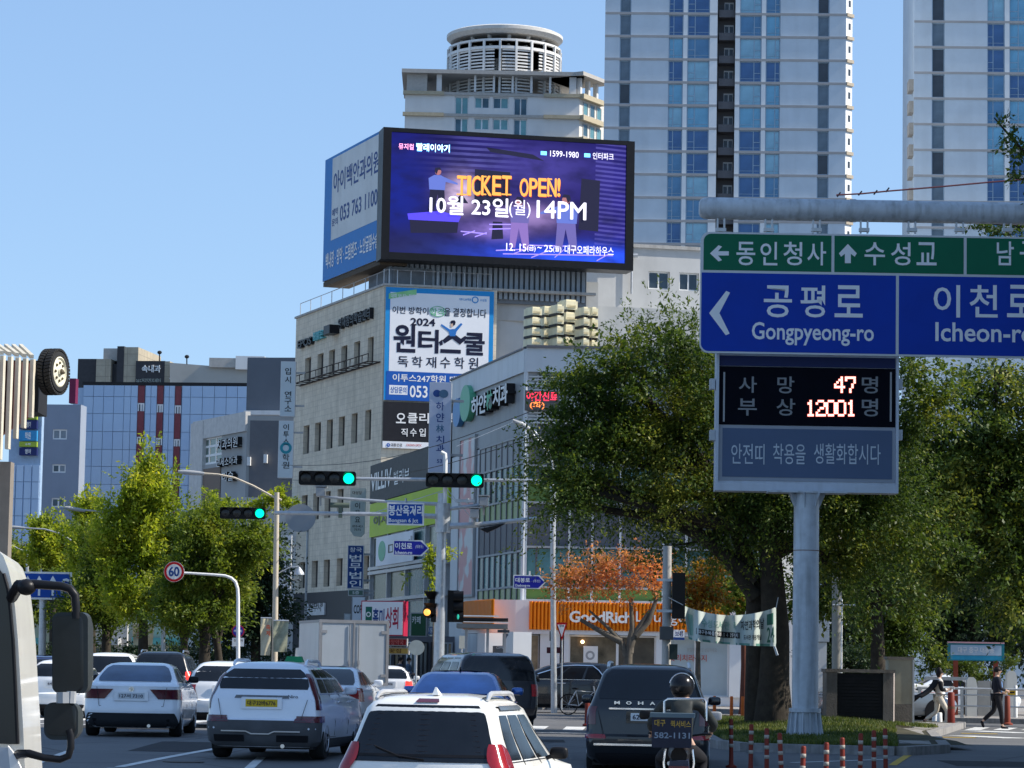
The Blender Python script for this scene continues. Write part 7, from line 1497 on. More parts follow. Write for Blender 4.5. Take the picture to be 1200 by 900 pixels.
T = thing('wooded_slope', 'dark wooded mass far behind the trees at right', 'wood', (70,190,0)); C, D_ = sprays([(P3(px, py, 185), r * 185 / FPX, 3., r2 * 185 / FPX, 1.) for px, py, r, r2 in ((1000,700,60,90),(1080,680,70,110),(1160,680,80,110),(1240,660,80,130),(1120,600,60,60),(1190,560,60,60),(940,740,40,60))], 30000,.3,.2,.1,1.5); leaf_mesh('crown', C, D_, .5, LC, T); T['kind'] = 'stuff'
for o in KIDS(T): o['kind'] = 'stuff'
# ------------------------------------------------------------------ vehicles
class Car:
    def __init__(s, keys, L):
        s.L = L; s.z = [k[0] for k in keys]; s.k = np.array([k[1:] for k in keys], float)  # yr, yf, hw, rr, rf, cr, cf
    def par(s, z): return [float(np.interp(z, s.z, s.k[:, i])) for i in range(7)]
    def P(s, z, t, o=0.):
        if o:
            e = 1e-3; zz = min(max(z, s.z[0] + 2e-3), s.z[-1] - 2e-3); a = s.P(zz + e, t) - s.P(zz - e, t); b = s.P(zz, t + e) - s.P(zz, t - e); n = b.cross(a)
            n = n.normalized() if n.length > 1e-12 else Vector((0,0,1)); return s.P(z, t) + n * o
        yr, yf, hw, rr, rf, cr, cf = s.par(z); g = 1 if t >= 0 else -1; a = min(abs(t),1.5)
        if a <= .4: x = a / .4 * (hw - rr); y = yr + cr * (x / hw) ** 2
        elif a <= .5: p = (a - .4) / .1 * math.pi / 2; c0 = cr * ((hw - rr) / hw) ** 2; x = hw - rr + rr * math.sin(p); y = yr + c0 + rr - rr * math.cos(p)
        elif a <= 1.: c0 = cr * ((hw - rr) / hw) ** 2; c1 = cf * ((hw - rf) / hw) ** 2; q = (a - .5) / .5; x = hw; y = (yr + c0 + rr) * (1 - q) + (yf - c1 - rf) * q; x = hw * (1 + .018 * math.sin(math.pi * q))
        elif a <= 1.1: p = (a - 1.) / .1 * math.pi / 2; c1 = cf * ((hw - rf) / hw) ** 2; x = hw - rf + rf * math.cos(p); y = yf - c1 - rf + rf * math.sin(p)
        else: x = (1.5 - a) / .4 * (hw - rf); y = yf - cf * (x / hw) ** 2
        return Vector((g * x, y - s.L / 2, z))
    def body(s):
        ts = [i * .08 for i in range(0,5)] + [.4,.42,.44,.46,.48] + [.5 + .05 * i for i in range(11)] + [1.02,1.04,1.06,1.08,1.1] + [1.1 + .08 * i for i in range(1,5)]
        ts = sorted(set(round(x, 4) for x in ts)); T = [-x for x in reversed(ts[1:])] + ts; T = T[:]; n = len(T)
        zs = sorted(set(s.z + [ (a * 2 + b) / 3 for a, b in zip(s.z, s.z[1:]) if b - a > .12] + [(a + b * 2) / 3 for a, b in zip(s.z, s.z[1:]) if b - a > .12]))
        mb = MB(); vs = [s.P(z, t) for z in zs for t in T]; fs = []
        for j in range(len(zs) - 1):
            for i in range(n):
                i2 = (i + 1) % n; fs.append((j * n + i, j * n + i2,(j + 1) * n + i2,(j + 1) * n + i))
        fs.append(tuple(range(n - 1,-1,-1))); fs.append(tuple((len(zs) - 1) * n + i for i in range(n))); mb.add(vs, fs); return mb
    def patch(s, z0, z1, t0, t1, o=.006, nz=6, nt=10, cut=None, mb=None):
        mb = mb or MB(); vs = []
        for j in range(nz + 1):
            for i in range(nt + 1):
                a, b = i / nt, j / nz; z = z0 + (z1 - z0) * b; q0, q1 = t0, t1
                if cut: q0, q1 = cut(b, t0, t1)
                vs.append(s.P(z, q0 + (q1 - q0) * a, o))
        return mb.add(vs, [(j * (nt + 1) + i, j * (nt + 1) + i + 1,(j + 1) * (nt + 1) + i + 1,(j + 1) * (nt + 1) + i) for j in range(nz) for i in range(nt)])
    def line(s, pts, r=.006, o=.004, mb=None): mb = mb or MB(); return mb.tube([s.P(z, t, o) for z, t in pts], r, 4)
def paint(key, c, metal=.0, rough=.28): return mat('car_paint_' + key, c, rough, metal, var=.03, scale=1.2, coat=.8)
M_tint = mat('car_glass_tinted', (.010,.012,.016),.05,0, var=.3, scale=2, spec=.5); M_tinted = mat('car_side_glass', (.008,.009,.012),.12,0, var=.3, scale=2, spec=.12); M_tyre = mat('tyre_rubber', (.018,.018,.018),.85, var=.2, scale=8); M_rim = mat('alloy_rim', (.42,.42,.43),.3,.8); M_clad = mat('grey_plastic_cladding', (.085,.088,.095),.6, var=.15)
M_tl = mat('taillight_red', (.30,.008,.012),.15, var=.2, scale=9, coat=1.); M_tld = mat('taillight_dark_red', (.09,.008,.014),.15, var=.2, scale=9, coat=1.); M_tlon = mat('brake_light_on', (1.,.03,.02),.3, var=0, emit=1.3)
M_pl = mat('plate_white', (.62,.64,.66),.5, var=.03); M_ply = mat('plate_yellow', (.62,.42,.03),.5, var=.03)
def smooth_roof(L, W, H, belt, kind):
    h = W / 2
    if kind == 'suv':
        b = belt
        return [(.20,.16, L - .3, h - .12,.2,.35,.10,.15),(.30,.05, L - .1, h - .02,.2,.35,.10,.18),(.50,.0, L, h, .2,.32,.10,.2),(.62,.01, L, h, .2,.3,.10,.2),(.66,.07, L - .02, h, .16,.3,.09,.2),
                (b - .18,.09, L - .12, h - .01,.14,.3,.09,.2),(b - .08,.10, L - .25, h - .02,.13,.3,.09,.2),(b - .02,.11, L - .9, h - .035,.13,.3,.09,.2),(b + .03,.13, L - 1.28, h - .06,.13,.25,.09,.2),
                (b + .28,.24, L - 1.72, h - .155,.12,.2,.08,.2),(H - .16,.36, L - 2.15, h - .24,.12,.2,.08,.18),(H - .09,.42, L - 2.4, h - .30,.12,.2,.08,.15),(H - .045,.52, L - 2.65, h - .39,.14,.2,.07,.1),(H - .018,.75, L - 2.85, h - .52,.12,.15,.05,.08),(H, 1.15, L - 3.0, h - .72,.08,.1,.02,.02)]
    if kind == 'sedan':
        b = belt
        return [(.18,.2, L - .3, h - .12,.22,.35,.12,.15),(.28,.06, L - .08, h - .03,.24,.35,.14,.2),(.48,.0, L, h, .24,.35,.15,.22),(.60,.02, L - .02, h, .24,.35,.15,.22),(.72,.05, L - .1, h, .24,.35,.15,.22),
                (.86,.05, L - .5, h - .01,.22,.35,.14,.22),(b - .04,.05, L - 1.1, h - .025,.2,.3,.12,.2),(b, .10, L - 1.3, h - .05,.2,.3,.1,.2),(b + .03,.55, L - 1.42, h - .10,.14,.25,.08,.2),
                (b + .2,.92, L - 1.85, h - .19,.13,.2,.08,.18),(H - .09,1.30, L - 2.25, h - .27,.13,.2,.08,.16),(H - .04,1.48, L - 2.5, h - .35,.14,.2,.07,.12),(H - .012,1.8, L - 2.75, h - .48,.12,.15,.05,.06),(H, 2.1, L - 2.9, h - .66,.08,.1,.02,.02)]
    b = belt   # van
    return [(.22,.12, L - .3, h - .1,.12,.35,.06,.15),(.34,.03, L - .05, h - .01,.12,.35,.06,.2),(.55,.0, L, h, .12,.3,.06,.2),(.66,.03, L - .02, h, .1,.3,.05,.2),(b - .15,.05, L - .12, h, .1,.3,.05,.2),
            (b, .06, L - .55, h - .02,.1,.3,.05,.2),(b + .3,.10, L - .95, h - .06,.1,.25,.05,.2),(H - .2,.16, L - 1.5, h - .12,.12,.2,.05,.15),(H - .08,.22, L - 1.75, h - .2,.14,.2,.05,.12),(H - .02,.4, L - 2., h - .36,.12,.15,.04,.1),(H, .8, L - 2.4, h - .6,.08,.1,.02,.02)]
def wheel(T, x, y, r=.335, w_=.23, rim=True, parent_side=1):
    sx = 1 if x > 0 else -1; mb = MB(); mb.lathe((x, y, r), [(r * .62,-w_ / 2),(r * .94,-w_ / 2),(r, -w_ * .36),(r, w_ * .36),(r * .94, w_ / 2),(r * .62, w_ / 2)], 26, 'X'); wl_ = mb.build('wheel', M_tyre, T, local=True, smooth=40)
    if rim:
        mb = MB(); mb.lathe((x + sx * w_ * .42, y, r), [(r * .64,-.02),(r * .64,.03 * sx),(r * .58,.03 * sx),(r * .55,-.02 * sx)], 22, 'X')
        for k in range(5): a = k * 1.2566; mb.obox((x + sx * w_ * .44, y + math.cos(a) * r * .3, r + math.sin(a) * r * .3),.03, r * .6,.06,0, a)
        mb.ball((x + sx * w_ * .44, y, r),(.03,.06,.06),8,5); rm = mb.build('rim', M_rim, T, local=True); rm.parent = wl_
    return wl_
def car(name, label, rear_px, Y, yaw, L, W, H, belt, kind, pt_, cat='car', glass=(.12,.0), plate=None, ptext='', tail='wrap', group=None, cladding=False, ground=None, wheels=True, rails=False, px_row=800, windows=True, sidewin=True, tlm=None, rg=None, wr=.335, rear_h=None, keys=None, plate_z=None, rims=True, spec=None, sidecut=None, tz=None, mir=None, gl=None):
    """rear_px: pixel column of the rear centre; Y: its distance; yaw: degrees clockwise (to the right)"""
    x = onx(rear_px, Y, px_row); dx, dy = math.sin(R(yaw)), math.cos(R(yaw)); ox, oy = x + dx * L / 2, Y + dy * L / 2; g = gz(oy) if ground is None else ground
    pitch = math.atan2(gz(oy + dy * 1.3) - gz(oy - dy * 1.3),2.6) if ground is None else 0
    T = thing(name, label, cat, (ox, oy, g),0, group); T.rotation_euler = Euler((pitch, 0,-R(yaw)), 'XYZ')
    C_ = Car(keys or smooth_roof(L, W, H, belt, kind), L); h = W / 2
    C_.body().build('body', pt_, T, local=True, smooth=38)
    B = lambda mb, nm, m, sm=38, par=None: (lambda o: (setattr(o, 'parent', par) if par else None, o)[1])(mb.build(nm, m, T, local=True, smooth=sm))
    zt = H - .13
    if windows:
        z0, z1 = rg or ((belt + .06, H - .12) if kind != 'sedan' else (belt + .05, H - .07))
        rw = C_.patch(z0, z1,-.43,.43,.006,6,16, cut=lambda b, a, c: (a * (1 - .05 * (1 - min(1, b * 5)) - .05 * max(0, b * 5 - 4)), c * (1 - .05 * (1 - min(1, b * 5)) - .05 * max(0, b * 5 - 4)))); B(rw, 'rear_window', gl or M_tint)
        B(C_.patch(z0, z1,1.12,1.5,.006), 'windscreen', M_tint); B(C_.patch(z0, z1,-1.12,-1.5,.006), 'windscreen', M_tint)
        if sidewin:
            seg = sidecut or (((.555,.66),(.675,.815),(.83,.965)) if kind != 'sedan' else ((.535,.60),(.615,.79),(.805,.97)))
            for sg in (-1,1):
                for a, b in seg: B(C_.patch(belt + .05, H - .13, sg * a, sg * b, .006,4,6), 'side_window', M_tinted)
            for sg in (-1,1):
                mb = MB(); C_.line([(belt + .03, sg * .53),(belt + .03, sg * .75),(belt + .03, sg * .98)], .008,.006, mb); B(mb, 'window_trim', M_chrome)
    mb = MB()
    for sg in (-1,1):
        for t in (.667,.822,.972): C_.line([(.38, sg * t),(.6, sg * t),(belt, sg * t),(H - .12, sg * t)], .005,.002, mb)
        C_.line([(.36, sg * .62),(.36, sg * .97)], .005,.002, mb)
    B(mb, 'door_gap', M_dark)
    for sg in (-1,1):
        for t in (.70,.855): mb = MB(); mb.tube([C_.P(belt - .1, sg * t, .03), C_.P(belt - .1, sg * (t + .045),.03)], .014,6); B(mb, 'door_handle', pt_ if not spec else spec)
    mb = MB(); zb = .62 if kind != 'sedan' else .60
    C_.line([(zb, -.36),(zb, .36)], .006,.003, mb)
    for sg in (-1,1): C_.line([(zb, sg * .36),(belt - .06, sg * .385)], .005,.003, mb)
    B(mb, 'hatch_gap', M_dark)
    m = tlm or M_tl
    if tail == 'wrap':     # BMW like: wide, wrapping the corner
        for sg in (-1,1): B(C_.patch(.74,.93, sg * .20, sg * .53,.012,4,12, cut=lambda b, u, v, sg=sg: (u + sg * .10 * (1 - b), v)), 'taillight', m)
    elif tail == 'high':
        tz = tz or (belt - .28, belt + .1)
        for sg in (-1,1): B(C_.patch(*tz, sg * .385, sg * .55,.02,8,8, cut=lambda b, u, v, sg=sg: (u + sg * .03 * (1 - math.sin(b * 3.1)), v - sg * .045 * (1 - math.sin(b * 3.1) ** .5 if b not in (0,1) else 1))), 'taillight', m); B(C_.patch(tz[0] - .14, tz[0] - .01, sg * .39, sg * .53,.016,3,6), 'reverse_lamp', mat('lamp_clear', (.5,.45,.45),.15, coat=1.))
    elif tail == 'pillar':
        for sg in (-1,1): B(C_.patch(belt - .22, H - .2, sg * .43, sg * .50,.012,8,4, cut=lambda b, u, v, sg=sg: (u + sg * .02 * (1 - b), v + sg * .02 * (1 - b))), 'taillight', M_tld)
        for sg in (-1,1): B(C_.patch(.60,.70, sg * .30, sg * .54,.02,3,8), 'bumper_lamp', M_tld)
    elif tail == 'block':
        for sg in (-1,1): B(C_.patch(belt - .30, belt - .02, sg * .37, sg * .54,.012,4,6), 'taillight', m)
    elif tail == 'vert':
        for sg in (-1,1): B(C_.patch(.8, belt + .0, sg * .40, sg * .52,.012,4,6), 'taillight', m)
    if cladding:
        B(C_.patch(.22,.62,-.52,.52,.014,5,26), 'bumper', M_clad);
        for sg in (-1,1): B(C_.patch(.22,.34, sg * .52, sg * .99,.012,2,12), 'sill_cladding', M_clad)
    else: B(C_.patch(.20,.36,-.42,.42,.012,3,16), 'diffuser', M_black)
    if plate is not None:
        z = plate_z or (.80 if kind == 'sedan' else .88); pw, ph = .52,.12; p = C_.P(z, 0,.02); mb = MB(); mb.box(-pw / 2, p.y - .012, z - ph / 2, pw / 2, p.y - .002, z + ph / 2); po = B(mb, 'number_plate', plate, None)
        v, f = text_data(ptext, .03); mb = MB(); mb.add([(-pw * .44 + a * pw * .88, p.y - .016, z - ph * .34 + b * ph * .68) for a, b in v], f); B(mb, 'lettering', M_pk, None, po)
        mb = MB(); mb.box(-.33, p.y - .01, z - .095,.33, p.y + .02, z + .085); B(mb, 'plate_recess', pt_ if kind != 'x' else M_dark, None)
    for sg in (-1,1):
        q = C_.P(belt + .03, sg * .93,0); mb = MB(); mb.pod(q + Vector((sg * .14,.02,.06)),(.105,.055,.07)); mb.tube([q, q + Vector((sg * .1,.0,.04))], .025,6); B(mb, 'mirror', mir or pt_, 50)
    if wheels:
        for yy in (-L / 2 + .85, L / 2 - .9):
            for sg in (-1,1):
                wheel(T, sg * (h - .115), yy, wr, .23, rims)
                mb = MB(); mb.lathe((sg * (h + .004), yy, wr), [(wr + .055,-.03),(wr + .055,.012),(.01,.012)], 28, 'X'); B(mb, 'wheel_arch', M_clad if cladding else M_black, None) if rims == 'side' else None
        mb = MB(); mb.box(-h + .1,-L / 2 + .3,.17, h - .1, L / 2 - .3,.26); B(mb, 'underbody', M_black, None)
        mb = MB(); mb.tube([(.35,-L / 2 + .1,.22),(.35,-L / 2 + .5,.22)], .035,8); B(mb, 'exhaust', M_chrome)
    if rails:
        for sg in (-1,1):
            mb = MB(); pts = []
            for k in range(13):
                b = k / 12; yy = -L / 2 + .62 + b * (L - 3.2); pts.append((sg * (h - .32 - .02 * math.sin(b * 3.1)), yy, H - .065 + (.075 if 0 < k < 12 else -.0) * min(1, math.sin(b * math.pi) * 3)))
            mb.tube(pts, [.028 if 0 < k < 12 else .02 for k in range(13)], 7); B(mb, 'roof_rail', rails if rails is not True else M_chrome)
    return T, C_, B
PW_ = paint('white', (.82,.81,.77));
T, C_, B = car('car', 'white SUV with silver roof rails nearest the camera at the bottom centre', 491,30.4,11.5,4.6,1.85,1.66,.92, 'suv', PW_, plate=M_pl, ptext='38거 4821', tail='high', rails=mat('rail_silver', (.62,.62,.62),.35,.5), rg=(.95,1.54), ground=gz(31.5) - .05, tz=(.80,1.14), plate_z=.72, mir=M_black)
mb = MB(); p = Vector((.02,-4.6 / 2 + .78,1.645)); mb.add([p + Vector(v) for v in ((-.035,.1,0),(.035,.1,0),(.035,-.1,0),(-.035,-.1,0),(-.008,-.07,.085),(.008,-.07,.085))], [(0,1,5,4),(3,2,5,4),(0,3,4),(1,2,5),(0,1,2,3)]); B(mb, 'antenna', PW_, 30)
B(C_.patch(1.565,1.60,-.10,.10,.012,2,8), 'high_brake_light', M_tld); mb = MB(); [mb.tube([(s_ * .56,-1.72,1.622),(s_ * .55,-1.2,1.650),(s_ * .55,-.2,1.654),(s_ * .55,.3,1.645)], .007,4) for s_ in (-1,1)]; B(mb, 'roof_seam', M_dark)
B(C_.patch(1.0,1.03,-.42,.42,.010,1,14), 'glass_edge', M_black); mb = MB(); [C_.line([(1.06 + k * .055,-.36),(1.06 + k * .055,0),(1.06 + k * .055,.36)], .002,.009, mb) for k in range(8)]; B(mb, 'heating_wire', mat('heating_wire', (.06,.035,.03),.5))

mb = MB(); q = C_.P(.97,.02,.02); mb.tube([q, C_.P(1.0,-.13,.03), C_.P(1.1,-.3,.03)], .008,5); B(mb, 'rear_wiper', M_black)
for sg in (1,): B(C_.patch(1.49,1.53,.58,.93,.02,2,14), 'rain_visor', mat('rain_visor', (.10,.11,.12),.15))
T, C_, B = car('taxi', 'pale silver-white electric SUV taxi with a yellow number plate and green roof lamp', 306,46.6,7.5,4.42,1.825,1.57,1.02, 'suv', paint('pearl', (.76,.79,.85),.1), cat='taxi', plate=M_ply, ptext='대구32바6776', tail='pillar', rails=paint('pearl', (.76,.79,.85),.1), cladding=True, rg=(1.12,1.44), ground=-.06, plate_z=.90)
mb = MB(); mb.prism([(-.16,.3,1.56),(.16,.3,1.56),(.12,.31,1.66),(-.12,.31,1.66)], (0,.14,0)); B(mb, 'taxi_lamp', mat('taxi_green', (.02,.25,.10),.4), None)
mb = MB(); q = C_.P(1.0,0,.02); mb.add([q + Vector(v) for v in ((-.45,0,-.03),(.45,0,-.03),(.42,-.01,.02),(-.42,-.01,.02))], [(0,1,2,3)]); B(mb, 'tailgate_ledge', M_chrome, None)
mb = MB(); v, f = text_data('Niro', .02); q = C_.P(.99,.32,.02); mb.add([(.42 + a * .16, q.y - .01 - .0,.985 + b * .05) for a, b in v], f); B(mb, 'lettering', M_dark, None)
mb = MB(); C_.line([(.46,-.36),(.46,-.13),(.42,-.08),(.42,.08),(.46,.13),(.46,.36)], .014,.03, mb); B(mb, 'bumper_trim', M_rim)
mb = MB(); B(C_.patch(.30,.40,-.42,-.15,.025,2,6), 'diffuser', M_black); B(C_.patch(.30,.40,.15,.42,.025,2,6), 'diffuser', M_black)
for sg in (-1,1): B(C_.patch(.26,1.0, sg * .90, sg * .995,.01,5,5), 'front_wing_panel', mat('wing_pearl_grey', (.30,.32,.35),.3,.2)) if 0 else None
T, C_, B = car('car', 'white executive sedan with dark L-shaped taillights in the left lane', 154,57,-1.5,4.93,1.87,1.46,1.03, 'sedan', paint('white_blue', (.82,.84,.88)), plate=M_pl, ptext='127서 7310', tail='wrap', tlm=M_tld, ground=.0, plate_z=.80, mir=M_black, gl=mat('glass_painted_slate_sky', (.05,.085,.15),.1,.1, var=.4, scale=1.2))  # rear glass colour holds a painted bluish sky reflection
mb = MB(); mb.lathe(C_.P(.93,0,.012), [(.045,-.01),(.045,.004)], 20, 'Y'); B(mb, 'emblem', M_tint, 30); ring_ = MB(); ring_.lathe(C_.P(.93,0,.022), [(.05,-.004),(.05,.004),(.042,.004),(.042,-.004)], 20, 'Y'); B(ring_, 'emblem_ring', M_chrome, 30)
B(C_.patch(.22,.47,-.5,.5,.014,4,24, cut=lambda b, u, v: (u * (1 - .12 * b), v * (1 - .12 * b))), 'lower_bumper', mat('bumper_dark_grey', (.03,.032,.037),.5));
T, C_, B = car('car', 'large black SUV with spaced chrome letters on its tailgate and silver roof rails', 759,45.5,4,4.9,1.92,1.76,1.08, 'suv', paint('black', (.006,.007,.01)), plate=M_pl, ptext='62오 3175', tail='vert', tlm=M_tld, rails=mat('rail_silver', (.62,.62,.62),.35,.5), ground=-.19, rg=(1.2,1.66), plate_z=.93, spec=M_chrome)
mb = MB();
for k, ch in enumerate('MOHAVE'):
    v, f = text_data(ch, .06); x = (-.52 + k * .185); q = C_.P(1.135, max(-.35, min(.35, x * .45)),.02); mb.add([(x + a * .085, q.y - .02,1.12 + b * .05) for a, b in v], f)
B(mb, 'lettering', M_chrome, None); mb = MB(); C_.line([(1.05,-.30),(1.05,0),(1.05,.30)], .018,.02, mb); B(mb, 'chrome_bar', M_chrome)
mb = MB(); C_.line([(.50,-.42),(.50,0),(.50,.2)], .022,.03, mb); B(mb, 'bumper_trim', M_chrome); B(C_.patch(.585,.64,-.5,-.34,.02,2,6), 'reflector', M_tl); B(C_.patch(.585,.64,.34,.5,.02,2,6), 'reflector', M_tl)
T, C_, B = car('car', 'blue sedan seen over the roof of the near white SUV, sky reflection painted in rear glass', 531,48.5,3,4.7,1.80,1.46,1.02, 'sedan', paint('blue', (.05,.14,.42),.5), plate=M_pl, ptext='15너 2290', tail='block', ground=-.05, gl=mat('glass_painted_sky', (.07,.17,.42),.12,.2, var=.35, scale=1.2))  # reflected sky is painted in as the rear glass's blue
mb = MB(); mb.tube([(.0,-4.7 / 2 + 1.75,1.44),(.0,-4.7 / 2 + 1.69,1.52)], [.02,.008], 6); B(mb, 'antenna', M_black)
T, C_, B = car('van', 'black minivan ahead of the blue sedan, steered slightly left', 585,68,-12,5.1,1.92,1.83,1.12, 'van', paint('black_van', (.01,.011,.018)), cat='van', plate=M_pl, ptext='71조 5508', tail='block', tlm=M_tl, ground=.0, sidecut=((.54,.66),(.69,.82),(.84,.97)))
T, C_, B = car('car', 'black SUV crossing from right to left in front of the lounge shop', 731,99,-82,4.85,1.9,1.72,1.1, 'suv', paint('black', (.006,.007,.01)), tail='block', ground=0, rims='side', spec=M_chrome, plate=M_pl, ptext='30가 1177')
mb = MB();
for sg in (-1,): C_.line([(1.13, sg * .53),(1.45, sg * .57),(1.60, sg * .62),(1.61, sg * .8),(1.58, sg * .90),(1.3, sg * .98)], .022,.012, mb)
B(mb, 'window_trim', M_chrome)
car('car', 'pale blue-white sedan just right of the taxi, ahead of it', 372,62,5,4.7,1.82,1.45,1.0, 'sedan', paint('ice', (.74,.78,.84)), plate=M_pl, ptext='04러 9934', tail='block', ground=0)
car('car', 'white hatchback half hidden behind the taxi, its left side showing', 266,66,-7,4.5,1.82,1.52,1.0, 'suv', paint('white2', (.80,.81,.82)), plate=M_pl, ptext='55마 6120', tail='block', ground=0)
T, C_, B = car('car', 'black SUV with glowing red taillights beyond the white executive sedan', 186,84,0,4.7,1.86,1.80,1.1, 'suv', paint('black', (.006,.007,.01)), plate=M_pl, ptext='29호 7742', tail='high', tlm=M_tlon, rails=True, ground=0)
car('car', 'white wagon beyond the white executive sedan, right of the truck mirror', 126,86,-1,4.7,1.86,1.74,1.08, 'suv', paint('white2', (.80,.81,.82)), plate=M_pl, ptext='83두 2045', tail='block', ground=0)
car('car', 'dark blue sedan with a lit red taillight at far left behind the mirror', 33,84,-2,4.7,1.8,1.62,1.05, 'sedan', paint('navy', (.02,.03,.10),.3), plate=M_pl, ptext='11수 3904', tail='block', tlm=M_tlon, ground=0)
car('car', 'white compact car behind the truck mirror arm at left', 66,74,0,4.0,1.7,1.5,1.0, 'suv', paint('white2', (.80,.81,.82)), plate=M_pl, ptext='64다 5583', tail='block', ground=0)
car('car', 'small white car far ahead right of the box truck with a red taillight', 452,98,0,4.3,1.75,1.5,1.0, 'suv', paint('white2', (.80,.81,.82)), plate=M_pl, ptext='22보 1406', tail='block', tlm=M_tlon, ground=0)
car('car', 'silver car parked beyond the black stone panel at right', 962,94,78,4.5,1.8,1.42,.92, 'sedan', paint('silver', (.30,.33,.36),.6), plate=M_pl, ptext='90저 4471', tail='block', ground=.0, rims='side')
car('car', 'white SUV parked beyond the sign column, its side windows dark', 958,103,84,4.6,1.85,1.72,1.08, 'suv', paint('white2', (.80,.81,.82)), plate=M_pl, ptext='47하 8830', tail='block', ground=.1, rims='side')
car('car', 'grey-white car parked behind the railing at right', 1050,106,82,4.6,1.82,1.45,.95, 'sedan', paint('ice', (.74,.78,.84)), plate=M_pl, ptext='68누 7061', tail='block', ground=.1, rims='side')
TX, TY, yw = onx(414,81,790),81.,-14.
T = thing('box_truck', 'white box truck with closed double rear doors and a cream left side', 'truck', (TX, TY, 0),0); T.rotation_euler = (0,0,-R(yw))
bz0_, bz1_ = .95,2.70; hw = .97; LB_ = 3.3
M_box = mat('truck_box_white', (.66,.66,.62),.45,.05, var=.05, scale=1.5, dirt=.15); M_boxr = mat('truck_door_shaded', (.42,.46,.50),.4,.2, var=.05, scale=1.5, dirt=.15); M_alu = mat('aluminium_edge', (.32,.32,.33),.45,.5)  # blue-grey shade of the truck's rear is put into the door colour
mb = MB(); mb.box(-hw, .03, bz0_, hw, LB_, bz1_); mb.build('cargo_box', M_box, T, local=True)
mb = MB()
for q in ((-hw - .02,-.02, bz0_ - .03,-hw + .06,.06, bz1_ + .03),(hw - .06,-.02, bz0_ - .03, hw + .02,.06, bz1_ + .03),(-hw + .06,-.02, bz1_ - .06, hw - .06,.06, bz1_ + .03),(-hw + .06,-.02, bz0_ - .03, hw - .06,.06, bz0_ + .06),(-.025,-.025, bz0_ + .06,.025,.03, bz1_ - .06),(-hw - .015,.06, bz1_ - .05,-hw + .04, LB_, bz1_ + .025),(hw - .04,.06, bz1_ - .05, hw + .015, LB_, bz1_ + .025)): mb.box(*q)
mb.build('edge_frame', M_alu, T, local=True)
for sg in (-1,1):
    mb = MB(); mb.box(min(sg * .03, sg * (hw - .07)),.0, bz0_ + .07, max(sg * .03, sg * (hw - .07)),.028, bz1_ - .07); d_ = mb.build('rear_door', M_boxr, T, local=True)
    mb = MB(); mb.tube([(sg * .13,-.03, bz0_ + .1),(sg * .13,-.03, bz1_ - .1)], .018,6); mb.box(sg * .13 - .03,-.06,1.5, sg * .13 + .03,-.01,1.62); o = mb.build('lock_bar', M_alu, T, local=True); o.parent = d_
    for z in (bz0_ + .25, bz1_ - .3): mb = MB(); mb.box(min(sg * (hw - .2), sg * (hw - .02)),-.022, z - .04, max(sg * (hw - .2), sg * (hw - .02)),-.002, z + .04); o = mb.build('hinge', M_alu, T, local=True); o.parent = d_
mb = MB(); mb.box(-.8,.1,.55,.8, LB_ + 1.2,.8); mb.box(-.85,-.05,.5,.85,.05,.62); mb.build('chassis', M_black, T, local=True)
mb = MB(); mb.prism([(-.86, LB_ + .1,.45),(-.86, LB_ + 1.55,.45),(-.86, LB_ + 1.5,1.2),(-.86, LB_ + 1.15,1.95),(-.86, LB_ + .1,1.98)], (1.72,0,0)); mb.build('cab', paint('white2', (.80,.81,.82)), T, local=True)
for sg in (-1,1): mb = MB(); mb.box(sg * .7 - .12,-.06,.66, sg * .7 + .12,-.02,.76); mb.build('taillight', M_tl, T, local=True)
for yy in (.9, LB_ + .7):
    for sg in (-1,1): wheel(T, sg * .78, yy, .3,.22, False)
mb = MB(); mb.box(-.25,-.07,.55,.25,-.06,.66); mb.build('number_plate', M_pl, T, local=True)
YC = 17.5; sc_ = YC / FPX; g0 = gz(YC)
T = thing('truck', 'white truck cab at the left edge with a tall black double mirror on looped arms', 'truck', (at(-40,800, YC).x, YC, g0),0)
prof = [(-2,645),(4,652),(10,668),(15,690),(18,715),(21,750),(24,800),(27,850),(28.5,885),(31,940),(31,1250),(-300,1250),(-300,640),(-40,638)]
mb = MB(); F = [at(px, py, YC) for px, py in prof]; mb.prism(F, (-.25,2.2,0)); mb.build('cab', mat('cab_white', (.70,.69,.64),.35, var=.04, coat=.5), T, smooth=30)
wsc = [(-4,662),(3,672),(8,690),(11,715),(14,750),(16.5,800),(18.5,850),(19.5,872),(10,872),(-260,858),(-260,672)]
mb = MB(); mb.add([at(px, py, YC - .02) for px, py in wsc], [tuple(range(len(wsc)))]); mb.build('windscreen', M_tint, T, fix=False)
mb = MB(); mb.tube([at(px, py, YC - .03) for px, py in [(x + 1.2, y) for x, y in wsc[1:8]]], .012,6); mb.build('window_seal', M_black, T)
mb = MB(); mb.prism([at(px, py, YC - .06) for px, py in ((-200,868),(8,876),(20,900),(22,960),(-200,960))], (0,.05,0)); mb.build('front_panel', mat('cab_silver', (.40,.43,.48),.35,.4), T)
mb = MB(); mb.prism([at(px, py, YC - .08) for px, py in ((9,874),(14,880),(24,899),(24,960),(18,960))], (0,.04,0)); mb.build('corner_trim', M_white, T)
YM = YC - .35
mb = MB(); mb.tube([at(x, y, z) for x, y, z in ((14,700, YC - .05),(22,686, YM),(40,684.5, YM),(72,687, YM),(82,690, YM),(88,698, YM),(89,712, YM),(89,725, YM))], [.035,.035,.028,.026,.026,.026,.024,.022], 10); mb.ball(at(31,688, YM),(.06,.06,.05),10,6); mb.build('mirror_arm', M_black, T, smooth=60)
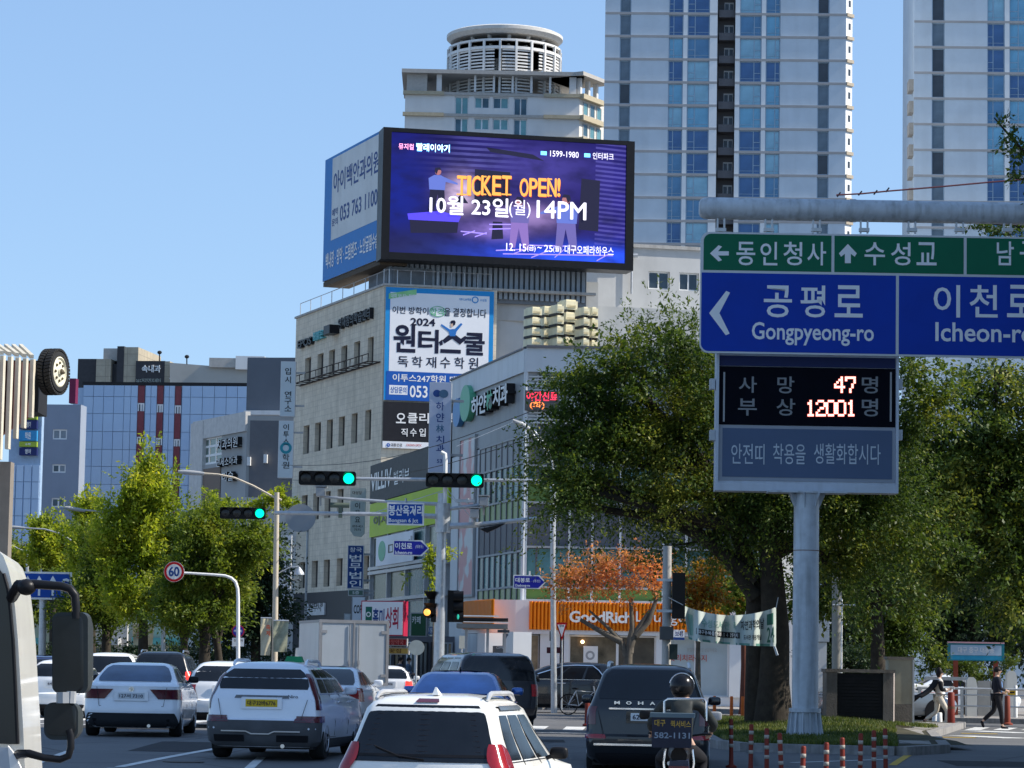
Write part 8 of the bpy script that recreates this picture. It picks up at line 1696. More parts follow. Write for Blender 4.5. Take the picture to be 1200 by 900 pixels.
mb = MB(); mb.tube([at(x, y, z) for x, y, z in ((22,884, YC - .05),(34,883, YM),(52,888, YM),(70,890, YM),(80,886, YM),(83,876, YM),(83,862, YM),(81,855, YM))], [.03,.024,.022,.022,.022,.022,.022,.022], 10); mb.build('mirror_arm', M_black, T, smooth=60)
mb = MB(); mb.tube([at(84,810, YM), at(83,824, YM)], .03,8); mb.tube([at(75,811, YM), at(75,824, YM)], .045,8); mb.build('mirror_joint', M_frame, T)
def rounded(pts_r, YY, th, m, nm, mm=None):
    """rounded slab from (cx, cy, w, h, r) in picture units"""
    cx_, cy_, w_, h_, r_ = pts_r; P = []
    for (sx_, sy_, a0) in ((1,-1,0),(-1,-1,90),(-1,1,180),(1,1,270)):
        for k in range(6): a = R(a0 + 90 * k / 5); P.append((cx_ + sx_ * (w_ / 2 - r_) + r_ * math.cos(a), cy_ + sy_ * (h_ / 2 - r_) - r_ * math.sin(a)))
    mb = MB(); A = [at(x, y, YY) for x, y in P]; c = sum(A, Vector()) / len(A); n = len(A); Bk = [c + (a - c) * .8 + Vector((.03, th, 0)) for a in A]; Md = [a + Vector((.01, th * .5,0)) for a in A]
    mb.add(A + Md + Bk, [tuple(range(n))] + [(i, i + n, (i + 1) % n + n, (i + 1) % n) for i in range(n)] + [(i + n, i + 2 * n, (i + 1) % n + 2 * n, (i + 1) % n + n) for i in range(n)] + [tuple(range(3 * n - 1,2 * n - 1,-1))]); return mb.build(nm, m, T, smooth=35)
M_mir = mat('mirror_glass_dark', (.012,.014,.016),.08,0, var=.4, scale=3, spec=.25)
M_mh = mat('mirror_housing', (.035,.04,.04),.4, var=.2, scale=6)
rounded((82,765,42,95,9), YM, .16, M_mh, 'mirror_housing'); rounded((78.5,766,33,88,6), YM - .008,.01, M_mir, 'mirror_glass')
rounded((71.5,845,40,44,11), YM, .14, M_mh, 'mirror_housing'); rounded((70,843,34,37,9), YM - .008,.01, M_mir, 'mirror_glass')
a, b = at(16,800, YC + .6), at(2,800, YC + 8); mb = MB(); mb.prism([(a.x, a.y, g0 + .5),(b.x, b.y, g0 + .5),(b.x - 2.3, b.y - .4, g0 + .5),(a.x - 2.3, a.y - .4, g0 + .5)], (0,0,1.7)); mb.build('cargo_body', M_box, T)
for px in (-20,-240): c = at(px, 900, YC + .9); mb = MB(); mb.lathe((c.x, c.y, g0 + .45), [(.3,-.14),(.45,-.12),(.45,.12),(.3,.14)], 24, 'X'); mb.build('wheel', M_tyre, T, smooth=40)
# ------------------------------------------------------------------ people (continuous skinned bodies)
def skin_mesh(name, chains, m, parent, sub=2):
    """chains: list of lists of (x, y, z, radius); points that coincide are shared"""
    V = []; E_ = []; rad = []; key = {}
    def vid(p):
        k = tuple(round(q, 3) for q in p[:3])
        if k not in key: key[k] = len(V); V.append(p[:3]); rad.append(p[3] if isinstance(p[3], tuple) else (p[3], p[3]))
        return key[k]
    for ch in chains:
        ids = [vid(p) for p in ch]; E_ += [(a, b) for a, b in zip(ids, ids[1:])]
    me = bpy.data.meshes.new(name); me.from_pydata(V, E_, []); o = bpy.data.objects.new(name, me); COL.objects.link(o)
    sk = o.modifiers.new('s', 'SKIN'); sk.use_smooth_shade = True; sb = o.modifiers.new('u', 'SUBSURF'); sb.levels = sub; sb.render_levels = sub
    for i, r in enumerate(rad): me.skin_vertices[0].data[i].radius = r
    me.skin_vertices[0].data[0].use_root = True
    bpy.context.view_layer.update(); dg = bpy.context.evaluated_depsgraph_get(); nm_ = bpy.data.meshes.new_from_object(o.evaluated_get(dg)); bpy.data.objects.remove(o)
    nm_.materials.clear(); nm_.materials.append(m)
    for p in nm_.polygons: p.use_smooth = True
    nm_.name = name; return link(name, nm_, parent)
M_skin = mat('skin', (.52,.33,.24),.55, var=.06, scale=10); M_hair = mat('hair_black', (.015,.012,.012),.5, var=.3, scale=20)
def lerp(a, b, t): return tuple(a[i] + (b[i] - a[i]) * t for i in range(3))
def hand(cx, d, s=1.):
    """palm and five fingers from the wrist cx along direction d"""
    d = Vector(d).normalized(); w_ = Vector(cx); sd = d.cross(Vector((0,0,1))); sd = sd.normalized() if sd.length > .1 else Vector((0,1,0)); up = sd.cross(d); P = w_ + d * .05 * s; out = [[(*w_, .026),(*P, .03)]]
    K = w_ + d * .09 * s
    out.append([(*P, .03),(*K, .026)])
    for k, (o, L) in enumerate(((-.027,.07),(-.009,.08),(.009,.075),(.027,.06))):
        a = K + up * o; b = a + d * L * .5 * s - sd * .012; c = b + d * L * .4 * s - sd * .03; out.append([(*K, .026),(*a, .011),(*b, .0095),(*c, .008)])
    t0 = P + up * -.03 + sd * -.01; out.append([(*P, .03),(*t0,.014),(*(t0 + d * .05 * s - sd * .02 - up * .012),.011)])
    return out
def person(label, px, Y, yaw, hgt, J, mats, hair='short', g=None, extra=None, cat='person'):
    """J: joints in metres for a 1.75 m figure facing +Y"""
    T = thing('person', label, cat, (onx(px, Y, 850), Y, gz(Y) if g is None else g),-R(yaw)); T.scale = (hgt / 1.75,) * 3
    j = lambda n: J[n]; top, leg, shoe, under = mats
    body = [[(*j('pel'),(.125,.10)),(*j('wai'),(.115,.09)),(*j('che'),(.14,.105)),(*j('nkb'),.06),(*j('nck'),.05),(*j('hd0'),(.065,.075)),(*j('hd1'),(.078,.095)),(*j('hd2'),(.06,.075))]]
    for s_ in 'LR':
        body.append([(*j('nkb'),.06),(*j('sh' + s_),.058),(*lerp(j('sh' + s_), j('el' + s_),.5),.047),(*j('el' + s_),.04),(*lerp(j('el' + s_), j('wr' + s_),.4),.038),(*j('wr' + s_),.026)])
        d = Vector(j('wr' + s_)) - Vector(j('el' + s_)); body += hand(j('wr' + s_), d)
        body.append([(*j('pel'),(.125,.10)),(*j('hp' + s_),.09),(*lerp(j('hp' + s_), j('kn' + s_),.5),.075),(*j('kn' + s_),.056),(*lerp(j('kn' + s_), j('an' + s_),.35),.055),(*j('an' + s_),.036),(*j('to' + s_),.03)])
    skin_mesh('body', body, M_skin, T)
    h = Vector(j('hd1')); f = Vector(J.get('face', (0,1,0))).normalized(); sd = f.cross(Vector((0,0,1))).normalized(); mb = MB()
    mb.prism([h + f * .085 + Vector((0,0,.03)), h + f * .085 + sd * .016 - Vector((0,0,.015)), h + f * .085 - sd * .016 - Vector((0,0,.015))], f * .022);
    for q in (-1,1): mb.ball(h + sd * q * .083 - Vector((0,0,.0)),(.012,.02,.03),8,6)
    mb.build('nose_and_ears', M_skin, T, local=True, smooth=60)
    mb = MB()
    for q in (-1,1): mb.ball(h + f * .088 + sd * q * .032 + Vector((0,0,.022)),(.012,.006,.007),8,5)
    mb.ball(h + f * .086 - Vector((0,0,.048)),(.022,.006,.006),8,5); mb.build('eyes_and_mouth', M_hair, T, local=True)
    if hair:
        mb = MB(); n, m_ = 20,12; vs = []; fs = []
        for a in range(m_ + 1):
            ph = math.pi / 2 - a / m_ * math.pi * .78
            for k in range(n):
                th = 6.2832 * k / n; v = Vector((math.cos(th) * math.cos(ph), math.sin(th) * math.cos(ph), math.sin(ph))); dl = v.dot(f)
                low = -.02 if dl > .35 else (-.9 if hair == 'long' else -.45); rr = .104 + .006 * math.sin(th * 7 + a); p = h + Vector((0,0,.02)) + Vector((v.x * rr, v.y * rr, max(v.z, low) * .115 if dl > .35 or hair != 'long' else v.z * .17)); p -= f * .016; vs.append(p)
        for a in range(m_):
            for k in range(n): fs.append((a * n + k, a * n + (k + 1) % n, (a + 1) * n + (k + 1) % n, (a + 1) * n + k))
        mb.add(vs, fs); mb.build('hair', M_hair, T, local=True, smooth=60)
    tp = [[(*lerp(j('pel'), j('wai'),.0),(.15,.12)),(*j('wai'),(.14,.115)),(*j('che'),(.165,.13)),(*lerp(j('che'), j('nkb'),.85),(.085,.075))]]
    for s_ in 'LR': tp.append([(*lerp(j('che'), j('nkb'),.85),(.085,.075)),(*j('sh' + s_),.078),(*lerp(j('sh' + s_), j('el' + s_),.5),.066),(*j('el' + s_),.058),(*lerp(j('el' + s_), j('wr' + s_),.85),.044)])
    skin_mesh('jacket', tp, top, T)
    lg = []
    for s_ in 'LR': lg.append([(*j('pel'),(.14,.115)),(*j('hp' + s_),.108),(*lerp(j('hp' + s_), j('kn' + s_),.5),.092),(*j('kn' + s_),.072),(*lerp(j('kn' + s_), j('an' + s_),.9),.058)])
    skin_mesh('trousers', lg, leg, T)
    for s_ in 'LR':
        a, t = Vector(j('an' + s_)), Vector(j('to' + s_)); d = (t - a); hl = a - d * .35 - Vector((0,0,.03)); skin_mesh('shoe', [[(*hl, .042),(*(a - Vector((0,0,.02))),.046),(*(a.lerp(t, .6) - Vector((0,0,.01))),.043),(*(t + d * .25),.034)]], shoe, T)
    return T
SQ = dict(pel=(0,0,.96), wai=(0,.01,1.10), che=(0,.02,1.30), nkb=(0,.0,1.46), nck=(0,.01,1.52), hd0=(0,.03,1.57), hd1=(0,.035,1.64), hd2=(0,.03,1.71), shL=(-.18,0,1.42), shR=(.18,0,1.42), hpL=(-.09,0,.92), hpR=(.09,0,.92))
W_J = dict(SQ, elR=(.24,.02,1.14), wrR=(.16,.25,1.17), elL=(-.23,-.06,1.13), wrL=(-.14,.18,1.13), knR=(.09,.24,.52), anR=(.09,.20,.09), toR=(.09,.36,.04), knL=(-.09,-.04,.50), anL=(-.09,-.42,.23), toL=(-.09,-.42,.09), face=(.2,1,-.15))
M_coat = mat('coat_black', (.012,.012,.015),.8, var=.3, scale=8); M_cream_cl = mat('cloth_cream', (.62,.56,.47),.85, var=.08, scale=8, bump=.3); M_shb = mat('shoe_brown', (.10,.05,.035),.6); M_wht_cl = mat('cloth_white', (.66,.62,.58),.85, var=.08)
T = person('woman in white, black coat flying out behind her, looking at a phone while crossing', 1100,83,82,1.66, W_J, (M_wht_cl, M_cream_cl, M_shb, None), 'long', -.02)
mb = MB(); nx, nz = 12,12; vs = []
for q in range(nz + 1):
    t = q / nz
    for k in range(nx + 1):
        s_ = k / nx; th = math.pi * (.06 + .88 * s_); r = .19 + .05 * t; x = -math.cos(th) * r; y = -math.sin(th) * (.13 + .1 * t) - (t ** 1.5) * .55 - .02; z = 1.45 - t * .72 + (.10 * math.sin(s_ * 9) + .12) * t * t
        vs.append((x, y, z))
mb.add(vs, [(q * (nx + 1) + k, q * (nx + 1) + k + 1,(q + 1) * (nx + 1) + k + 1,(q + 1) * (nx + 1) + k) for q in range(nz) for k in range(nx)]); co = mb.build('coat', M_coat, T, local=True, smooth=80, fix=False)
md = co.modifiers.new('th', 'SOLIDIFY'); md.thickness = .02
for s_ in (-1,1): skin_mesh('coat_sleeve', [[(s_ * .17,0,1.43,.09),(s_ * .235,-.01,1.28,.08),(*W_J['elR' if s_ > 0 else 'elL'], .07),(*lerp(W_J['elR' if s_ > 0 else 'elL'], W_J['wrR' if s_ > 0 else 'wrL'], .6),.055)]], M_coat, T)
P_ = thing('phone', 'pale phone held up by the woman crossing', 'phone', (0,0,0)); P_.location = wm(T) @ Vector((.15,.36,1.22)); mb = MB(); mb.obox((0,0,0),.16,.012,.08, R(-40), R(20)); mb.build('case', mat('phone_pale', (.6,.62,.65),.3), P_, local=True)
M_J = dict(SQ, elR=(.24,.03,1.16), wrR=(.14,.24,1.10), elL=(-.24,-.05,1.15), wrL=(-.15,.17,1.06), knR=(.09,.10,.50), anR=(.09,.14,.09), toR=(.09,.28,.04), knL=(-.09,-.06,.52), anL=(-.09,-.40,.22), toL=(-.09,-.36,.08), face=(.1,1,-.05))
M_navyj = mat('jacket_navy', (.018,.020,.030),.75, var=.2, scale=6); M_trb = mat('trousers_black', (.014,.014,.017),.8, var=.2)
T = person('man in a dark jacket over a blue shirt walking right behind the woman, hands together', 1168,83,84,1.76, M_J, (M_navyj, M_trb, M_trb, None), 'short', -.02)
skin_mesh('shirt', [[(.02,.085,1.02,.07),(.02,.10,1.2,.085),(.02,.085,1.38,.065)]], mat('shirt_blue', (.12,.22,.42),.8), T)
mb = MB(); mb.obox((.0,.27,1.06),.05,.05,.03); mb.build('cuff', mat('cuff_yellow', (.6,.42,.05),.6), T, local=True)
for i, (px, Y, yw_, lb, c) in enumerate(((467,118,60, 'distant pedestrian in a dark top by the street shops', (.05,.06,.09)),(477,119,100, 'distant pedestrian in a blue-grey top right of the other, by the street shops', (.12,.17,.25)))):
    person(lb, px, Y, yw_, 1.7, M_J, (mat('top_%d' % i, c, .8), M_trb, M_trb, None), 'short', .14)
# ------------------------------------------------------------------ motorcyclist with a delivery box
YR = 34.8; xr_ = onx(796, YR, 850); g_ = gz(YR + .4) ; MT = thing('delivery_motorcycle', 'delivery motorcycle with a dark top box lettered 582-1131, behind the black SUV', 'motorcycle', (xr_, YR, g_),-R(4))
L_ = lambda mb, nm, m, sm=40, p=MT: mb.build(nm, m, p, local=True, smooth=sm)
for yy in (.25,1.5):
    mb = MB(); mb.lathe((0, yy, .29), [(.20,-.05),(.27,-.06),(.29,-.03),(.29,.03),(.27,.06),(.20,.05)], 28, 'X'); o = L_(mb, 'wheel', M_tyre)
    mb = MB(); mb.lathe((0, yy, .29), [(.2,-.02),(.2,.02),(.18,.02),(.18,-.02)], 24, 'X')
    for k in range(6): a = k * 1.047; mb.tube([(0, yy, .29),(0, yy + .19 * math.cos(a),.29 + .19 * math.sin(a))], .01,5)
    r2 = L_(mb, 'rim', M_rim); r2.parent = o
mb = MB(); mb.tube([(0,.25,.3),(0,.5,.45),(0,.95,.5),(0,1.2,.85)], [.06,.1,.12,.06], 10); mb.tube([(-.09,1.5,.3),(-.09,1.3,.9)], .025,8); mb.tube([(.09,1.5,.3),(.09,1.3,.9)], .025,8); L_(mb, 'frame', M_black)
mb = MB(); mb.tube([(0,.05,.78),(0,.4,.80),(0,.75,.76),(0,.9,.72)], [(.1),.14,.13,.08], 10); L_(mb, 'seat', M_black)
mb = MB(); mb.prism([(-.14,.0,.42),(.14,.0,.42),(.11,.0,.72),(-.11,.0,.72)], (0,.5,.05)); L_(mb, 'rear_fairing', mat('fairing_dark_blue', (.02,.03,.07),.3))
mb = MB(); mb.box(-.12,-.07,.58,.12,-.01,.66); L_(mb, 'taillight', M_tld); mb = MB(); mb.box(-.10,-.09,.38,.10,-.08,.56); L_(mb, 'number_plate', M_pl)
for s_ in (-1,1):
    mb = MB(); mb.ball((s_ * .2,-.02,.53),(.045,.04,.045),12,8); L_(mb, 'indicator', em('amber_lamp', (1.,.55,.15),1.2) if s_ < 0 else mat('amber_off', (.4,.15,.02),.2))
    mb = MB(); mb.tube([(s_ * .05,1.25,.98),(s_ * .3,1.15,1.02),(s_ * .38,1.05,1.02)], .016,8); mb.tube([(s_ * .28,1.18,1.02),(s_ * .40,1.2,1.2)], .008,6); L_(mb, 'handlebar', M_black)
    mb = MB(); mb.pod((s_ * .43,1.2,1.24),(.08,.02,.055)); L_(mb, 'mirror', M_black if s_ < 0 else M_frame)
    mb = MB(); mb.tube([(s_ * .15,.0,.40),(s_ * .15,.5,.38)], [.045,.03], 10); L_(mb, 'exhaust', M_chrome)
    mb = MB(); mb.tube([(s_ * .13,-.1,.35),(s_ * .18,-.12,.7),(s_ * .16,-.1,.86)], .012,6); L_(mb, 'crash_bar', M_chrome)
mb = MB(); mb.box(-.32,-.30,.88,.15,.16,1.25); bm2 = L_(mb, 'top_box', mat('top_box_navy', (.014,.018,.035),.35, var=.2),30)
mb = MB(); mb.box(-.345,-.315,1.235,.185,.175,1.285); L_(mb, 'box_lid', mat('box_lid', (.08,.12,.15),.35),30)
mb = MB(); mb.tube([(-.18,-.05,1.28),(-.18,-.05,1.42),(-.14,-.05,1.45),(.28,-.05,1.46),(.32,-.05,1.43),(.32,-.05,1.2)], .014,8); L_(mb, 'box_rail', M_chrome)
def mtext(t, x0, z0, x1, z1, m):
    v, f = text_data(t, .03); mb = MB(); mb.add([(x0 + a * (x1 - x0),-.304, z0 + b * (z1 - z0)) for a, b in v], f); mb.build('lettering', m, MT, local=True, fix=False)
M_gold = mat('print_gold', (.30,.21,.04),.5); mtext('대구', -.29,1.13,-.16,1.21, M_gold); mtext('퀵서비스', -.10,1.12,.14,1.20, M_gold); mtext('582-1131', -.29,.99,.13,1.06, mat('print_pale_blue', (.16,.22,.30),.5))
R_J = dict(pel=(.02,.52,.86), wai=(.02,.56,1.02), che=(.02,.66,1.24), nkb=(.02,.72,1.42), nck=(.02,.74,1.46), hd0=(.02,.77,1.51), hd1=(.02,.78,1.58), hd2=(.02,.78,1.65), shL=(-.20,.70,1.38), shR=(.24,.70,1.38), elL=(-.36,.86,1.14), elR=(.42,.86,1.14), wrL=(-.35,1.06,1.05), wrR=(.38,1.06,1.05), hpL=(-.1,.54,.82), hpR=(.14,.54,.82), knL=(-.24,.96,.72), knR=(.28,.96,.72), anL=(-.2,.82,.32), anR=(.24,.82,.32), toL=(-.2,.98,.28), toR=(.24,.98,.28))
T = person('motorcycle rider seen from behind in a dark padded jacket and glossy black helmet', 796, YR, 4,1.75, R_J, (mat('jacket_olive_black', (.03,.035,.035),.6, var=.35, scale=5), M_trb, M_trb, None), None, g_)
mb = MB(); mb.ball((.02,.76,1.60),(.15,.165,.16),24,16); hm = mb.build('helmet', mat('helmet_black', (.008,.008,.01),.22, var=0, spec=.3), T, local=True, smooth=80)
mb = MB(); mb.tube([(.02 + .152 * math.cos(R(a)),.70,1.60 + .158 * math.sin(R(a))) for a in range(10,175,12)], .008,6); mb.build('helmet_rim', M_chrome, T, local=True, smooth=60)

# ------------------------------------------------------------------ posts, walls, railings on the right
M_bo = mat('bollard_red', (.17,.024,.014),.5, var=.12, scale=4, dirt=.3); M_bb = mat('bollard_band_cream', (.32,.29,.25),.5, var=.1); M_bdk = mat('bollard_shaded_brown', (.12,.06,.035),.5)
def bollard_mesh(h, bands=3):
    a = MB(); a.lathe((0,0,0), [(.09,0),(.09,.03),(.04,.05),(.034, h * .3),(.034, h - .02),(.025, h)], 14); b = []
    A_ = bpy.data.meshes.new('post'); bm = bmesh.new(); A_.from_pydata(a.v, [], a.f); A_.materials.append(M_bo); A_.polygons.foreach_set('use_smooth', [True] * len(A_.polygons))
    B_ = MB(); [B_.lathe((0,0,0), [(.0455, h * z),(.0455, h * z + .075)], 14) for z in (.42,.60,.78)[:bands]]; q = []
    outs = []
    for z in (.42,.60,.80)[:bands]:
        m_ = MB(); m_.lathe((0,0,0), [(.037, h * z),(.037, h * z + .055)], 14); M2 = bpy.data.meshes.new('reflective_band'); M2.from_pydata(m_.v, [], m_.f); M2.materials.append(M_bb); M2.polygons.foreach_set('use_smooth', [True] * len(M2.polygons)); outs.append(M2)
    bm.free(); return A_, outs
bmesh_ = bollard_mesh(.78)
bl = [(857.5,842),(880,848),(899,852.5),(917,858),(939,873),(968,869),(988,863.5),(1008,858.5),(1024.5,855),(1038.5,853)]
names = ['farthest left, alone by the grass', 'second from the left', 'third from the left', 'fourth from the left, before the column foot', 'nearest the camera, lowest of the bend', 'right of the nearest one', 'fourth from the right end', 'third from the right end', 'second from the right end', 'last at the right end']
for (px, pt), nm in zip(bl, names):
    Y = 50.
    for _ in range(40): Y = .5 * Y + .5 * FPX * (EYE - .78 - gz(Y)) / (pt - (784 + (px - 600) * .0177))
    T = thing('bollard', f'red bollard with cream bands by the island, {nm}', 'bollard', (onx(px, Y, pt), Y, gz(Y)),0, 'banded red lane bollards round the island'); T.rotation_euler = (random.gauss(0,.03), random.gauss(0,.03),0)
    link('post', bmesh_[0], T); [link('reflective_band', q, T) for q in bmesh_[1]]
def bollard(px, Y, h, label, col=None, r=1., g=None, grp=None):
    T = thing('bollard', label, 'bollard', (onx(px, Y, 850), Y, gz(Y) if g is None else g),0, grp); mb = MB(); mb.lathe((0,0,0), [(.12 * r, 0),(.12 * r, .05),(.07 * r, .08),(.06 * r, h - .02),(.045 * r, h)], 14); mb.build('post', col or M_bo, T, local=True, smooth=50); return T
T = bollard(1114.5,82,1.02, 'thick red post beside the crossing woman', r=1.6); mb = MB(); mb.lathe((0,0,0), [(.105,.55),(.105,.62)], 14); mb.build('groove', M_bdk, T, local=True)
bollard(688,76,.8, 'red bollard standing alone in the roadway between the black SUVs', r=1.)
bollard(1101,84,.42, 'short white bollard just left of the crossing woman', M_white, 1.2); bollard(1095.5,85,.42, 'short white bollard, the farther of the pair by the crossing', M_white, 1.2)
M_obo = mat('bollard_orange', (.62,.13,.02),.5, var=.1)
for px, pt, nm in ((857,820, 'leftmost'),(870,812, 'right of the cabinet edge'),(837,823, 'beside the black SUV mirror')): bollard(px, 88,.75, f'thin orange bollard beyond the island, {nm}', M_obo, .8)
def bicycle(label, px, Y, yaw, g, c):
    T = thing('bicycle', label, 'bicycle', (onx(px, Y, 820), Y, g), R(yaw)); f = mat('bicycle_' + str(c), c, .4)
    for x in (-.52,.52):
        mb = MB(); mb.tube([(x + .33 * math.cos(R(a)),0,.34 + .33 * math.sin(R(a))) for a in range(0,361,15)], .02,5, False)
        w_ = mb.build('wheel', M_tyre, T, local=True); mb = MB(); [mb.tube([(x, 0,.34),(x + .32 * math.cos(R(a)),0,.34 + .32 * math.sin(R(a)))], .004,3) for a in range(0,360,36)]; s_ = mb.build('spokes', M_steel, T, local=True); s_.parent = w_
    mb = MB()
    for q in (((-.52,0,.34),(-.15,0,.3),(.4,0,.75),(-.25,0,.78),(-.15,0,.3)),((-.52,0,.34),(-.25,0,.78)),((.52,0,.34),(.38,0,.95))): mb.tube(q, .02,6)
    mb.build('frame', f, T, local=True); mb = MB(); mb.tube([(.38,-.25,1.0),(.38,0,.96),(.38,.25,1.0)], .015,6); mb.build('handlebar', M_black, T, local=True); mb = MB(); mb.ball((-.28,0,.86),(.13,.07,.04),10,6); mb.build('saddle', M_black, T, local=True)
bicycle('white bicycle parked beyond the red roadway bollard', 683,95,25,.0,(.6,.6,.6)); bicycle('bicycle parked behind the railing left of the crossing woman', 1086,98,10,.15,(.45,.06,.08))
YS = 71.; zb_ = .3; x0, x1 = onx(968.5, YS, 820), onx(1054, YS, 820); zt_ = at(1000,788, YS).z
T = thing('stone_monument', 'dark stone panel set in a concrete frame on the grass, right of the sign column', 'monument', ((x0 + x1) / 2, YS, .2),0)
M_st = mat('stone_brown_grey', (.18,.165,.15),.85, var=.2, scale=3, bump=.4, dirt=.3); M_dkst = mat('stone_black', (.018,.018,.02),.5, var=.3, scale=4)
xl, xrr = onx(981, YS, 820), onx(1035, YS, 820); x1b = onx(1047, YS, 820)
mb = MB(); mb.box(x0, YS, .0, xl, YS + .9, zt_); mb.build('side_block', M_st, T); mb = MB(); mb.box(xrr, YS, .0, x1b, YS + .9, zt_); mb.build('side_block', M_st, T)
mb = MB(); mb.prism([(x1b + .003, YS, 0),(x1, YS + .9,0),(x1, YS + .9, zt_),(x1b + .003, YS, zt_)], (-.02,.2,0)); mb.build('side_face', mat('stone_pink_grey', (.42,.36,.33),.8, var=.12), T)
mb = MB(); mb.box(x0 - .03, YS - .04, zt_, x1b + .04, YS + .95, zt_ + .08); mb.build('cap_stone', M_st, T); mb = MB(); mb.box(xl, YS + .12,.2, xrr, YS + .5, zt_ - .02); mb.build('panel', M_dkst, T)
for k in range(14): z = .3 + k * (zt_ - .4) / 14; mb = MB(); mb.box(xl + .02, YS + .07, z, xrr - .02, YS + .118, z + (zt_ - .4) / 14 * .75); mb.build('louvre', M_dkst, T)
YP = 73.; T = thing('stone_pillar', 'square tan stone pillar behind the right end of the dark panel', 'pillar', (onx(1056, YP, 820), YP, .2),0); mb = MB(); a, b = onx(1041, YP, 820), onx(1069, YP, 820); zz = at(1055,773, YP).z; mb.box(a, YP, 0, b, YP + .6, zz); mb.build('shaft', mat('stone_tan', (.36,.34,.27),.8, var=.15, scale=2, dirt=.3), T); mb = MB(); mb.box(a - .04, YP - .04, zz, b + .04, YP + .64, zz + .07); mb.build('cap_stone', M_st, T); mb = MB(); mb.box(b + .003, YP - .02,0, b + .05, YP + .62, zz - .01); mb.build('sunlit_edge', M_steel, T)  # pale strip at the right edge stands in for sunlight on the pillar
mb = MB(); mb.box(a + .05, YP - .03,.2, b - .02, YP - .003, at(1055,825, YP).z); mb.build('base_stone', M_st, T)
def boxthing(name, label, cat, x0, y0, x1, y1, Y, dep, m, z0=None, g=None):
    T = thing(name, label, cat, (onx((x0 + x1) / 2, Y, y1), Y, z0 if z0 is not None else .1)); a, b = onx(x0, Y, (y0 + y1) / 2), onx(x1, Y, (y0 + y1) / 2); za = at((x0 + x1) / 2, y1, Y).z if z0 is None else z0; zb = at((x0 + x1) / 2, y0, Y).z
    mb = MB(); mb.box(a, Y, za, b, Y + dep, zb); mb.build('casing', m, T); return T, a, b, za, zb
M_cab = mat('cabinet_taupe', (.30,.27,.22),.6, var=.1, dirt=.2)
T, a, b, za, zb = boxthing('electric_cabinet', 'taupe street cabinet leaning beside the dark tree trunks under the banner', 'cabinet', 879,769,905,815,72,.6, M_cab); mb = MB(); mb.box(a + .02,71.985, za + .05,(a + b) / 2 - .01,71.998, zb - .05); mb.build('door', M_cab, T); mb = MB(); mb.box((a + b) / 2 + .01,71.985, za + .05, b - .02,71.998, zb - .05); mb.build('door', M_cab, T); mb = MB(); mb.box(a - .05,71.95,.0, b + .05,72.65, za - .0); mb.build('plinth', M_conc, T); mb = MB(); mb.box(a - .03,71.96, zb, b + .03,72.63, zb + .05); mb.build('roof', M_cab, T)
def pole(name, label, px, Y, pt, r, m, pb=800, lean=0.):
    T = thing(name, label, 'pole', (onx(px, Y, pb), Y, .1)); b = at(px, pb, Y); t = at(px + lean, pt, Y); mb = MB(); mb.tube([(b.x, Y, 0),(t.x, Y, t.z)], [r * 1.08, r], 16); mb.build('shaft', m, T, smooth=50); return T
T = pole('concrete_pole', 'grey concrete pole carrying the left end of the white banner and a dark signal', 780,66.5,640,.10, M_conc, 860,2); c = at(781,742,66.3)
mb = MB(); mb.obox(c, .3,.3,.3); mb.build('junction_box', mat('box_dark_grey', (.10,.10,.10),.6), T); mb = MB(); mb.obox(at(789,764,66.3),.18,.2,.35); mb.build('push_button_box', mat('box_black_green', (.03,.045,.04),.6), T)
T = thing('traffic_signal', 'upright black signal housing seen from behind beside the concrete pole', 'traffic signal', at(794,725,66)); W_ = Wall(794,66,0,700); q = W_.rect(788,671,803,725); mb = MB(); W_.box(mb, *q, -.25,0); mb.build('housing', M_sigbox, T)
for k in range(3): c = W_.pt((q[0] + q[2]) / 2, q[1] + (q[3] - q[1]) * (k + .5) / 3,-.26); mb = MB(); mb.lathe(c, [(.13,.0),(.15,.22),(.14,.22),(.12,0)], 14, 'Y'); mb.build('visor', M_sigbox, T)
mb = MB(); W_.box(mb, q[0] - .35, q[3] - .2, q[0], q[3] - .14,-.12,-.06); W_.box(mb, q[0] - .35, q[1] + .14, q[0], q[1] + .2,-.12,-.06); mb.build('bracket', M_steel, T)
T = pole('utility_pole', 'grey utility pole with a crossarm rising behind the dark stone panel', 981,84,560,.14, mat('pole_grey_tan', (.30,.29,.26),.8, var=.1, dirt=.3),800); mb = MB(); rod(mb, [(976,709,83.8),(1002,709.5,83.8)], .03,6); mb.build('crossarm', M_steel, T); mb = MB(); rod(mb, [(986.5,700,83.8),(986,790,83.8)], .025,6); mb.build('cable_pipe', M_white, T)
T, a, b, za, zb = boxthing('white_sign_box', 'white upright light box behind the sign column', 'sign', 957,710,972,752,99,.5, mat('sign_box_pale', (.50,.55,.60),.5)); mb = MB(); mb.box(a, 99.05,.15, b - .08,99.45, za - .02); mb.build('stand', M_gw, T)
GBW = Wall(895,118,0,770); T = thing('white_kiosk', 'white single-storey wall beyond the tree trunks beside the lounge shop', 'building', GBW.pt(0,.15)); mb = MB(); GBW.box(mb, 0,.15, GBW.uz(978,770)[0], GBW.uz(930,712)[1], -4,0); mb.build('wall', M_gw, T)
RW = Wall(1074,94,-5,815); T = thing('railing', 'grey three-rail pedestrian railing across the far pavement at right', 'railing', RW.pt(3,.15))
for py, r in ((807,.035),(814.5,.025),(827.5,.025)):
    mb = MB(); z = RW.uz(1130, py)[1]; mb.tube([RW.pt(0, z), RW.pt(10, z)], r, 8); mb.build('rail', M_steel, T, smooth=60)
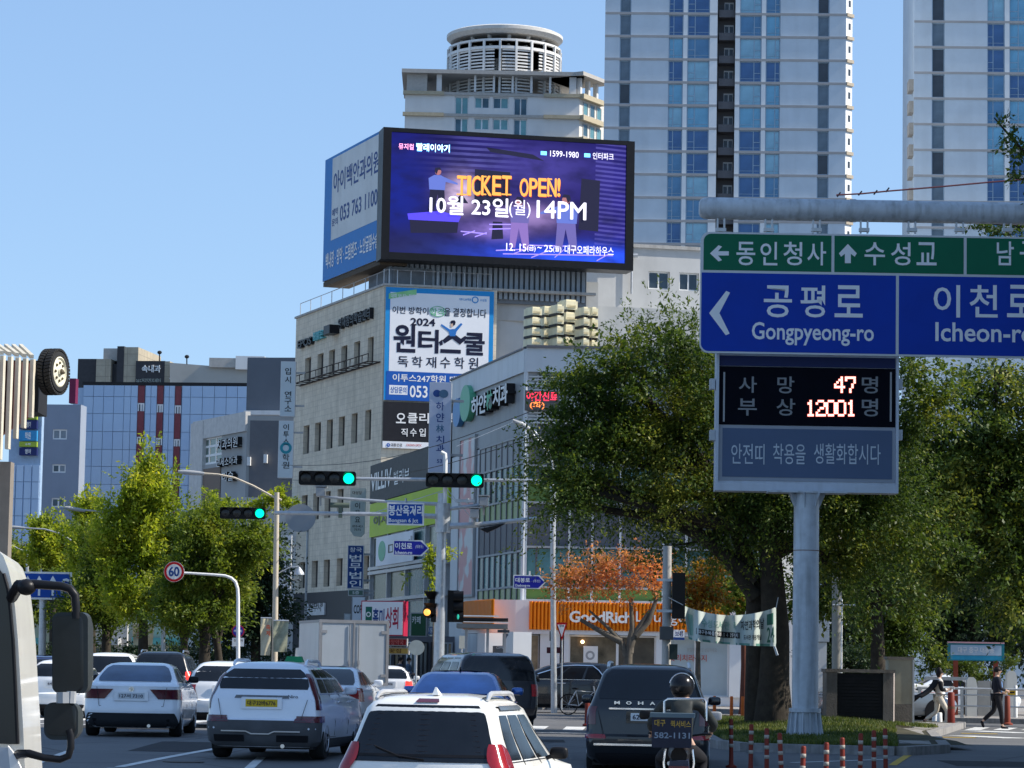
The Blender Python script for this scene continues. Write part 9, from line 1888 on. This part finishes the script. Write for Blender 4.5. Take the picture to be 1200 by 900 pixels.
for k in range(8): p = RW.pt(.1 + k * 1.35,0); mb = MB(); mb.box(p.x - .05, p.y - .04,.15, p.x + .05, p.y + .04, RW.uz(1130,806)[1]); mb.build('rail_post', M_steel, T)
for i, (px, py, lb) in enumerate(((1139,793.5, 'rounded white concrete post behind the railing, left of the man'),(1186,786, 'rounded white concrete post at the right edge behind the walking man'))):
    Y = 97.; T = thing('concrete_post', lb, 'post', (onx(px, Y, 820), Y, .15)); z = at(px, py, Y).z; mb = MB(); w_ = .17; P = [(-w_, 0,0),(w_, 0,0),(w_, 0, z - .25),(w_ * .8,0, z - .08),(w_ * .3,0, z),(-w_ * .6,0, z),(-w_, 0, z - .1)]; x = onx(px, Y, 820); mb.prism([(x + a, Y, max(.0, c)) for a, b, c in P], (0,.35,0)); mb.build('shaft', mat('post_white', (.66,.66,.63),.7, var=.06, dirt=.15), T)
YB2 = 98.5; T = thing('low_wall', 'low grey panelled wall between the white posts behind the railing', 'wall', (onx(1165, YB2,820), YB2,.15));
for k in range(3):
    a, b = onx(1146 + k * 15, YB2,820), onx(1146 + k * 15 + 14.4, YB2,820); mb = MB(); mb.box(a, YB2,.1, b, YB2 + .15, at(1160,798, YB2).z); mb.build('panel', mat('wall_panel_grey', (.34,.34,.33),.7, var=.1), T)
mb = MB(); mb.box(onx(1085,98.2,820),98.2, at(1100,797,98.2).z, onx(1133,98.2,820),98.35, at(1100,793,98.2).z); mb.build('top_rail', M_steel, T)
W_ = Wall(1144,99.6,-1,765); q = W_.rect(1110.5,754,1177,774.5); T = thing('information_sign', 'wide pale blue information sign on two rust-red posts above the hedge', 'sign', W_.pt((q[0] + q[2]) / 2, q[1])); mb = MB(); W_.box(mb, *q, -.08,0); mb.build('panel', mat('sign_teal_edge', (.03,.22,.28),.5), T, fix=False)
bd = (q[3] - q[1]); wq(W_, (q[0] + .1, q[1] + bd * .32, q[2] - .1, q[3] - bd * .1),.01, mat('sign_pale_blue', (.42,.55,.68),.5, var=.12, scale=2), T, 'face'); wq(W_, (q[0] + .1, q[1] + .03, q[2] - .1, q[1] + bd * .30),.01, mat('sign_cyan_deep', (.03,.30,.50),.5), T, 'face'); mb = MB(); W_.box(mb, q[0], q[3], q[2], q[3] + .05,-.1,.03); mb.build('top_edge', mat('edge_pink', (.62,.35,.38),.5), T, fix=False)
W_.text('대구 중구 대봉동', (q[0] + .35, q[1] + bd * .45, q[2] - .35, q[3] - bd * .2), M_pw, T, .02,0,.02);
for px in (1120,1167): p = W_.pt(W_.uz(px, 790)[0], 0,-.04); mb = MB(); mb.box(p.x - .08, p.y - .05,.15, p.x + .08, p.y + .05, q[1]); mb.build('post', mat('post_rust', (.22,.05,.03),.6), T)
W_ = Wall(1185,94,0,815); q = W_.rect(1181,807,1190,816); T = thing('warning_plate', 'small yellow plate fixed to the railing beside the walking man', 'plate', W_.pt(q[0], q[1])); mb = MB(); W_.box(mb, *q, -.02,.04); mb.build('face', mat('plate_amber', (.6,.38,.03),.5), T, fix=False); wq(W_, (q[0] + .04, q[1] + .1, q[2] - .04, q[1] + .15),.045, M_lblk, T)
T = bollard(1180.5,90,.9, 'dark red post at the right edge beyond the crossing', mat('post_rust', (.22,.05,.03),.6),1.4); T = bollard(1190,96,1.2, 'pale traffic post with a red cap at the right edge behind the railing', M_white, 1.);
T = thing('overhead_cable', 'thin reddish cable with clips running over the thick tube at the top right', 'cable', at(1090,220,75)); mb = MB(); pts = [(980,228.5),(1010,227),(1040,224),(1100,219),(1160,213.5),(1205,210)]; rod(mb, [(*p, 75) for p in pts], .022,5); mb.build('cable', mat('cable_red', (.14,.05,.06),.6), T)
mb = MB()
for x, y in ((981,228.5),(1006,227),(1024,226),(1038,223)): rod(mb, [(x, y + 2,75),(x + 4, y - 3,75)], .025,4)
mb.build('clip', mat('cable_dark', (.05,.04,.05),.6), T)
for i, (a, b, Y0, Y1, lb) in enumerate((((330,545),(640,475),100,70, 'thin black overhead cable passing behind the signal arm'),((330,562),(660,500),100,70, 'second thin black overhead cable a little below the first'),((1130,588),(1240,640),90,88, 'pale cable through the trees at the right edge'),((1130,605),(1240,672),90,88, 'lower pale cable through the trees at the right edge'))):
    p, q = at(*a, Y0), at(*b, Y1); T = thing('overhead_cable', lb, 'cable', p); mb = MB(); mb.tube([p.lerp(q, k / 12) - Vector((0,0,.5 * math.sin(k / 12 * math.pi))) for k in range(13)], .012,4); mb.build('cable', M_dark if i < 2 else M_steel, T)
T = thing('near_right_building', 'plain office building on the near right, outside the frame, that casts the street shade', 'building', (24,50,0)); mb = MB(); mb.box(15.5,40,-.3,34,61.5,34); mb.build('wall', M_ren, T)
for fl_ in range(8):
    for k in range(8): mb = MB(); mb.box(15.44,40.6 + k * 2.6,1.2 + fl_ * 3.8,15.497,42.6 + k * 2.6,3.4 + fl_ * 3.8); mb.build('window', M_glass, T)
